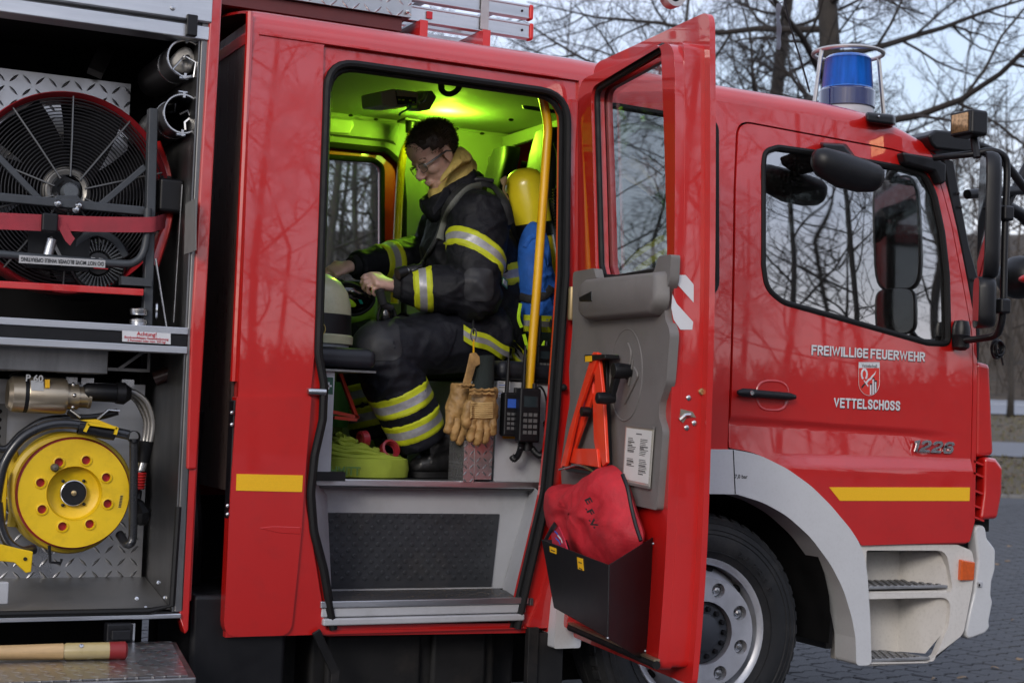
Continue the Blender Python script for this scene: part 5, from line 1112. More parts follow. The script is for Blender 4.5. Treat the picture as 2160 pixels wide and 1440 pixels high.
plate('front_bulkhead', [(4.30,.9),(4.44,.9),(4.44,1.4),(4.30,1.4)], [], .06, 2.0, BLACKMATTE, T)
mb = MB(); mb.box(3.3,4.4,.06,2.1,1.05,1.09); mb.build('cab_floor', BLACKMATTE, T)
mb = MB(); mb.box(3.27,4.22,2.08,2.12,1.73,2.42); mb.build('far_light_block', BLACKMATTE, T)  # added windowless black panel, shuts out backlight so the cab reads dark
mb = MB(); mb.box(1.45,4.3,2.10,2.14,.5,1.72); mb.build('far_side', RED, T)
# ---- step well
zlt = PY(900,1264,.03).z
GP = GREYPAINT
mb = MB(); mb.prism([(1.70,.255,FL-.024),(2.63,.255,FL-.024),(2.63,.305,zlt),(1.70,.305,zlt)], (0,.02,0)); riser = mb.build('step_riser', GP, T)
rm = [PY(a, b, .275) for a, b in ((688,1080),(1051,1083),(1043,1238),(692,1243))]
def onr(p, off=0): z = p.z; y = .255+(.05)*(FL-.024-z)/(FL-.024-zlt)-off; return Vector((p.x, y, z))
mb = MB(); mb.prism([onr(p, .006) for p in rm], (0,.006,0)); rmat = mb.build('riser_mat', RUBBERMAT, riser, bevel=.002)
sm = MB(); nx, nz = 15, 12
for j in range(nz):
    for i in range(nx):
        u = (i+.35+(.5 if j % 2 == 0 else 0))/nx; v = (j+.45)/(nz+1.2)
        if u > .985: continue
        p = rm[0].lerp(rm[1], u).lerp(rm[3].lerp(rm[2], u), v); sm.lathe([(.0085,0),(.0078,.0028),(.005,.0036),(.001,.0036)], onr(p, .0058), (0,-1,-.15), 10)
sm.build('mat_stud', RUBBERMAT, rmat, kind='stuff')
mb = MB(); mb.box(1.68,2.50,.02,.30,zlt-.025,zlt-.001); mb.build('lower_tread', CHECKERFLOOR, T)
mb = MB(); mb.box(1.715,2.475,.006,.02,zlt-.018,zlt+.004); mb.build('tread_edge', ALU, T, bevel=.003)
mb = MB(); mb.box(1.72,2.47,.012,.03,zlt-.05,zlt-.019); mb.box(1.725,2.46,.0,.03,.515,zlt-.052); mb.build('sill_panel', GP, T, bevel=.006)
mb = MB()  # right flank, leaning in to the lower tread
mb.add([PY(1126,1026,.21), PY(1148,1046,.03), PY(1093,1262,.02), PY(1060,1242,.30), PY(1113,1045,.26)], [(0,1,2,3,4)]); mb.build('step_flank', GREYPAINT, T, fix=False)
mb = MB(); mb.add([PY(668,1010,.21), PY(655,1046,.03), PY(700,1262,.02), PY(694,1242,.30), PY(690,1045,.26)], [(0,4,3,2,1)]); mb.build('step_flank', GREYPAINT, T, fix=False)
mb = MB(); mb.box(2.585,2.66,.04,.10,FL-.4,2.36); mb.build('pillar_lining', RED, T)
dirt = MB(); rg = random.Random(8)
for i in range(700):
    x = rg.uniform(1.75,2.46); y = rg.uniform(.03,.29); s = rg.uniform(.001,.004); a = rg.random()*6
    if rg.random() > .35+.65*(x-1.75)/.7: continue
    dirt.add([Vector((x+s*math.cos(a+t)*rg.uniform(.6,1.3), y+s*math.sin(a+t), zlt+.001+rg.uniform(0,.002))) for t in (0,1.6,3.1,4.7)], [(0,1,2,3)])
dirt.build('step_grit', mat('grit', (.20,.15,.10), .9, var=.5, vscale=90), T, fix=False, kind='stuff')
# ---- seats: left bench cushion, right bench cushion and boxes below
bz = PY(770,737,.2).z; bx = PY(776,750,.2).x
def cushion(name, x0, x1, y0, y1, z0, z1, r=.03):
    mb = MB(); mb.box(x0, x1, y0, y1, z0, z1); return mb.build(name, SEATBLACK, T, bevel=r, seg=4)
cushion('rear_bench', 1.46, bx, .10, 1.85, bz-.072, bz)
mb = MB(); mb.box(1.46, bx-.004, .104, 1.8, bz-.082, bz-.075); mb.build('bench_base', ALUDARK, T)
lw = PY(698,880,.14).x
mb = MB(); mb.box(1.46, lw, .12, .145, FL, bz-.083); mb.build('bench_panel', GP, T)
mb = MB(); mb.box(1.46, lw+.05, .11, .15, FL-.001, FL+.03); mb.build('bench_skirt', BLACK, T)
fa = [PY(a, b, .1185) for a, b in ((684,795),(703,796),(702,832),(683,830))]; mb = MB(); mb.prism(fa, (0,.001,0)); fl = mb.build('first_aid_label', mat('label_dkgreen', (.012,.07,.04), .5), T)
c = (fa[0]+fa[2])/2+Vector((0,-.0014,0)); mb = MB(); mb.box(c.x-.003,c.x+.003,c.y,c.y+.0008,c.z-.012,c.z+.012); mb.box(c.x-.011,c.x+.011,c.y,c.y+.0008,c.z-.003,c.z+.003); mb.build('white_cross', WHITE, fl)
sz = PY(1040,760,.25).z; sx = PY(1030,770,.25).x
cushion('front_bench', sx, 2.75, .16, 1.8, sz-.07, sz)
mb = MB(); mb.box(PY(1043,900,.2).x, 2.75, .19, 1.8, FL, sz-.075); sb = mb.build('seat_box', GP, T, bevel=.004)
gx0 = PY(1043,900,.19).x
mb = MB(); q = [PY(a, b, .17) for a, b in ((1040,812),(1048,812),(1032,1010),(975,1010),(978,938),(1010,935))]
mb.box(PY(977,1000,.17).x, PY(1000,1000,.17).x, .17, .30, FL, PY(980,930,.17).z); mb.prism([PY(a, b, .168) for a, b in ((1001,940),(1046,812),(1048,812),(1036,1011),(1001,1011))], (0,.003,0)); mb.build('checker_corner', CHECKERFINE, T)
for q, m_, nm in ((((1049,803),(1076,804),(1076,822),(1049,821)), WHITE, 'inventory_label'), (((1049,822),(1074,823),(1074,838),(1049,837)), WHITE, 'inventory_label'), (((1061,864),(1090,866),(1090,925),(1060,924)), YELLOWTAPE, 'warning_label')):
    mb = MB(); mb.prism([PY(a, b, .1885) for a, b in q], (0,.001,0)); lb = mb.build(nm, m_, sb)
    a, b, c_, d_ = [PY(x, y, .188) for x, y in q]
    for k in range(3):
        t0 = .15+k*.27; mb = MB(); p = a.lerp(d_, t0).lerp(b.lerp(c_, t0), .12); p2 = a.lerp(d_, t0).lerp(b.lerp(c_, t0), .5+.12*k); h = Vector((0,0,-.003)); mb.prism([p, p2, p2+h, p+h], (0,.0003,0)); mb.build('label_print', INK if nm == 'warning_label' else BLUEINK if k == 1 else INKGREY, lb)
mb = MB(); mb.prism([PY(a, b, .3) for a, b in ((1046,985),(1120,990),(1120,1000),(1046,998))], (0,.02,0)); mb.build('floor_channel', BLACK, T)
# orange bracket under the left bench, green canister
mb = MB(); y = .5
for a, b in (((712,785),(752,880)), ((752,880),(700,868)), ((700,880),(752,885))):
    mb.bar(PY(a[0]+4, a[1], y), PY(b[0], b[1], y), .012, .02, (0,1,0))
mb.build('folded_triangle', ORANGE, label='orange warning triangle stowed under the rear bench', cat='warning triangle')
mb = MB(); mb.lathe([(.001,0),(.05,0),(.055,.02),(.055,.14),(.03,.17),(.001,.17)], PY(705,900,.75), (0,0,1), 18); mb.build('green_canister', mat('canister_green', (.06,.22,.03), .4), label='small green canister under the rear bench', cat='canister')
mb = MB(); mb.box(1.46,1.95,.8,1.7,FL,bz-.09); mb.build('bench_back', BLACKMATTE, T)
# ---- interior lamp: green-lit dome light in the ceiling behind the man's head
lp = PY(932,292,1.55)
mb = MB(); mb.lathe([(.001,-.02),(.05,-.018),(.06,-.006),(.062,.02)], lp+Vector((0,0,.012)), (0,0,1), 24); dl_ = mb.build('dome_lamp', mat('dome_glow', (.55,1.0,.10), .4, emit=6.0, var=0), T)
ld = bpy.data.lights.new('dome_light', 'POINT'); ld.energy = 12.5; ld.color = (.48,1.0,.035); ld.shadow_soft_size = .05
lo = bpy.data.objects.new('dome_light', ld); COL.objects.link(lo); lo.location = Vector((lp.x, 1.5, 2.525)); setpar(lo, T)
# ================================================================== EQUIPMENT BODY (left) and what is stowed in it
mb = MB()
p0 = [PY(a, b, .0) for a, b in ((446,-30),(471,-30),(433,700),(416,990),(394,990),(403,700))]
mb.prism(p0, (0,.05,0)); mb.build('body_corner_post', RED, T, bevel=.008)
mb = MB(); mb.prism([PY(a, b, .012) for a, b in ((393,985),(416,988),(398,1330),(390,1338),(378,1300))], (0,.05,0)); mb.build('body_lower_post', RED, T, bevel=.006)
XR = 1.235
mb = MB(); mb.box(XR,XR+.03,.012,.07,.57,2.55); mb.build('shutter_guide', ALUDARK, T, bevel=.004)
mb = MB(); mb.box(XR-.006,XR-.001,.02,.62,.57,2.55); mb.build('locker_wall', ALUDARK, T)
mb = MB(); mb.box(-.4,XR,.62,.64,.57,2.6); mb.build('locker_back', BLACKMATTE, T)
mb = MB(); mb.box(-.4,XR+.06,.66,2.2,.5,2.75); mb.build('body_shell', mat('body_dark', (.05,.012,.012), .6), T)
mb = MB(); mb.box(XR+.032,XR+.062,.052,.66,.6,2.55); mb.build('post_return', RED, T)
mb = MB(); mb.box(-.4,XR,.05,.62,2.42,2.44); mb.build('locker_roof', BLACKMATTE, T)
zs = PY(200,52,.0).z
mb = MB(); mb.box(-.4,XR+.028,.004,.09,zs,zs+.045); sh_ = mb.build('shutter_rail', ALU, T, bevel=.004)
mb = MB(); mb.box(-.4,XR+.028,-.004,.09,zs+.055,zs+.2); mb.build('shutter_housing', ALU, T, bevel=.006)
mb = MB(); mb.tube([(-.4,.03,zs+.05),(XR+.02,.03,zs+.05)], .012, 8); mb.build('shutter_bar', ALUDARK, sh_)
mb = MB(); mb.box(XR-.055,XR-.02,-.016,.004,zs+.004,zs+.072); mb.build('shutter_catch', BLACK, sh_, bevel=.004)
mb = MB(); mb.lathe([(.009,0),(.007,-.004),(.001,-.005)], (XR-.1,-.004,zs+.085), (0,1,0), 12); mb.build('rivet', STEEL, sh_)
zm_ = PY(200,708,0).z
for dz, m_, y0 in ((.030,ALU,.0),(-.030,ALU,.0),(0,BLACK,.006)):
    mb = MB(); mb.box(-.4,XR-.001,y0,.12,zm_+dz-(.011 if m_ is ALU else .019),zm_+dz+(.011 if m_ is ALU else .019)); mb.build('shelf_rail', m_, T, bevel=.002)
mb = MB(); mb.box(-.4,XR-.008,.121,.62,zm_-.02,zm_+.0); mb.build('locker_shelf', ALUDARK, T)
lb = [PY(a, b, -.003) for a, b in ((258,697),(360,703),(360,726),(258,720))]; mb = MB(); mb.prism(lb, (0,.003,0)); wl2 = mb.build('load_label', WHITE, T)
def lbl(s, u, v, size, m_): 
    p = lb[0].lerp(lb[1], u).lerp(lb[3].lerp(lb[2], u), v); text('label_lettering', s, size, p+Vector((0,-.0012,0)), (lb[1]-lb[0]), (0,0,1), m_, wl2, ext=.0003, align='CENTER', bold=.01)
lbl('Achtung!', .5, .36, .017, INKRED); lbl('Bordwandklappe Gesamtbelastung:', .5, .66, .0098, INKRED); lbl('2 Personen oder max. 250 kg!', .5, .93, .0098, INKRED)
# floor and lining of the lower locker
zb_ = PY(200,1293,0).z
mb = MB(); mb.box(-.4,XR+.02,.0,.06,zb_-.022,zb_-.006); mb.build('locker_sill', ALU, T, bevel=.004)
mb = MB(); mb.tube([(-.4,-.002,zb_+.004),(1.15,-.002,zb_+.004),(XR-.012,-.002,zb_+.02),(XR-.006,-.002,.9)], .010, 8); mb.build('locker_seal', RUBBER, T)
mb = MB(); mb.add([(-.4,.03,zb_+.004),(XR-.008,.03,zb_+.004),(XR-.008,.40,zb_+.065),(-.4,.40,zb_+.065)], [(0,1,2,3)]); mb.build('locker_floor', mat('floor_sheet', (.42,.41,.40), .45, .9, var=.2, vscale=5, dirt=.3), T, fix=False)
mb = MB(); mb.box(-.4,XR-.02,.40,.41,zb_+.05,.98); mb.build('checker_panel', CHECKER, T)
mb = MB(); mb.box(.72,XR-.03,.43,.44,.97,1.28); mb.build('smooth_panel', ALU, T)
mb = MB(); mb.box(.58,.76,.42,.425,1.02,1.2); pp_ = mb.build('perforated_panel', ALUDARK, T)
for i in range(6):
    for j in range(6):
        mb = MB(); mb.lathe([(.001,0),(.0075,0)], (.60+i*.027,.4185,1.04+j*.027), (0,1,0), 10); mb.build('hole', BLACKMATTE, pp_)
mb = MB(); mb.box(.55,PY(215,740,.25).x,.14,.40,zm_-.115,zm_-.032); mb.build('drawer_box', ALUDARK, T, bevel=.004)
mb = MB(); mb.bar(PY(250,778,.3), PY(312,735,.3), .01, .018, (0,1,0)); mb.bar(PY(225,778,.3), PY(315,782,.3), .01, .01, (0,1,0)); mb.bar(PY(314,735,.3), PY(312,785,.3), .01, .012, (0,1,0)); mb.build('shelf_bracket', ALUDARK, T)
mb = MB(); mb.lathe([(.024,-.03),(.026,.05),(.02,.06),(.001,.06)], PY(345,792,.25), (.75,-.3,.35), 14); mb.build('hand_grip', mat('brown_grip', (.05,.02,.015), .3), T)
mb = MB(); mb.prism([PX(a, b, XR-.008) for a, b in ((391,430),(413,418),(413,528),(388,537))], (.002,0,0)); mb.build('wall_card', mat('card_grey', (.2,.2,.19), .5), T)
# ---- blower fan
fanT = thing('blower_fan', PY(150,680,.3), 'black petrol blower fan with red shroud strapped in the upper locker', 'fan')
fc = PY(142, 408, .20); FR = (PY(142,408,.2)-PY(142,195,.2)).length
ax = Vector((0,-1,0))
mb = MB(); mb.lathe([(FR-.02,.0),(FR-.004,.03),(FR,.02),(FR,-.10),(FR-.02,-.13),(FR-.024,-.10),(FR-.02,.0)], fc, ax, 64); mb.build('shroud', mat('shroud_red', (.30,.012,.018), .42, coat=.3, var=.15), fanT)
gw = MB()
for i in range(24):
    r = .055+i*(FR-.075)/23; gw.tube([fc+Vector((r*math.cos(a), -.012-.02*(1-(r/FR)**2), r*math.sin(a))) for a in [2*math.pi*k/56 for k in range(56)]], .0019, 4, closed=True)
gw.build('guard_wire', mat('wire_grey', (.05,.05,.055), .45, .6), fanT, kind='stuff')
for k in range(10):
    a = 2*math.pi*k/10+.31; mb = MB(); mb.tube([fc+Vector((.05*math.cos(a),-.036,.05*math.sin(a))), fc+Vector((FR*.55*math.cos(a),-.03,FR*.55*math.sin(a))), fc+Vector(((FR-.012)*math.cos(a),-.012,(FR-.012)*math.sin(a)))], .0032, 6); mb.build('guard_spoke', mat('spoke_grey', (.16,.16,.16), .4, .7), fanT)
for k in range(7):
    a0 = 2*math.pi*k/7+.2; mb = MB(); rings = []
    for i in range(7):
        r = .06+(FR-.09)*i/6; a = a0+.22*(i/6); w = .055+.055*i/6
        t = Vector((-math.sin(a),0,math.cos(a))); c = fc+Vector((r*math.cos(a),.06,r*math.sin(a))); d = t*math.cos(.6)+Vector((0,math.sin(.6),0)); n = d.cross(Vector((math.cos(a),0,math.sin(a))))
        rings.append([c+d*w-n*.002, c+n*.006, c-d*w-n*.002, c-n*.008])
    mb.loft(rings); mb.build('blade', mat('blade_black', (.004,.004,.005), .8, spec=.12) if k == 0 else MATS['blade_black'], fanT)
mb = MB(); mb.lathe([(.001,.062),(.022,.062),(.028,.052),(.028,.03)], fc+Vector((0,0,0)), ax, 26); hubf = mb.build('hub', mat('hub_face', (.09,.10,.11), .4), fanT)
mb = MB(); mb.lathe([(.05,.03),(.062,.036),(.075,.024),(.075,.0)], fc+Vector((-.008,0,.006)), ax, 28); mb.build('hub_plate', mat('hub_plate_grey', (.26,.25,.23), .4, .6), fanT)
FRAME = mat('frame_grey', (.045,.05,.057), .45, var=.2, vscale=12)
def fbar(name, a, b, w, d, y=.12, m_=FRAME, par=fanT, bv=.004):
    mb = MB(); mb.bar(PY(a[0], a[1], y), PY(b[0], b[1], y), d, w, (0,0,1) if abs(a[0]-b[0]) > abs(a[1]-b[1]) else (1,0,0)); return mb.build(name, m_, par, bevel=bv)
mb = MB(); mb.bar(PY(322,230,.12), PY(309,700,.12), .035, .03, (1,0,0)); mb.build('frame_post', FRAME, fanT, bevel=.004)
mb = MB(); mb.bar(PY(-20,415,.125), PY(304,446,.125), .03, .028, (0,0,1)); mb.build('frame_beam', FRAME, fanT, bevel=.004)
mb = MB(); mb.bar(PY(-10,325,.13), PY(82,420,.13), .02, .016, (0,1,0)); mb.build('frame_brace', FRAME, fanT, bevel=.003)
mb = MB(); mb.bar(PY(306,352,.13), PY(210,434,.13), .02, .016, (0,1,0)); mb.build('frame_brace', FRAME, fanT, bevel=.003)
mb = MB(); mb.prism([PY(a, b, .115) for a, b in ((108,432),(118,412),(165,412),(178,434))], (0,.02,0)); mb.build('bearing_plate', FRAME, fanT, bevel=.003)
for a, b in ((122,430),(166,434),(160,443)):
    mb = MB(); mb.lathe([(.012,0),(.012,.008),(.007,.014),(.001,.015)], PY(a, b, .11), ax, 12); mb.build('bolt', STEEL, fanT)
mb = MB(); mb.tube(smoothpath([PY(-20,534,.09), PY(100,545,.09), PY(250,556,.09), PY(285,552,.09), PY(303,530,.09), PY(310,490,.09), PY(312,440,.09)], 6), .0125, 10); hb = mb.build('handle_bar', FRAME, fanT)
a = PY(40,546,.076); b = PY(222,557,.076); u3 = (b-a).normalized(); v3 = Vector((0,-1,0)).cross(u3) if False else Vector((0,0,1)); v3 = (v3-u3*v3.dot(u3)).normalized()
mb = MB(); mb.prism([a-v3*.012, b-v3*.012, b+v3*.012, a+v3*.012], (0,.001,0)); hl_ = mb.build('handle_label', mat('label_grey', (.45,.45,.46), .5), hb)
o = text('handle_lettering', 'DO NOT MOVE BLOWER WHILE OPERATING', .0175, b-u3*.006+v3*.006+Vector((0,-.0015,0)), -u3, -v3, INK, hl_, ext=.0003, bold=.012)
xs_ = [(v.co-b).dot(u3) for v in o.data.vertices]; k_ = ((b-a).length-.012)/(max(xs_)-min(xs_))
for v in o.data.vertices: t_ = (v.co-b).dot(u3); v.co += u3*((t_-max(xs_))*k_-.006-t_)
mb = MB(); mb.bar(PY(-20,599,.08), PY(302,617,.08), .02, .022, (0,0,1)); mb.build('red_bar', RED2, fanT, bevel=.003)
mb = MB(); mb.tube(smoothpath([PY(330,300,.22), PY(350,360,.2), PY(358,420,.18), PY(350,480,.16), PY(325,560,.14)],5), .016, 8, flat=.5); mb.build('red_frame', RED2, fanT)
mb = MB(); c = PY(354,412,.17); mb.box(c.x-.04,c.x+.04,.12,.28,c.z-.06,c.z+.05); tk = mb.build('fuel_tank', BLACK, fanT, bevel=.012, seg=3)
mb = MB(); mb.lathe([(.022,0),(.022,.015),(.001,.018)], c+Vector((0,.03,.05)), (0,0,1), 16); mb.build('tank_cap', BLACK, tk)
# engine
ec = PY(207,556,.17); mb = MB(); mb.ball(ec+Vector((-.04,.12,.0)), .2,.1,.12, 20, 12); mb.box(ec.x-.22,ec.x-.03,.16,.34,ec.z-.03,ec.z+.09); eng = mb.build('engine', BLACK, fanT)
mb = MB(); mb.lathe([(.088,-.03),(.088,.0),(.083,.006),(.080,.0),(.078,-.008),(.040,-.01),(.038,.004),(.034,.008),(.001,.009)], ec, ax, 40); st = mb.build('starter', mat('starter_black', (.012,.012,.013), .3), eng)
for k in range(36):
    a = 2*math.pi*k/36; c = ec+Vector((.060*math.cos(a), -.002, .060*math.sin(a))); t = Vector((math.cos(a),0,math.sin(a)))
    mb = MB(); mb.obox(c, t*.018, Vector((0,.006,0)), t.cross(Vector((0,1,0)))*.0018); mb.build('starter_rib', mat('rib_grey', (.10,.105,.11), .4) if k == 0 else MATS['rib_grey'], st)
text('power_mark', '5.5', .034, ec+Vector((-.031,-.0105,-.006)), (1,0,-.04), (.15,0,1), WHITE, st, bold=.03); text('power_mark', 'HP', .016, ec+Vector((.012,-.0105,-.008)), (1,0,-.04), (.15,0,1), WHITE, st, bold=.03)
mb = MB(); mb.box(ec.x-.015,ec.x+.03,ec.y-.0105,ec.y-.009,ec.z-.017,ec.z-.014); mb.build('red_underline', INKRED, st)
mb = MB(); mb.tube(smoothpath([ec+Vector((-.08,0,.03)), ec+Vector((-.06,-.004,.07)), ec+Vector((-.01,-.006,.098)), ec+Vector((.05,-.004,.075)), ec+Vector((.085,0,.03))],4), .014, 8, flat=.6); mb.build('starter_cowl', FRAME, eng)
for k in range(9):
    mb = MB(); mb.bar(ec+Vector((.105+k*.009,.03,.09-k*.008)), ec+Vector((.085+k*.009,.03,.0-k*.008)), .02, .003, (0,1,0)); mb.build('cooling_fin', BLACK, eng)
mb = MB(); mb.bar(PY(105,500,.14), PY(135,560,.14), .01, .025, (0,1,0)); mb.build('bracket_plate', ALUDARK, eng)
mb = MB(); mb.lathe([(.016,0),(.016,.07),(.001,.07)], PY(98,550,.13), (.2,0,1), 10); mb.build('filter_cup', ALU, eng)
for dz in (0,.028):
    mb = MB(); mb.lathe([(.001,-.01),(.026,-.01),(.028,-.004),(.028,.008),(.024,.012),(.001,.012)], PY(292,680,.1)+Vector((0,0,dz*1.2)), (0,0,1), 20); mb.build('rubber_mount', STEEL, fanT)
mb = MB(); mb.prism([PY(a, b, .09) for a, b in ((256,582),(320,588),(320,604),(256,600))], (0,.04,0)); mb.build('foot_plate', FRAME, fanT)
mb = MB(); mb.tube([PY(328,545,.1), PY(352,696,.1)], .004, 6); mb.build('stay_rod', STEEL, fanT)
mb = MB(); mb.tube([PY(384,390,.1), PY(366,680,.1)], .0025, 6); mb.build('cable', STEEL, T)
mb = MB(); mb.lathe([(.001,0),(.03,0),(.03,.006),(.001,.006)], PY(328,655,.12), (1,-.2,0), 20); mb.build('pulley', STEEL, fanT)
# red strap (a thing of its own)
sp_ = thing('lashing_strap', PY(120,470,.07), 'red webbing strap with black buckle around the blower fan', 'strap'); WEB = weave('strap_web', (.34,.035,.05), .75, scale=900)
def band(pts, y0, h, name='webbing'):
    P = smoothpath(pts, 5); mb = MB(); mb.loft([[p+Vector((0,0,h/2)), p+Vector((0,-.002,h/2)), p+Vector((0,-.002,-h/2)), p+Vector((0,0,-h/2))] for p in P]); return mb.build(name, WEB, sp_)
hh_ = (PY(60,450,.07)-PY(60,485,.07)).length
band([PY(-30,465,.07), PY(40,468,.07), PY(88,470,.07)], 0, hh_)
band([PY(122,470,.07), PY(200,473,.065), PY(310,474,.07), PY(335,470,.10), PY(358,462,.2)], 0, hh_*.95)
mb = MB(); mb.prism([PY(a, b, .062) for a, b in ((123,480),(140,470),(152,495),(158,503),(148,518),(138,508))], (0,.003,0)); mb.build('loose_end', WEB, sp_)
mb = MB(); c = PY(104,470,.065); mb.box(c.x-.024,c.x+.024,.05,.075,c.z-.029,c.z+.029); mb.build('buckle', BLACK, sp_, bevel=.006)
# checker box behind the fan
mb = MB(); a = PY(-10,146,.45); b = PY(276,178,.45); mb.box(-.3,b.x,.45,.46,b.z-.6,b.z); mb.build('checker_box', CHECKER, T)
mb = MB(); mb.bar(PY(240,70,.5), PY(200,155,.4), .03, .05, (1,0,0)); mb.build('locker_strut', ALUDARK, T)
# stowage tubes
for i, (u, v, rr, L) in enumerate(((391,124,38,.42),(385,241,40,.36))):
    c = PY(u, v, .06); r = (PY(u+rr, v, .06)-c).length; tt = thing('stowage_tube', c, ('upper dark stowage tube holding a white cloth by the locker post','lower dark stowage tube holding a folded chain by the locker post')[i], 'tube')
    mb = MB(); mb.lathe([(r*.93,-.005),(r,-.005),(r,L),(r*.93,L),(r*.93,.0)], c, (0,1,0), 32); mb.build('barrel', mat('tube_grey', (.055,.055,.058), .4) if i == 0 else MATS['tube_grey'], tt)
    mb = MB(); mb.tube([c+Vector((r*math.cos(a),-.006,r*math.sin(a))) for a in [2*math.pi*k/36 for k in range(36)]], .004, 6, closed=True); mb.build('clamp_ring', STEEL, tt); mb = MB(); mb.tube([c+Vector((r*math.cos(a),.12,r*math.sin(a))) for a in [2*math.pi*k/36 for k in range(36)]], .003, 6, closed=True); mb.build('clamp_ring', STEEL, tt)
    for sgn in (1,-1):
        mb = MB(); mb.lathe([(.005,-.014),(.005,.014)], c+Vector((-.004,-.006,sgn*(r+.007))), (1,0,0), 8); mb.box(c.x-.004,c.x+.004,-.012+.06,.0+.06,c.z+sgn*(r+.0)-.01,c.z+sgn*(r+.0)+.01); mb.build('clamp_bolt', STEEL, tt)
    if i == 0:
        puff('folded_cloth', [c+Vector((x*r,.03,z*r)) for x, z in ((-.75,-.1),(-.2,.6),(.3,.75),(.7,.2),(.6,-.5),(0,-.75),(-.6,-.6))], (0,-1,0), .03, mat('cloth_white', (.45,.43,.40), .8), tt, wrinkle=.01, freq=30)
        mb = MB(); mb.tube([c+Vector(q)*r for q in ((-.1,-.2,.1),(.5,-.3,-.2),(.4,-.4,-1.05),(-.1,-.4,-1.15),(-.75,-.3,-.75),(-.1,-.2,.1))], .0035, 6); mb.lathe([(.008,-.02),(.008,.01)], c+Vector((0,-.01,.0)), (0,1,0), 8); mb.build('wire_handle', STEEL, tt)
    else:
        mb = MB(); mb.tube([c+Vector((x*r,.03+.02*k,z*r)) for k, (x, z) in enumerate(((-.7,.5),(-.2,.7),(-.15,.3),(-.6,.25),(-.55,-.2),(-.2,-.3),(-.2,.0)))], .004, 5); mb.tube([c+Vector((x*r,.04,z*r)) for x, z in ((.0,.1),(.4,.35),(.6,.0),(.3,-.3),(.35,-.7))], .005, 5); mb.build('folded_chain', STEEL, tt)
# ---- rescue tool lying above the reel
rt = thing('rescue_tool', PY(90,880,.2), 'champagne metal hydraulic rescue tool with black grip above the yellow reel', 'rescue tool')
c0 = PY(78,833,.2); dx = (PY(140,836,.2)-PY(16,830,.2)).normalized()
r_ = (PY(78,795,.2)-PY(78,872,.2)).length/2; L_ = (PY(140,836,.2)-PY(16,830,.2)).length/2
CHAMP = mat('champagne_metal', (.50,.42,.31), .33, .85, var=.1, vscale=10)
mb = MB(); mb.lathe([(.001,-L_),(r_*.75,-L_),(r_*.97,-L_+.012),(r_,-L_*.5),(r_,-L_*.48)], c0, dx, 32); mb.build('end_cap', CHAMP, rt)
mb = MB(); mb.lathe([(r_*.99,-L_*.48),(r_*.99,-L_*.34)], c0, dx, 32); mb.build('black_band', BLACK, rt)
mb = MB(); mb.lathe([(r_*.97,-L_*.34),(r_,-L_*.3),(r_,L_*.85),(r_*.95,L_*.97),(r_*.7,L_)], c0, dx, 32); bd = mb.build('body', CHAMP, rt)
mb = MB(); mb.lathe([(r_*.72,L_),(r_*.72,L_+.035),(r_*.6,L_+.037),(r_*.58,L_+.065),(r_*.62,L_+.067),(r_*.6,L_+.075)], c0, dx, 28); mb.build('collar', CHAMP, rt)
for k in range(6):
    a = 2*math.pi*k/6+.4; e = Vector((0,-math.sin(a),math.cos(a))); mb = MB(); mb.ball(c0+dx*(L_+.018)+e*r_*.72, .007,.007,.007, 8, 6); mb.build('collar_bolt', STEEL, rt)
g0 = PY(176,826,.19); g1 = PY(250,829,.19); mb = MB(); mb.tube([g0, g0.lerp(g1,.1), g0.lerp(g1,.9), g1], [.022,.029,.03,.026], 14); mb.lathe([(.001,0),(.034,.004),(.036,.03),(.02,.05)], g1-dx*.012, dx, 16); mb.build('grip', BLACK, rt)
t_ = [PY(a, b, .2-r_*1.0) for a, b in ((65,802),(92,803),(92,824),(66,823))]; mb = MB(); mb.prism(t_, (0,.004,0)); mb.build('data_label', mat('label_silver', (.5,.52,.55), .4), bd)
t_ = [PY(a, b, .2-r_*1.0) for a, b in ((95,800),(105,800),(105,818),(95,818))]; mb = MB(); mb.prism(t_, (0,.004,0)); mb.build('yellow_label', YELLOWTAPE, bd)
text('model_mark', 'P 60', .030, PY(53,803,.2-r_*1.04), dx, (0,-.3,1), WHITE, bd, bold=.02)
mb = MB(); mb.ball(PY(80,795,.24), .09,.05,.02, 16, 8); mb.build('tool_cover', BLACK, rt)
def hose(name, pts, r, m_, par, ridge=False):
    P = smoothpath([PY(*p) for p in pts], 10); rr = [r*(1+(.10 if (i % 2) else -.06)) for i in range(len(P))] if ridge else r
    mb = MB(); mb.tube(P, rr, 10); return mb.build(name, m_, par)
HOSEM = mat('metal_hose', (.30,.29,.28), .35, .8)
for k in range(3):
    o = k*7
    hose('metal_hose', [(256,822+k*3,.2+.03*k),(285-o*.3,828+k*5,.2+.03*k),(310-o,850+k*4,.2+.03*k),(322-o,890,.2+.03*k),(318-o,930,.2+.03*k),(308-o*.7,960,.2+.02*k)], .0095, HOSEM, rt, True)
mb = MB(); mb.tube([PY(308,930,.2), PY(302,975,.2)], [.026,.02], 12); mb.build('hose_sleeve', BLACK, rt)
mb = MB(); mb.tube([PY(302,975,.2), PY(297,992,.2)], .016, 12); mb.build('coupling', STEEL, rt)
mb = MB()
for k in range(6): mb.lathe([(.017,0),(.02,.004),(.017,.008)], PY(297-k*.8,996+k*6,.2), (0,0,-1), 12)
mb.build('red_coupling', REDPLASTIC, rt)
mb = MB(); mb.tube(smoothpath([PY(292,1035,.22), PY(290,1060,.2), PY(300,1080,.18), PY(296,1100,.2)],4), [.012]*4+[.02]*4+[.028]*4+[.02], 8); mb.build('dust_cap', BLACK, rt)
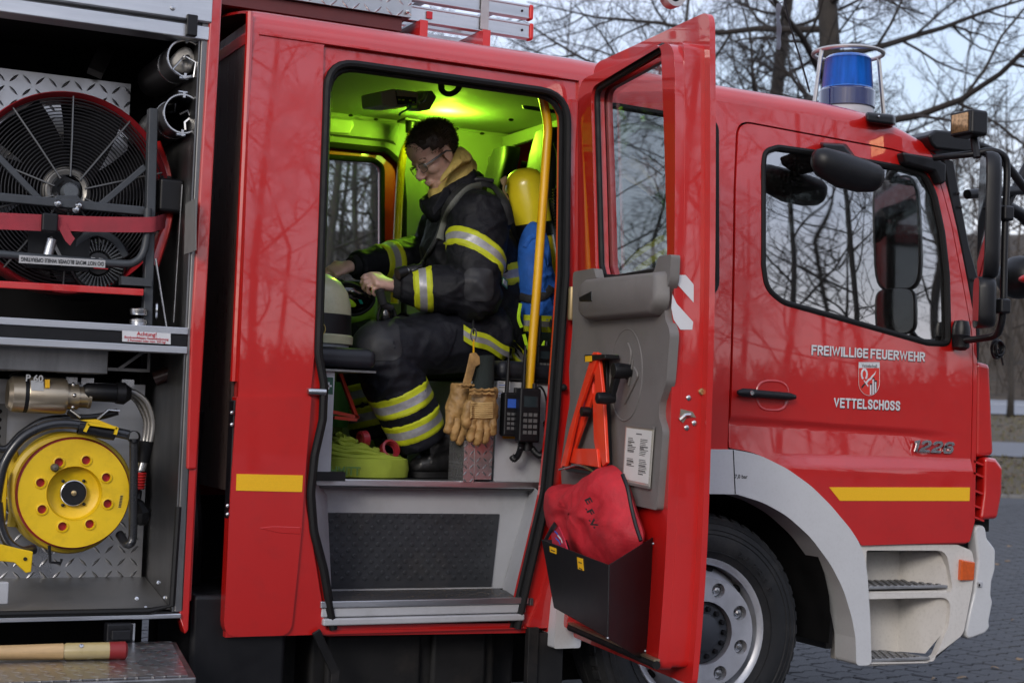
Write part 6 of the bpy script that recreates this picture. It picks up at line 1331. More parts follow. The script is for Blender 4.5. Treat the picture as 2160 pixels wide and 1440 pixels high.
mb = MB(); mb.tube(smoothpath([PY(145,866,.15), PY(165,880,.15), PY(210,878,.15), PY(248,868,.15)],5), .011, 8); mb.build('black_hose', BLACK, rt)
mb = MB(); mb.tube([PY(148,864,.14), PY(170,880,.13)], .004, 6); mb.tube([PY(205,884,.13), PY(228,864,.13), PY(252,866,.14)], .004, 6); mb.build('wire_catch', STEEL, rt)
for k, (u, v) in enumerate(((150,803),(185,805),(270,808))):
    mb = MB(); mb.box(*(lambda p: (p.x-.02,p.x+.02,.3,.33,p.z-.01,p.z+.012))(PY(u, v, .3))); mb.build('latch', STEEL, T)
# ---- hose reel
rl = thing('hose_reel', PY(155,1160,.22), 'yellow reel wound with yellow and red hoses in a black tube frame', 'reel')
rc = PY(157,1040,.13); RR = (PY(157,1040,.13)-PY(157,926,.13)).length; axr = Vector((-.06,-1,.02)).normalized(); ur = Vector((0,0,1)).cross(axr).normalized()*-1; ur = axr.cross(Vector((0,0,1))).normalized(); vr = ur.cross(axr).normalized()
if vr.z < 0: vr = -vr
if ur.x < 0: ur = -ur
hs_ = [circ(RR*.64*math.cos(a), RR*.64*math.sin(a), RR*.078, 16) for a in [math.pi/8+k*math.pi/4+.10 for k in range(8)]]
RF = (rc, ur, vr, -axr)
fl_ = plate('flange', circ(0,0,RR,72), hs_+[circ(0,0,RR*.50,48)], 0, .012, YELLOW, rl, bevel=.004, frame=RF, seg=3)
for a in [math.pi/8+k*math.pi/4+.10 for k in range(8)]:
    c = rc+ur*RR*.64*math.cos(a)+vr*RR*.64*math.sin(a); mb = MB(); mb.lathe([(RR*.078,.0),(RR*.086,.005),(RR*.108,.004),(RR*.118,-.002)], c, axr, 20); mb.build('hole_rim', YELLOW, fl_)
mb = MB(); mb.lathe([(RR*.50,.001),(RR*.495,-.004),(RR*.47,-.03),(RR*.42,-.036),(.001,-.036)], rc, axr, 48); mb.build('recess', YELLOW, fl_)
mb = MB(); mb.lathe([(RR*.235,-.036),(RR*.235,-.02),(RR*.222,-.017),(RR*.21,-.02),(.001,-.02)], rc, axr, 32); hb_ = mb.build('hub', BLACK, rl)
mb = MB(); mb.lathe([(RR*.24,-.035),(RR*.24,-.018),(RR*.225,-.0165)], rc, axr, 32); mb.build('hub_rim', STEEL, hb_)
mb = MB(); mb.lathe([(RR*.05,-.02),(RR*.05,-.012),(.001,-.01)], rc, axr, 10); mb.build('hub_nut', mat('brass_nut', (.55,.4,.2), .3, .9), hb_)
for a in (.9, 2.3, 4.05, 5.5):
    mb = MB(); mb.lathe([(RR*.03,-.036),(RR*.03,-.028),(.001,-.026)], rc+ur*RR*.29*math.cos(a)+vr*RR*.29*math.sin(a), axr, 10); mb.build('screw', BLACK, rl)
mb = MB(); kc = rc+ur*RR*-.38+vr*RR*.47; mb.lathe([(RR*.075,.0),(RR*.075,.02),(RR*.05,.028),(.001,.03)], kc, axr, 14); mb.build('crank_knob', mat('knob_grey', (.09,.08,.06), .5), rl)
for i, (rr, y0, y1, m_) in enumerate(((.97,-.014,-.04,'red'),(.955,-.04,-.075,'red'),(1.02,-.075,-.20,'yel'))):
    M_ = MATS.get('reel_'+m_) or mat('reel_'+m_, (.33,.012,.015) if m_ == 'red' else (.62,.42,.02), .45, var=.15)
    n_ = 3 if m_ == 'yel' else 1
    for k in range(n_):
        yy = y0+(y1-y0)*(k+.5)/n_; mb = MB(); mb.tube([rc+axr*yy+(ur*math.cos(a)+vr*math.sin(a))*RR*(rr+(.03*math.sin(3*a+k) if m_ == 'yel' else 0)) for a in [2*math.pi*j/56 for j in range(56)]], .018 if m_ == 'yel' else .012, 8, closed=True); mb.build('hose_turn', M_, rl)
mb = MB(); mb.lathe([(RR*.5,-.018),(RR*.94,-.018)], rc, axr, 40); mb.build('drum_face', mat('drum_red', (.55,.02,.02), .3, coat=.5), rl)
mb = MB(); mb.lathe([(RR*.95,-.02),(RR*.95,-.2)], rc, axr, 40); mb.build('drum', MATS['reel_red'], rl)
mb = MB(); mb.lathe([(RR*1.04,-.205),(RR*1.04,-.215),(.01,-.216)], rc, axr, 48); mb.build('rear_flange', YELLOW, rl)
text('reel_mark', 'HONDURO', .018, rc+ur*RR*.80+vr*-RR*.22+axr*.002, vr*1+ur*.18, -ur+vr*.18, INK, fl_, bold=.02) if False else None
mb = MB(); mb.prism([rc+ur*RR*x+vr*RR*z+axr*.0005 for x, z in ((.78,-.28),(.86,-.26),(.90,.02),(.83,.0))], -axr*.0004); lbq = mb.build('reel_label', mat('label_yel', (.75,.5,.03), .4), fl_)
for k in range(8):
    t = k/8; p = rc+ur*RR*(.81+.03*t)+vr*RR*(-.25+.23*t)+axr*.0012; mb = MB(); mb.prism([p, p+ur*.008, p+ur*.008+vr*.0035, p+vr*.0035], -axr*.0003); mb.build('label_print', INK, lbq)
FT = mat('reel_tube', (.016,.017,.02), .28, coat=.4, var=.15)
def ftube(pts, r=.0155, n=8): mb = MB(); mb.tube(smoothpath([PY(*p) for p in pts], n), r, 10); return mb.build('frame_tube', FT, rl)
ftube([(-10,1080,.1),(-2,1020,.1),(12,970,.1),(45,925,.1),(90,900,.1),(140,893,.1),(200,902,.1),(272,917,.1)])
ftube([(-10,945,.22),(15,945,.22),(45,915,.22),(90,888,.22),(140,882,.22),(180,886,.22)], .012)
ftube([(282,925,.1),(282,980,.1),(281,1060,.1),(280,1130,.1),(274,1146,.1),(264,1144,.12),(252,1126,.16)], .014)
ftube([(-5,1060,.1),(2,1110,.1),(18,1145,.1),(45,1162,.1),(70,1158,.14)])
mb = MB(); mb.lathe([(.018,-.012),(.02,-.01),(.02,.01),(.018,.012)], PY(282,921,.09), (0,1,0), 16); mb.build('joint', BLACK, rl)
for a, b in ((185,905),(222,912)):
    mb = MB(); mb.lathe([(.019,-.03),(.021,-.028),(.021,.028),(.019,.03)], PY(a, b, .1), dx+Vector((0,0,-.12)), 12); mb.build('clamp', BLACK, rl)
mb = MB()
for q in (((178,910),(186,894)), ((184,893),(246,902)), ((246,901),(242,916))): mb.bar(PY(*q[0], .08), PY(*q[1], .08), .02, .009, (0,0,1) if abs(q[0][0]-q[1][0]) > 20 else (1,0,0))
mb.prism([PY(a, b, .1) for a, b in ((170,886),(205,884),(245,900),(186,895))], (0,.05,0)); mb.build('yellow_clip', YELLOW, rl)
mb = MB(); mb.prism([PY(a, b, .08) for a, b in ((-30,1140),(70,1163),(66,1206),(55,1208),(30,1186),(-30,1180))], (0,.02,0)); yb = mb.build('yellow_bracket', YELLOW, rl, bevel=.003)
mb = MB(); mb.lathe([(.001,-.002),(.006,-.002)], PY(53,1178,.078), (0,1,0), 10); mb.build('bracket_hole', BLACK, yb)
mb = MB(); mb.prism([PY(a, b, .2) for a, b in ((-30,985),(18,990),(12,1100),(2,1104),(-30,1090))], (0,.02,0)); mb.build('yellow_guard', YELLOW, rl, bevel=.004)
mb = MB(); mb.tube(smoothpath([PY(22,950,.3), PY(30,990,.3), PY(35,1050,.3), PY(30,1110,.3)],5), .022, 8); mb.build('yellow_cable', MATS['reel_yel'], rl)
mb = MB(); mb.tube([PY(104,1150,.14), PY(106,1185,.14), PY(128,1187,.14), PY(130,1178,.14)], .005, 6); mb.build('hook', BLACK, rl)
mb = MB(); mb.box(PY(0,1240,.02).x-.2,PY(20,1240,.02).x,.03,.06,PY(10,1275,.02).z,PY(10,1228,.02).z); mb.build('grey_bracket', GREYPAINT, T, bevel=.004)
for u, v in ((334,1228),(288,1262),(307,1282),(348,1260)):
    mb = MB(); mb.lathe([(.007,0),(.006,.004),(.001,.005)], PY(u, v, .06), (0,-1,.3), 10); mb.build('floor_rivet', STEEL, T)
# ---- fold-down platform with a sledge handle on it
zpl = .487
mb = MB(); mb.prism([(-.4,-.03,zpl-.03),(1.235,-.03,zpl-.03),(1.135,-.66,zpl-.03),(-.4,-.66,zpl-.03)], (0,0,.028)); pf = mb.build('platform', ALUDARK, T, bevel=.006)
mb = MB(); mb.prism([(-.4,-.045,zpl-.001),(1.215,-.045,zpl-.001),(1.115,-.645,zpl-.001),(-.4,-.645,zpl-.001)], (0,0,.003)); mb.build('platform_plate', CHECKERTOP, pf)
mb = MB(); mb.box(1.02,1.10,-.03,.02,zpl,zb_-.03); mb.box(1.03,1.09,-.05,-.03,zpl+.01,zpl+.04); mb.build('platform_hinge', BLACK, pf, bevel=.004)
mb = MB(); q = PY(2160*0+250,1312,.0); mb.bar((1.03,-.02,zb_-.03),(1.03,-.02,zpl),.012,.012,(1,0,0)); mb.bar((1.10,-.02,zb_-.03),(1.10,-.02,zpl),.012,.012,(1,0,0)); mb.build('hinge_arm', STEEL, pf)
sl_ = thing('sledge_handle', PZ(130,1376,zpl+.02), 'wooden tool handle with red painted end on the checker platform', 'tool handle')
rh = .0235; ha = PZ(-60,1377,zpl+rh+.003); hb2 = PZ(268,1371,zpl+rh+.003)
def hp(t): return ha.lerp(hb2, t)
WOOD = mat('ash_wood', (.50,.33,.16), .5, var=.25, vscale=14, stretch=(.15,3,3), dirt=.35, dirtcol=(.16,.10,.06))
mb = MB(); mb.tube([hp(0),hp(.3),hp(.58)], [rh*.85,rh*.9,rh], 14); mb.build('shaft', WOOD, sl_)
mb = MB(); mb.tube([hp(.52),hp(.60),hp(.88)], [rh*.3,rh*1.03,rh*1.05], 14); mb.build('varnished_end', mat('varnish', (.42,.33,.15), .3, coat=.5), sl_)
mb = MB(); mb.tube([hp(.88),hp(.985),hp(1)], [rh*1.08,rh*1.12,rh*.8], 14); mb.build('red_end', mat('dull_red', (.22,.012,.014), .55), sl_)
mb = MB(); mb.lathe([(.007,0),(.006,.003),(.001,.004)], hp(.69)+Vector((0,-rh*.7,rh*.75)), (0,-.7,.75), 10); mb.build('rivet', STEEL, sl_)
# ---- roof load: ladder, checker box, searchlight
rl_ = thing('roof_ladder', (2.0,.36,2.55), 'aluminium ladder with red end caps lying on the roof', 'ladder')
yl = .35
for z0, z1, xe in ((PY(1120,83,yl).z, PY(1120,51,yl).z, PY(1116,70,yl).x), (PY(1120,41,yl).z, PY(1120,12,yl).z, PY(1116,30,yl).x)):
    mb = MB(); mb.box(1.3,xe,yl,yl+.03,z0,z1); mb.box(1.3,xe,yl-.004,yl,z1-.008,z1); mb.box(1.3,xe,yl-.004,yl,z0,z0+.007); mb.build('rail', ALU, rl_, bevel=.002)
    mb = MB(); mb.box(xe,xe+.018,yl-.006,yl+.034,z0-.003,z1+.003); mb.build('end_cap', REDPLASTIC, rl_, bevel=.008, seg=3)
    mb = MB(); mb.box(1.3,xe,yl+.36,yl+.39,z0,z1); mb.build('rail', ALU, rl_, bevel=.002)
    mb = MB(); mb.ball((xe-.03,yl-.002,(z0+z1)/2), .005,.004,.005, 8, 6); mb.build('rivet', BLACK, rl_)
    for k in range(4):
        mb = MB(); mb.tube([(xe-.12-.28*k,yl+.02,(z0+z1)/2),(xe-.12-.28*k,yl+.37,(z0+z1)/2)], .014, 8); mb.build('rung', ALU, rl_)
c = PY(1020,40,yl); mb = MB(); mb.box(c.x-.016,c.x+.016,yl-.012,yl-.005,PY(1020,64,yl).z,PY(1020,-10,yl).z); mb.build('clamp_band', GREYPAINT, rl_, bevel=.001)
a = PY(905,33,yl); mb = MB(); mb.box(a.x-.012,a.x+.012,yl-.006,yl-.003,a.z-.014,a.z+.014); mb.build('rail_slot', INKRED, rl_, bevel=.003)
mb = MB(); mb.box(1.2,PY(868,20,.30).x,.30,.7,PY(868,38,.30).z,2.95); rb = mb.build('roof_box', CHECKERTOP if False else CHECKER, T)
mb = MB(); mb.box(1.25,PY(850,45,.31).x,.32,.66,2.585,PY(868,38,.30).z-.003); mb.build('box_bearer', mat('bearer_red', (.10,.02,.02), .5), T)
for x in (2.1,2.35):
    mb = MB(); mb.box(x,x+.03,.3,.8,2.545,2.632); mb.build('ladder_bearer', RED2, T)
mb = MB(); mb.ball(PY(860,25,.29), .008,.006,.008, 8, 6); mb.build('box_rivet', STEEL, T)
sr = thing('roof_mast_end', PY(1418,4,.5), 'grey roller disc on the aluminium mast above the crew door', 'roller')
c = PY(1418,-8,.5); r = .05
mb = MB(); mb.lathe([(r*.55,-.02),(r*.6,-.028),(r*.95,-.028),(r,-.02),(r,.02)], c, (0,1,0), 32); mb.build('rim', GREYPAINT, sr)
mb = MB(); mb.lathe([(.001,-.022),(r*.3,-.02),(r*.55,-.014),(r*.6,-.018)], c, (0,1,0), 32); mb.build('disc', BLACK, sr)
a = PY(1405,-8,.5); mb = MB(); mb.box(a.x-.9,a.x-.02,.49,.53,a.z-.008,a.z+.03); mb.box(a.x-.07,a.x-.02,.485,.49,a.z-.02,a.z-.008); mb.build('mast', ALU, sr)
# ================================================================== THE FIREFIGHTER
def remesh(mb, voxel, smooth=3, disp=None, fac=.5):
    me = bpy.data.meshes.new('tmp'); me.from_pydata(mb.v, [], mb.f)
    bm = bmesh.new(); bm.from_mesh(me); bmesh.ops.recalc_face_normals(bm, faces=bm.faces); bm.to_mesh(me); bm.free()
    o = bpy.data.objects.new('tmp', me); COL.objects.link(o); m = o.modifiers.new('r', 'REMESH'); m.mode = 'VOXEL'; m.voxel_size = voxel
    dg = bpy.context.evaluated_depsgraph_get(); out = bpy.data.meshes.new_from_object(o.evaluated_get(dg)); bpy.data.objects.remove(o); bpy.data.meshes.remove(me)
    bm = bmesh.new(); bm.from_mesh(out)
    for _ in range(smooth): bmesh.ops.smooth_vert(bm, verts=bm.verts[:], factor=fac, use_axis_x=True, use_axis_y=True, use_axis_z=True)
    bm.normal_update()
    if disp:
        nn = [(v, v.co.copy(), v.normal.copy()) for v in bm.verts]
        for v, c, n in nn: v.co = c+n*disp(c)
        bmesh.ops.smooth_vert(bm, verts=bm.verts[:], factor=.35, use_axis_x=True, use_axis_y=True, use_axis_z=True)
    bm.to_mesh(out); bm.free(); return out
def put(name, me, mats, parent, **k):
    me.name = name; me.materials.clear()
    for m in (mats if isinstance(mats, list) else [mats]): me.materials.append(m)
    return finish(name, me, parent, fix=False, angle=180, **k)
P_ = PY
man = thing('person', P_(930,1005,.5), 'firefighter in black turnout gear with yellow bands, seated, head bowed, fitting a mask', 'person')
# ---- joints
near_sh = P_(1012,462,.36); near_el = P_(996,616,.30); near_wr = P_(838,604,.40)
far_sh = P_(955,465,.80); far_el = P_(900,545,.93); far_wr = P_(748,560,.80)
sp_pts = [(1018,700,.56),(1008,650,.56),(998,590,.56),(988,525,.56),(985,465,.57),(972,420,.57)]
sp = [P_(*p) for p in sp_pts]
near_hip = P_(1045,705,.42); near_kn = P_(798,738,.36); near_an = P_(893,935,.40)
far_hip = P_(1045,700,.72); far_kn = P_(755,735,.86); far_an = P_(800,925,.84)
fwd = Vector((-1,0,0))
def ell(c, ax, ay, n=24, tilt=0): return [c+Vector((ax*math.cos(a), ay*math.sin(a), tilt*math.cos(a))) for a in [2*math.pi*k/n for k in range(n)]]
# ---- skin body: head, neck, hands and what the clothes cover, one surface
H = P_(919,328,.56); tl = R_(37)
hf = Vector((-math.cos(tl), -.10, -math.sin(tl))).normalized(); hu = Vector((-math.sin(tl), 0, math.cos(tl))); hl3 = hu.cross(hf).normalized(); hu = hf.cross(hl3).normalized()   # hl3: his left (towards camera)
def HP(a, b, c): return H+hf*a+hl3*b+hu*c
hrot = Matrix((hf, hl3, hu)).transposed()
sk = MB()
def hb(c, r, n=18, m=12): sk.ball(HP(*c), r[0], r[1], r[2], n, m, rot=hrot)
hb((-.014,0,.043),(.100,.078,.084)); hb((.032,0,-.02),(.060,.066,.085)); hb((.05,0,-.088),(.036,.042,.036)); hb((.068,0,-.104),(.020,.026,.020))
for s in (1,-1):
    hb((.012,s*.040,-.068),(.052,.024,.042)); hb((.055,s*.040,-.028),(.032,.026,.026)); hb((.078,s*.026,.016),(.014,.026,.010)); hb((.103,s*.011,-.040),(.012,.0095,.009))
    hb((-.004,s*.079,-.012),(.019,.007,.032)); hb((-.012,s*.083,-.002),(.012,.006,.026)); hb((.000,s*.078,-.038),(.009,.006,.010))
hb((.062,0,.05),(.034,.056,.045))
sk.tube([HP(.084,0,.012), HP(.098,0,-.012), HP(.113,0,-.032), HP(.108,0,-.043)], [.0085,.0095,.013,.011], 10)
hb((.089,0,-.064),(.011,.023,.0055)); hb((.086,0,-.076),(.012,.021,.0065)); hb((.082,0,-.070),(.012,.026,.010))
sk.tube([HP(-.03,0,-.03), HP(-.035,0,-.09), sp[5], sp[4]], [.062,.058,.065,.08], 16)
sk.tube([sp[4], sp[2], sp[0]], [.10,.12,.12], 14)
sk.tube([sp[4], near_sh, near_el, near_wr], [.07,.055,.045,.030], 12); sk.tube([sp[4], far_sh, far_el, far_wr], [.07,.055,.045,.030], 12)
def hand(wr, palm_dir, back_n, fingers, thumb, s=1.0):
    """palm slab plus four fingers of unequal length and a thumb from the palm's side"""
    d = palm_dir.normalized(); n = (back_n-d*back_n.dot(d)).normalized(); w = d.cross(n).normalized()
    rings = []
    for t, hw, hh in ((-.02,.024,.021),(.0,.026,.021),(.03,.036,.018),(.065,.042,.0165),(.088,.041,.0135),(.098,.036,.009)):
        rings.append([wr+d*t*s+w*hw*s*math.copysign(abs(math.cos(a))**.7, math.cos(a))+n*hh*s*math.copysign(abs(math.sin(a))**.8, math.sin(a)) for a in [2*math.pi*k/16 for k in range(16)]])
    sk.loft(rings)
    for i, (b1, b2, b3, sp_) in enumerate(fingers):
        o = .030-.020*i; L = (.072,.080,.075,.060)[i]*s; p = wr+d*(.088-.004*abs(i-1.2))*s+w*o*s; r = (.0088,.0092,.0088,.0078)[i]*s
        ang = 0; pts = [p-d*.012*s]; rr = [r*1.08]
        for seg, b in zip((.45,.31,.24), (b1, b2, b3)):
            ang += R_(b); p = p+((d*math.cos(ang)-n*math.sin(ang))+w*math.tan(R_(sp_))*.8*(1 if seg == .45 else .5)).normalized()*L*seg; pts.append(p); rr.append(r*(1.0 if seg == .45 else .93 if seg == .31 else .8))
        e = pts[-1]+(pts[-1]-pts[-2]).normalized()*.003; sk.tube(pts+[e], rr+[r*.4], 10)
    tb, t2, t3 = thumb; p = wr+d*.025*s+w*.030*s
    sk.tube([p-w*.012*s, p+(w*.022+d*.02)*s, p+(w*tb[0]+d*tb[1]-n*tb[2])*s, p+(w*t2[0]+d*t2[1]-n*t2[2])*s, p+(w*t3[0]+d*t3[1]-n*t3[2])*s], [.014*s,.013*s,.011*s,.0095*s,.005*s], 10)
hand(near_wr+Vector((-.015,0,0)), P_(796,592,.40)-near_wr+Vector((0,-.02,.0)), Vector((-.1,-.55,.75)), [(38,62,40,5),(48,66,42,1),(55,66,42,-2),(62,62,40,-6)], ((.034,.04,.012),(.03,.065,.026),(.02,.08,.034)))
hand(far_wr+Vector((-.01,0,0)), P_(700,574,.80)-far_wr+Vector((0,-.01,.0)), Vector((0,-.45,1)), [(20,40,30,6),(26,44,30,2),(32,46,30,-2),(40,46,30,-6)], ((.03,.04,.02),(.026,.06,.035),(.016,.075,.045)))
SKIN = mat('skin', (.68,.43,.345), .48, var=.14, vscale=30, bump=.0006, bscale=320, rvar=.2); SKIN.node_tree.nodes['Principled BSDF'].inputs['Subsurface Weight'].default_value = .12; SKIN.node_tree.nodes['Principled BSDF'].inputs['Subsurface Radius'].default_value = (.01,.004,.002)
body = put('body', remesh(sk, .0042, 2, fac=.45), SKIN, man)
for s in (1,-1):
    mb = MB(); mb.ball(HP(.0735, s*.031, -.004), .012,.012,.012, 14, 10); mb.build('eye', mat('eye_white' , (.55,.52,.5), .2) if s == 1 else MATS['eye_white'], man)
    mb = MB(); mb.tube(smoothpath([HP(.079,s*.014,.021), HP(.083,s*.03,.024), HP(.072,s*.05,.018)],4), [.003]+[.0045]*7+[.002], 6); mb.build('eyebrow', mat('brow_brown', (.03,.018,.012), .8) if s == 1 else MATS['brow_brown'], man)
# glasses
GFR = mat('glasses_grey', (.10,.10,.105), .3, .4)
gl = MB()
for s in (1,-1):
    gl.tube([HP(.103-.012*(abs(x)/.03), s*(.034+x*1.0), -.007+z) for x, z in [(.026*math.copysign(abs(math.cos(a))**.6, math.cos(a)), .017*math.copysign(abs(math.sin(a))**.6, math.sin(a))) for a in [2*math.pi*k/20 for k in range(20)]]], .0016, 6, closed=True)
    gl.tube([HP(.090,s*.062,-.001), HP(.06,s*.078,.0), HP(.0,s*.088,.002), HP(-.02,s*.088,-.010)], [.0035,.0045,.0035,.003], 6, flat=.5)
gl.tube([HP(.103,.010,-.004), HP(.105,0,-.002), HP(.103,-.010,-.004)], .0018, 6)
gls = gl.build('glasses', GFR, man)
LENS = glassmat('lens', (.85,.87,.88))
for s in (1,-1):
    mb = MB(); mb.add([HP(.102-.012*(abs(x)/.03), s*(.034+x), -.007+z) for x, z in [(.025*math.copysign(abs(math.cos(a))**.6, math.cos(a)), .016*math.copysign(abs(math.sin(a))**.6, math.sin(a))) for a in [2*math.pi*k/20 for k in range(20)]]], [list(range(20))]); mb.build('lens', LENS, gls, fix=False)
# hair: close cap plus short strands
def hairline(a, b): return .052-.55*(max(0, .06-a))*.75 if a > -.02 else .012+(-.02-a)*-.55
HAIRM = mat('hair_brown', (.032,.020,.013), .5, var=.4, vscale=60)
rgh = random.Random(4); hc = MB(); cap = []
def cran(th, ph): return Vector((-.014+.103*math.cos(ph)*math.cos(th), .081*math.cos(ph)*math.sin(th), .043+.0875*math.sin(ph)))
def inhair(q):
    a, b, c = q
    if c > .052-.25*max(0, a-.03)+.10*max(0,a-.045): return a < .078
    if a < .045 and c > .02 and abs(b) > .04: return True
    if a < -.018: return c > -.045-.2*(a+.1)
    if a < .022 and c > .012: return True
    return a < .018 and c > -.02 and abs(b) > .05 and a > .004
n1, n2 = 44, 24
idx = {}
for j in range(n2+1):
    for i in range(n1):
        ph = -math.pi*.33+(math.pi*.83)*j/n2; q = cran(2*math.pi*i/n1, ph); w = noise.noise(q*38)*.005+noise.noise(q*90)*.003+.003
        idx[i, j] = (q, q+Vector((q.x+.014, q.y, q.z-.043)).normalized()*w)
for j in range(n2):
    for i in range(n1):
        qs = [idx[(i+di) % n1, j+dj] for di, dj in ((0,0),(1,0),(1,1),(0,1))]
        if all(inhair(q[0]) for q in qs): hc.add([HP(*q[1]) for q in qs], [(0,1,2,3)])
for _ in range(5200):
    th = rgh.random()*6.283; ph = -1.05+2.6*rgh.random(); q = cran(th, min(ph, 1.55))
    if not inhair(q) or rgh.random() > math.cos(min(ph,1.5))+.12: continue
    nrm = Vector((q.x+.014, q.y*1.5, q.z-.043)).normalized(); fl = Vector((.5-1.2*(q.x < -.03), q.y*1.5, -.25 if q.z < .07 else .1)); fl = fl-nrm*fl.dot(nrm)
    L = rgh.uniform(.009,.019) if q.z > .06 else rgh.uniform(.005,.010); d = (nrm*rgh.uniform(.35,1.0)+fl*.9+Vector((rgh.uniform(-.5,.5), rgh.uniform(-.5,.5), rgh.uniform(-.3,.5)))).normalized()
    sd_ = d.cross(nrm)
    if sd_.length < .05: continue
    sd_ = sd_.normalized()*.0011; b = q+nrm*.002; m_ = b+d*L*.55; e = b+(d*.9+fl*.35+Vector((0,0,-.1))).normalized()*L
    hc.add([HP(*(b-sd_)), HP(*(b+sd_)), HP(*(m_+sd_*.8)), HP(*(m_-sd_*.8)), HP(*e)], [(0,1,2,3),(3,2,4)])
hc.build('hair', HAIRM, man, fix=False)
# ---- jacket
jk = MB()
rings = []
for (p, ax, ay) in zip(sp, (.165,.170,.175,.172,.135,.085), (.205,.205,.220,.230,.215,.12)): rings.append(ell(p, ax, ay))
jk.loft([ell(sp[0]+Vector((.01,0,-.07)), .165, .20)]+rings+[ell(sp[5]+Vector((-.02,0,.05)), .07, .09)])
jk.tube([P_(985,448,.50), near_sh, near_sh.lerp(near_el,.5), near_el, near_el.lerp(near_wr,.35), near_el.lerp(near_wr,.75), near_el.lerp(near_wr,.95)], [.10,.112,.106,.098,.086,.067,.058], 20)
jk.ball(near_el+Vector((.01,0,-.01)), .095,.09,.09, 16, 10)
jk.tube([P_(975,455,.65), far_sh, far_sh.lerp(far_el,.5), far_el, far_el.lerp(far_wr,.4), far_el.lerp(far_wr,.75), far_el.lerp(far_wr,.97)], [.10,.105,.10,.092,.080,.062,.052], 20)
jk.tube([P_(1040,420,.56), P_(1062,500,.56), P_(1068,600,.56)], [.07,.085,.08], 14)
def folds(amp, f1, f2, zones=()):
    def d(p):
        q = Vector((p.x*f1, p.y*f1*.8, p.z*f1)); a = 1-abs(noise.noise(q))*2.0; b = 1-abs(noise.noise(Vector((p.x*f2+7, p.y*f2, p.z*f2*1.4))))*2.0
        k = 1.0
        for c, r, g in zones: k += g*math.exp(-((p-c).length/r)**2)
        return amp*k*(.65*a*abs(a)+.35*b)*.8
    return d
COAT = weave('turnout_black', (.0055,.006,.0095), .62, spec=.28, scale=700, bump=.0008, fold=.006, fscale=17, var=.3, vscale=12, dirt=.25)
for n_ in COAT.node_tree.nodes:
    if n_.type == 'MIX': n_.inputs[7].default_value = (.018,.018,.019,1)
jme = remesh(jk, .0075, 4, folds(.014, 8.5, 19, ((near_el,.12,1.0),(near_sh+Vector((0,0,-.02)),.10,.3),(P_(900,640,.5),.15,.8),(far_el,.12,.8))))
jacket = put('jacket', jme, COAT, man)
YT = weave('band_yellow', (.50,.55,.012), .6, scale=900, bump=.0006, var=.15, vscale=40, dirt=.2); ST_ = mat('band_silver', (.34,.34,.36), .42, .25, var=.18, vscale=45, bump=.0008, bscale=120)
def bvh(me): return BVHTree.FromPolygons([v.co[:] for v in me.vertices], [p.vertices[:] for p in me.polygons])
jb = bvh(jme)
def reflband(bv, A, B, t0, width, rmax, parent, tilt=Vector((0,0,0)), off=.003, name='reflective_band', n=56, arc=None, rmin=.03):
    A, B = Vector(A), Vector(B); L = (B-A).length; d = (B-A).normalized(); e1 = d.orthogonal().normalized(); e2 = d.cross(e1); mb = MB()
    stops = [0,.10,.20,.31,.36,.5,.64,.69,.80,.90,1.0]; rings = []
    for s in stops:
        ring = []
        for k in range(n):
            a = 2*math.pi*k/n; r = e1*math.cos(a)+e2*math.sin(a); o = A+d*(t0*L+(s-.5)*width)+d*tilt.dot(r); h = bv.ray_cast(o, r, rmax)
            dist = h[3] if h[0] is not None else None
            ring.append((o, r, dist))
        ds = [q[2] for q in ring]; last = next((x for x in ds if x), rmax*.6)
        for i in range(n):
            if ds[i] is None: ds[i] = ds[i-1] or last
        ds2 = [(ds[i-1]+ds[i]*2+ds[(i+1) % n])/4 for i in range(n)]
        lip = 0 if s in (0,1.0) else off
        rings.append([q[0]+q[1]*(x+lip) for q, x in zip(ring, ds2)])
    for i in range(len(stops)-1):
        mid = (stops[i]+stops[i+1])/2; mi = 1 if .33 < mid < .67 else 0
        mb.loft([rings[i], rings[i+1]], True, False, mi)
    return mb.build(name, [YT, ST_], parent, fix=True, angle=60)
reflband(jb, near_sh, near_el, .50, .076, .16, jacket, tilt=Vector((.05,0,.02)))
reflband(jb, near_el, near_wr, .66, .070, .14, jacket, tilt=Vector((.0,.0,.01)))
reflband(jb, far_el, far_wr, .58, .080, .13, jacket)
reflband(jb, sp[0], sp[3], .63, .082, .27, jacket)
reflband(jb, sp[0]+Vector((0,0,-.05)), sp[2], .05, .085, .27, jacket, tilt=Vector((-.22,0,0)))
# cuffs
CUFF = weave('cuff_knit', (.010,.010,.012), .9, scale=500)
for A, B, r in ((near_el, near_wr, .046), (far_el, far_wr, .041)):
    mb = MB(); mb.tube([A.lerp(B,.86), A.lerp(B,.95), A.lerp(B,1.02), A.lerp(B,1.05)], [r*1.25,r*1.08,r*.95,r*.86], 18); mb.build('cuff', CUFF, jacket)
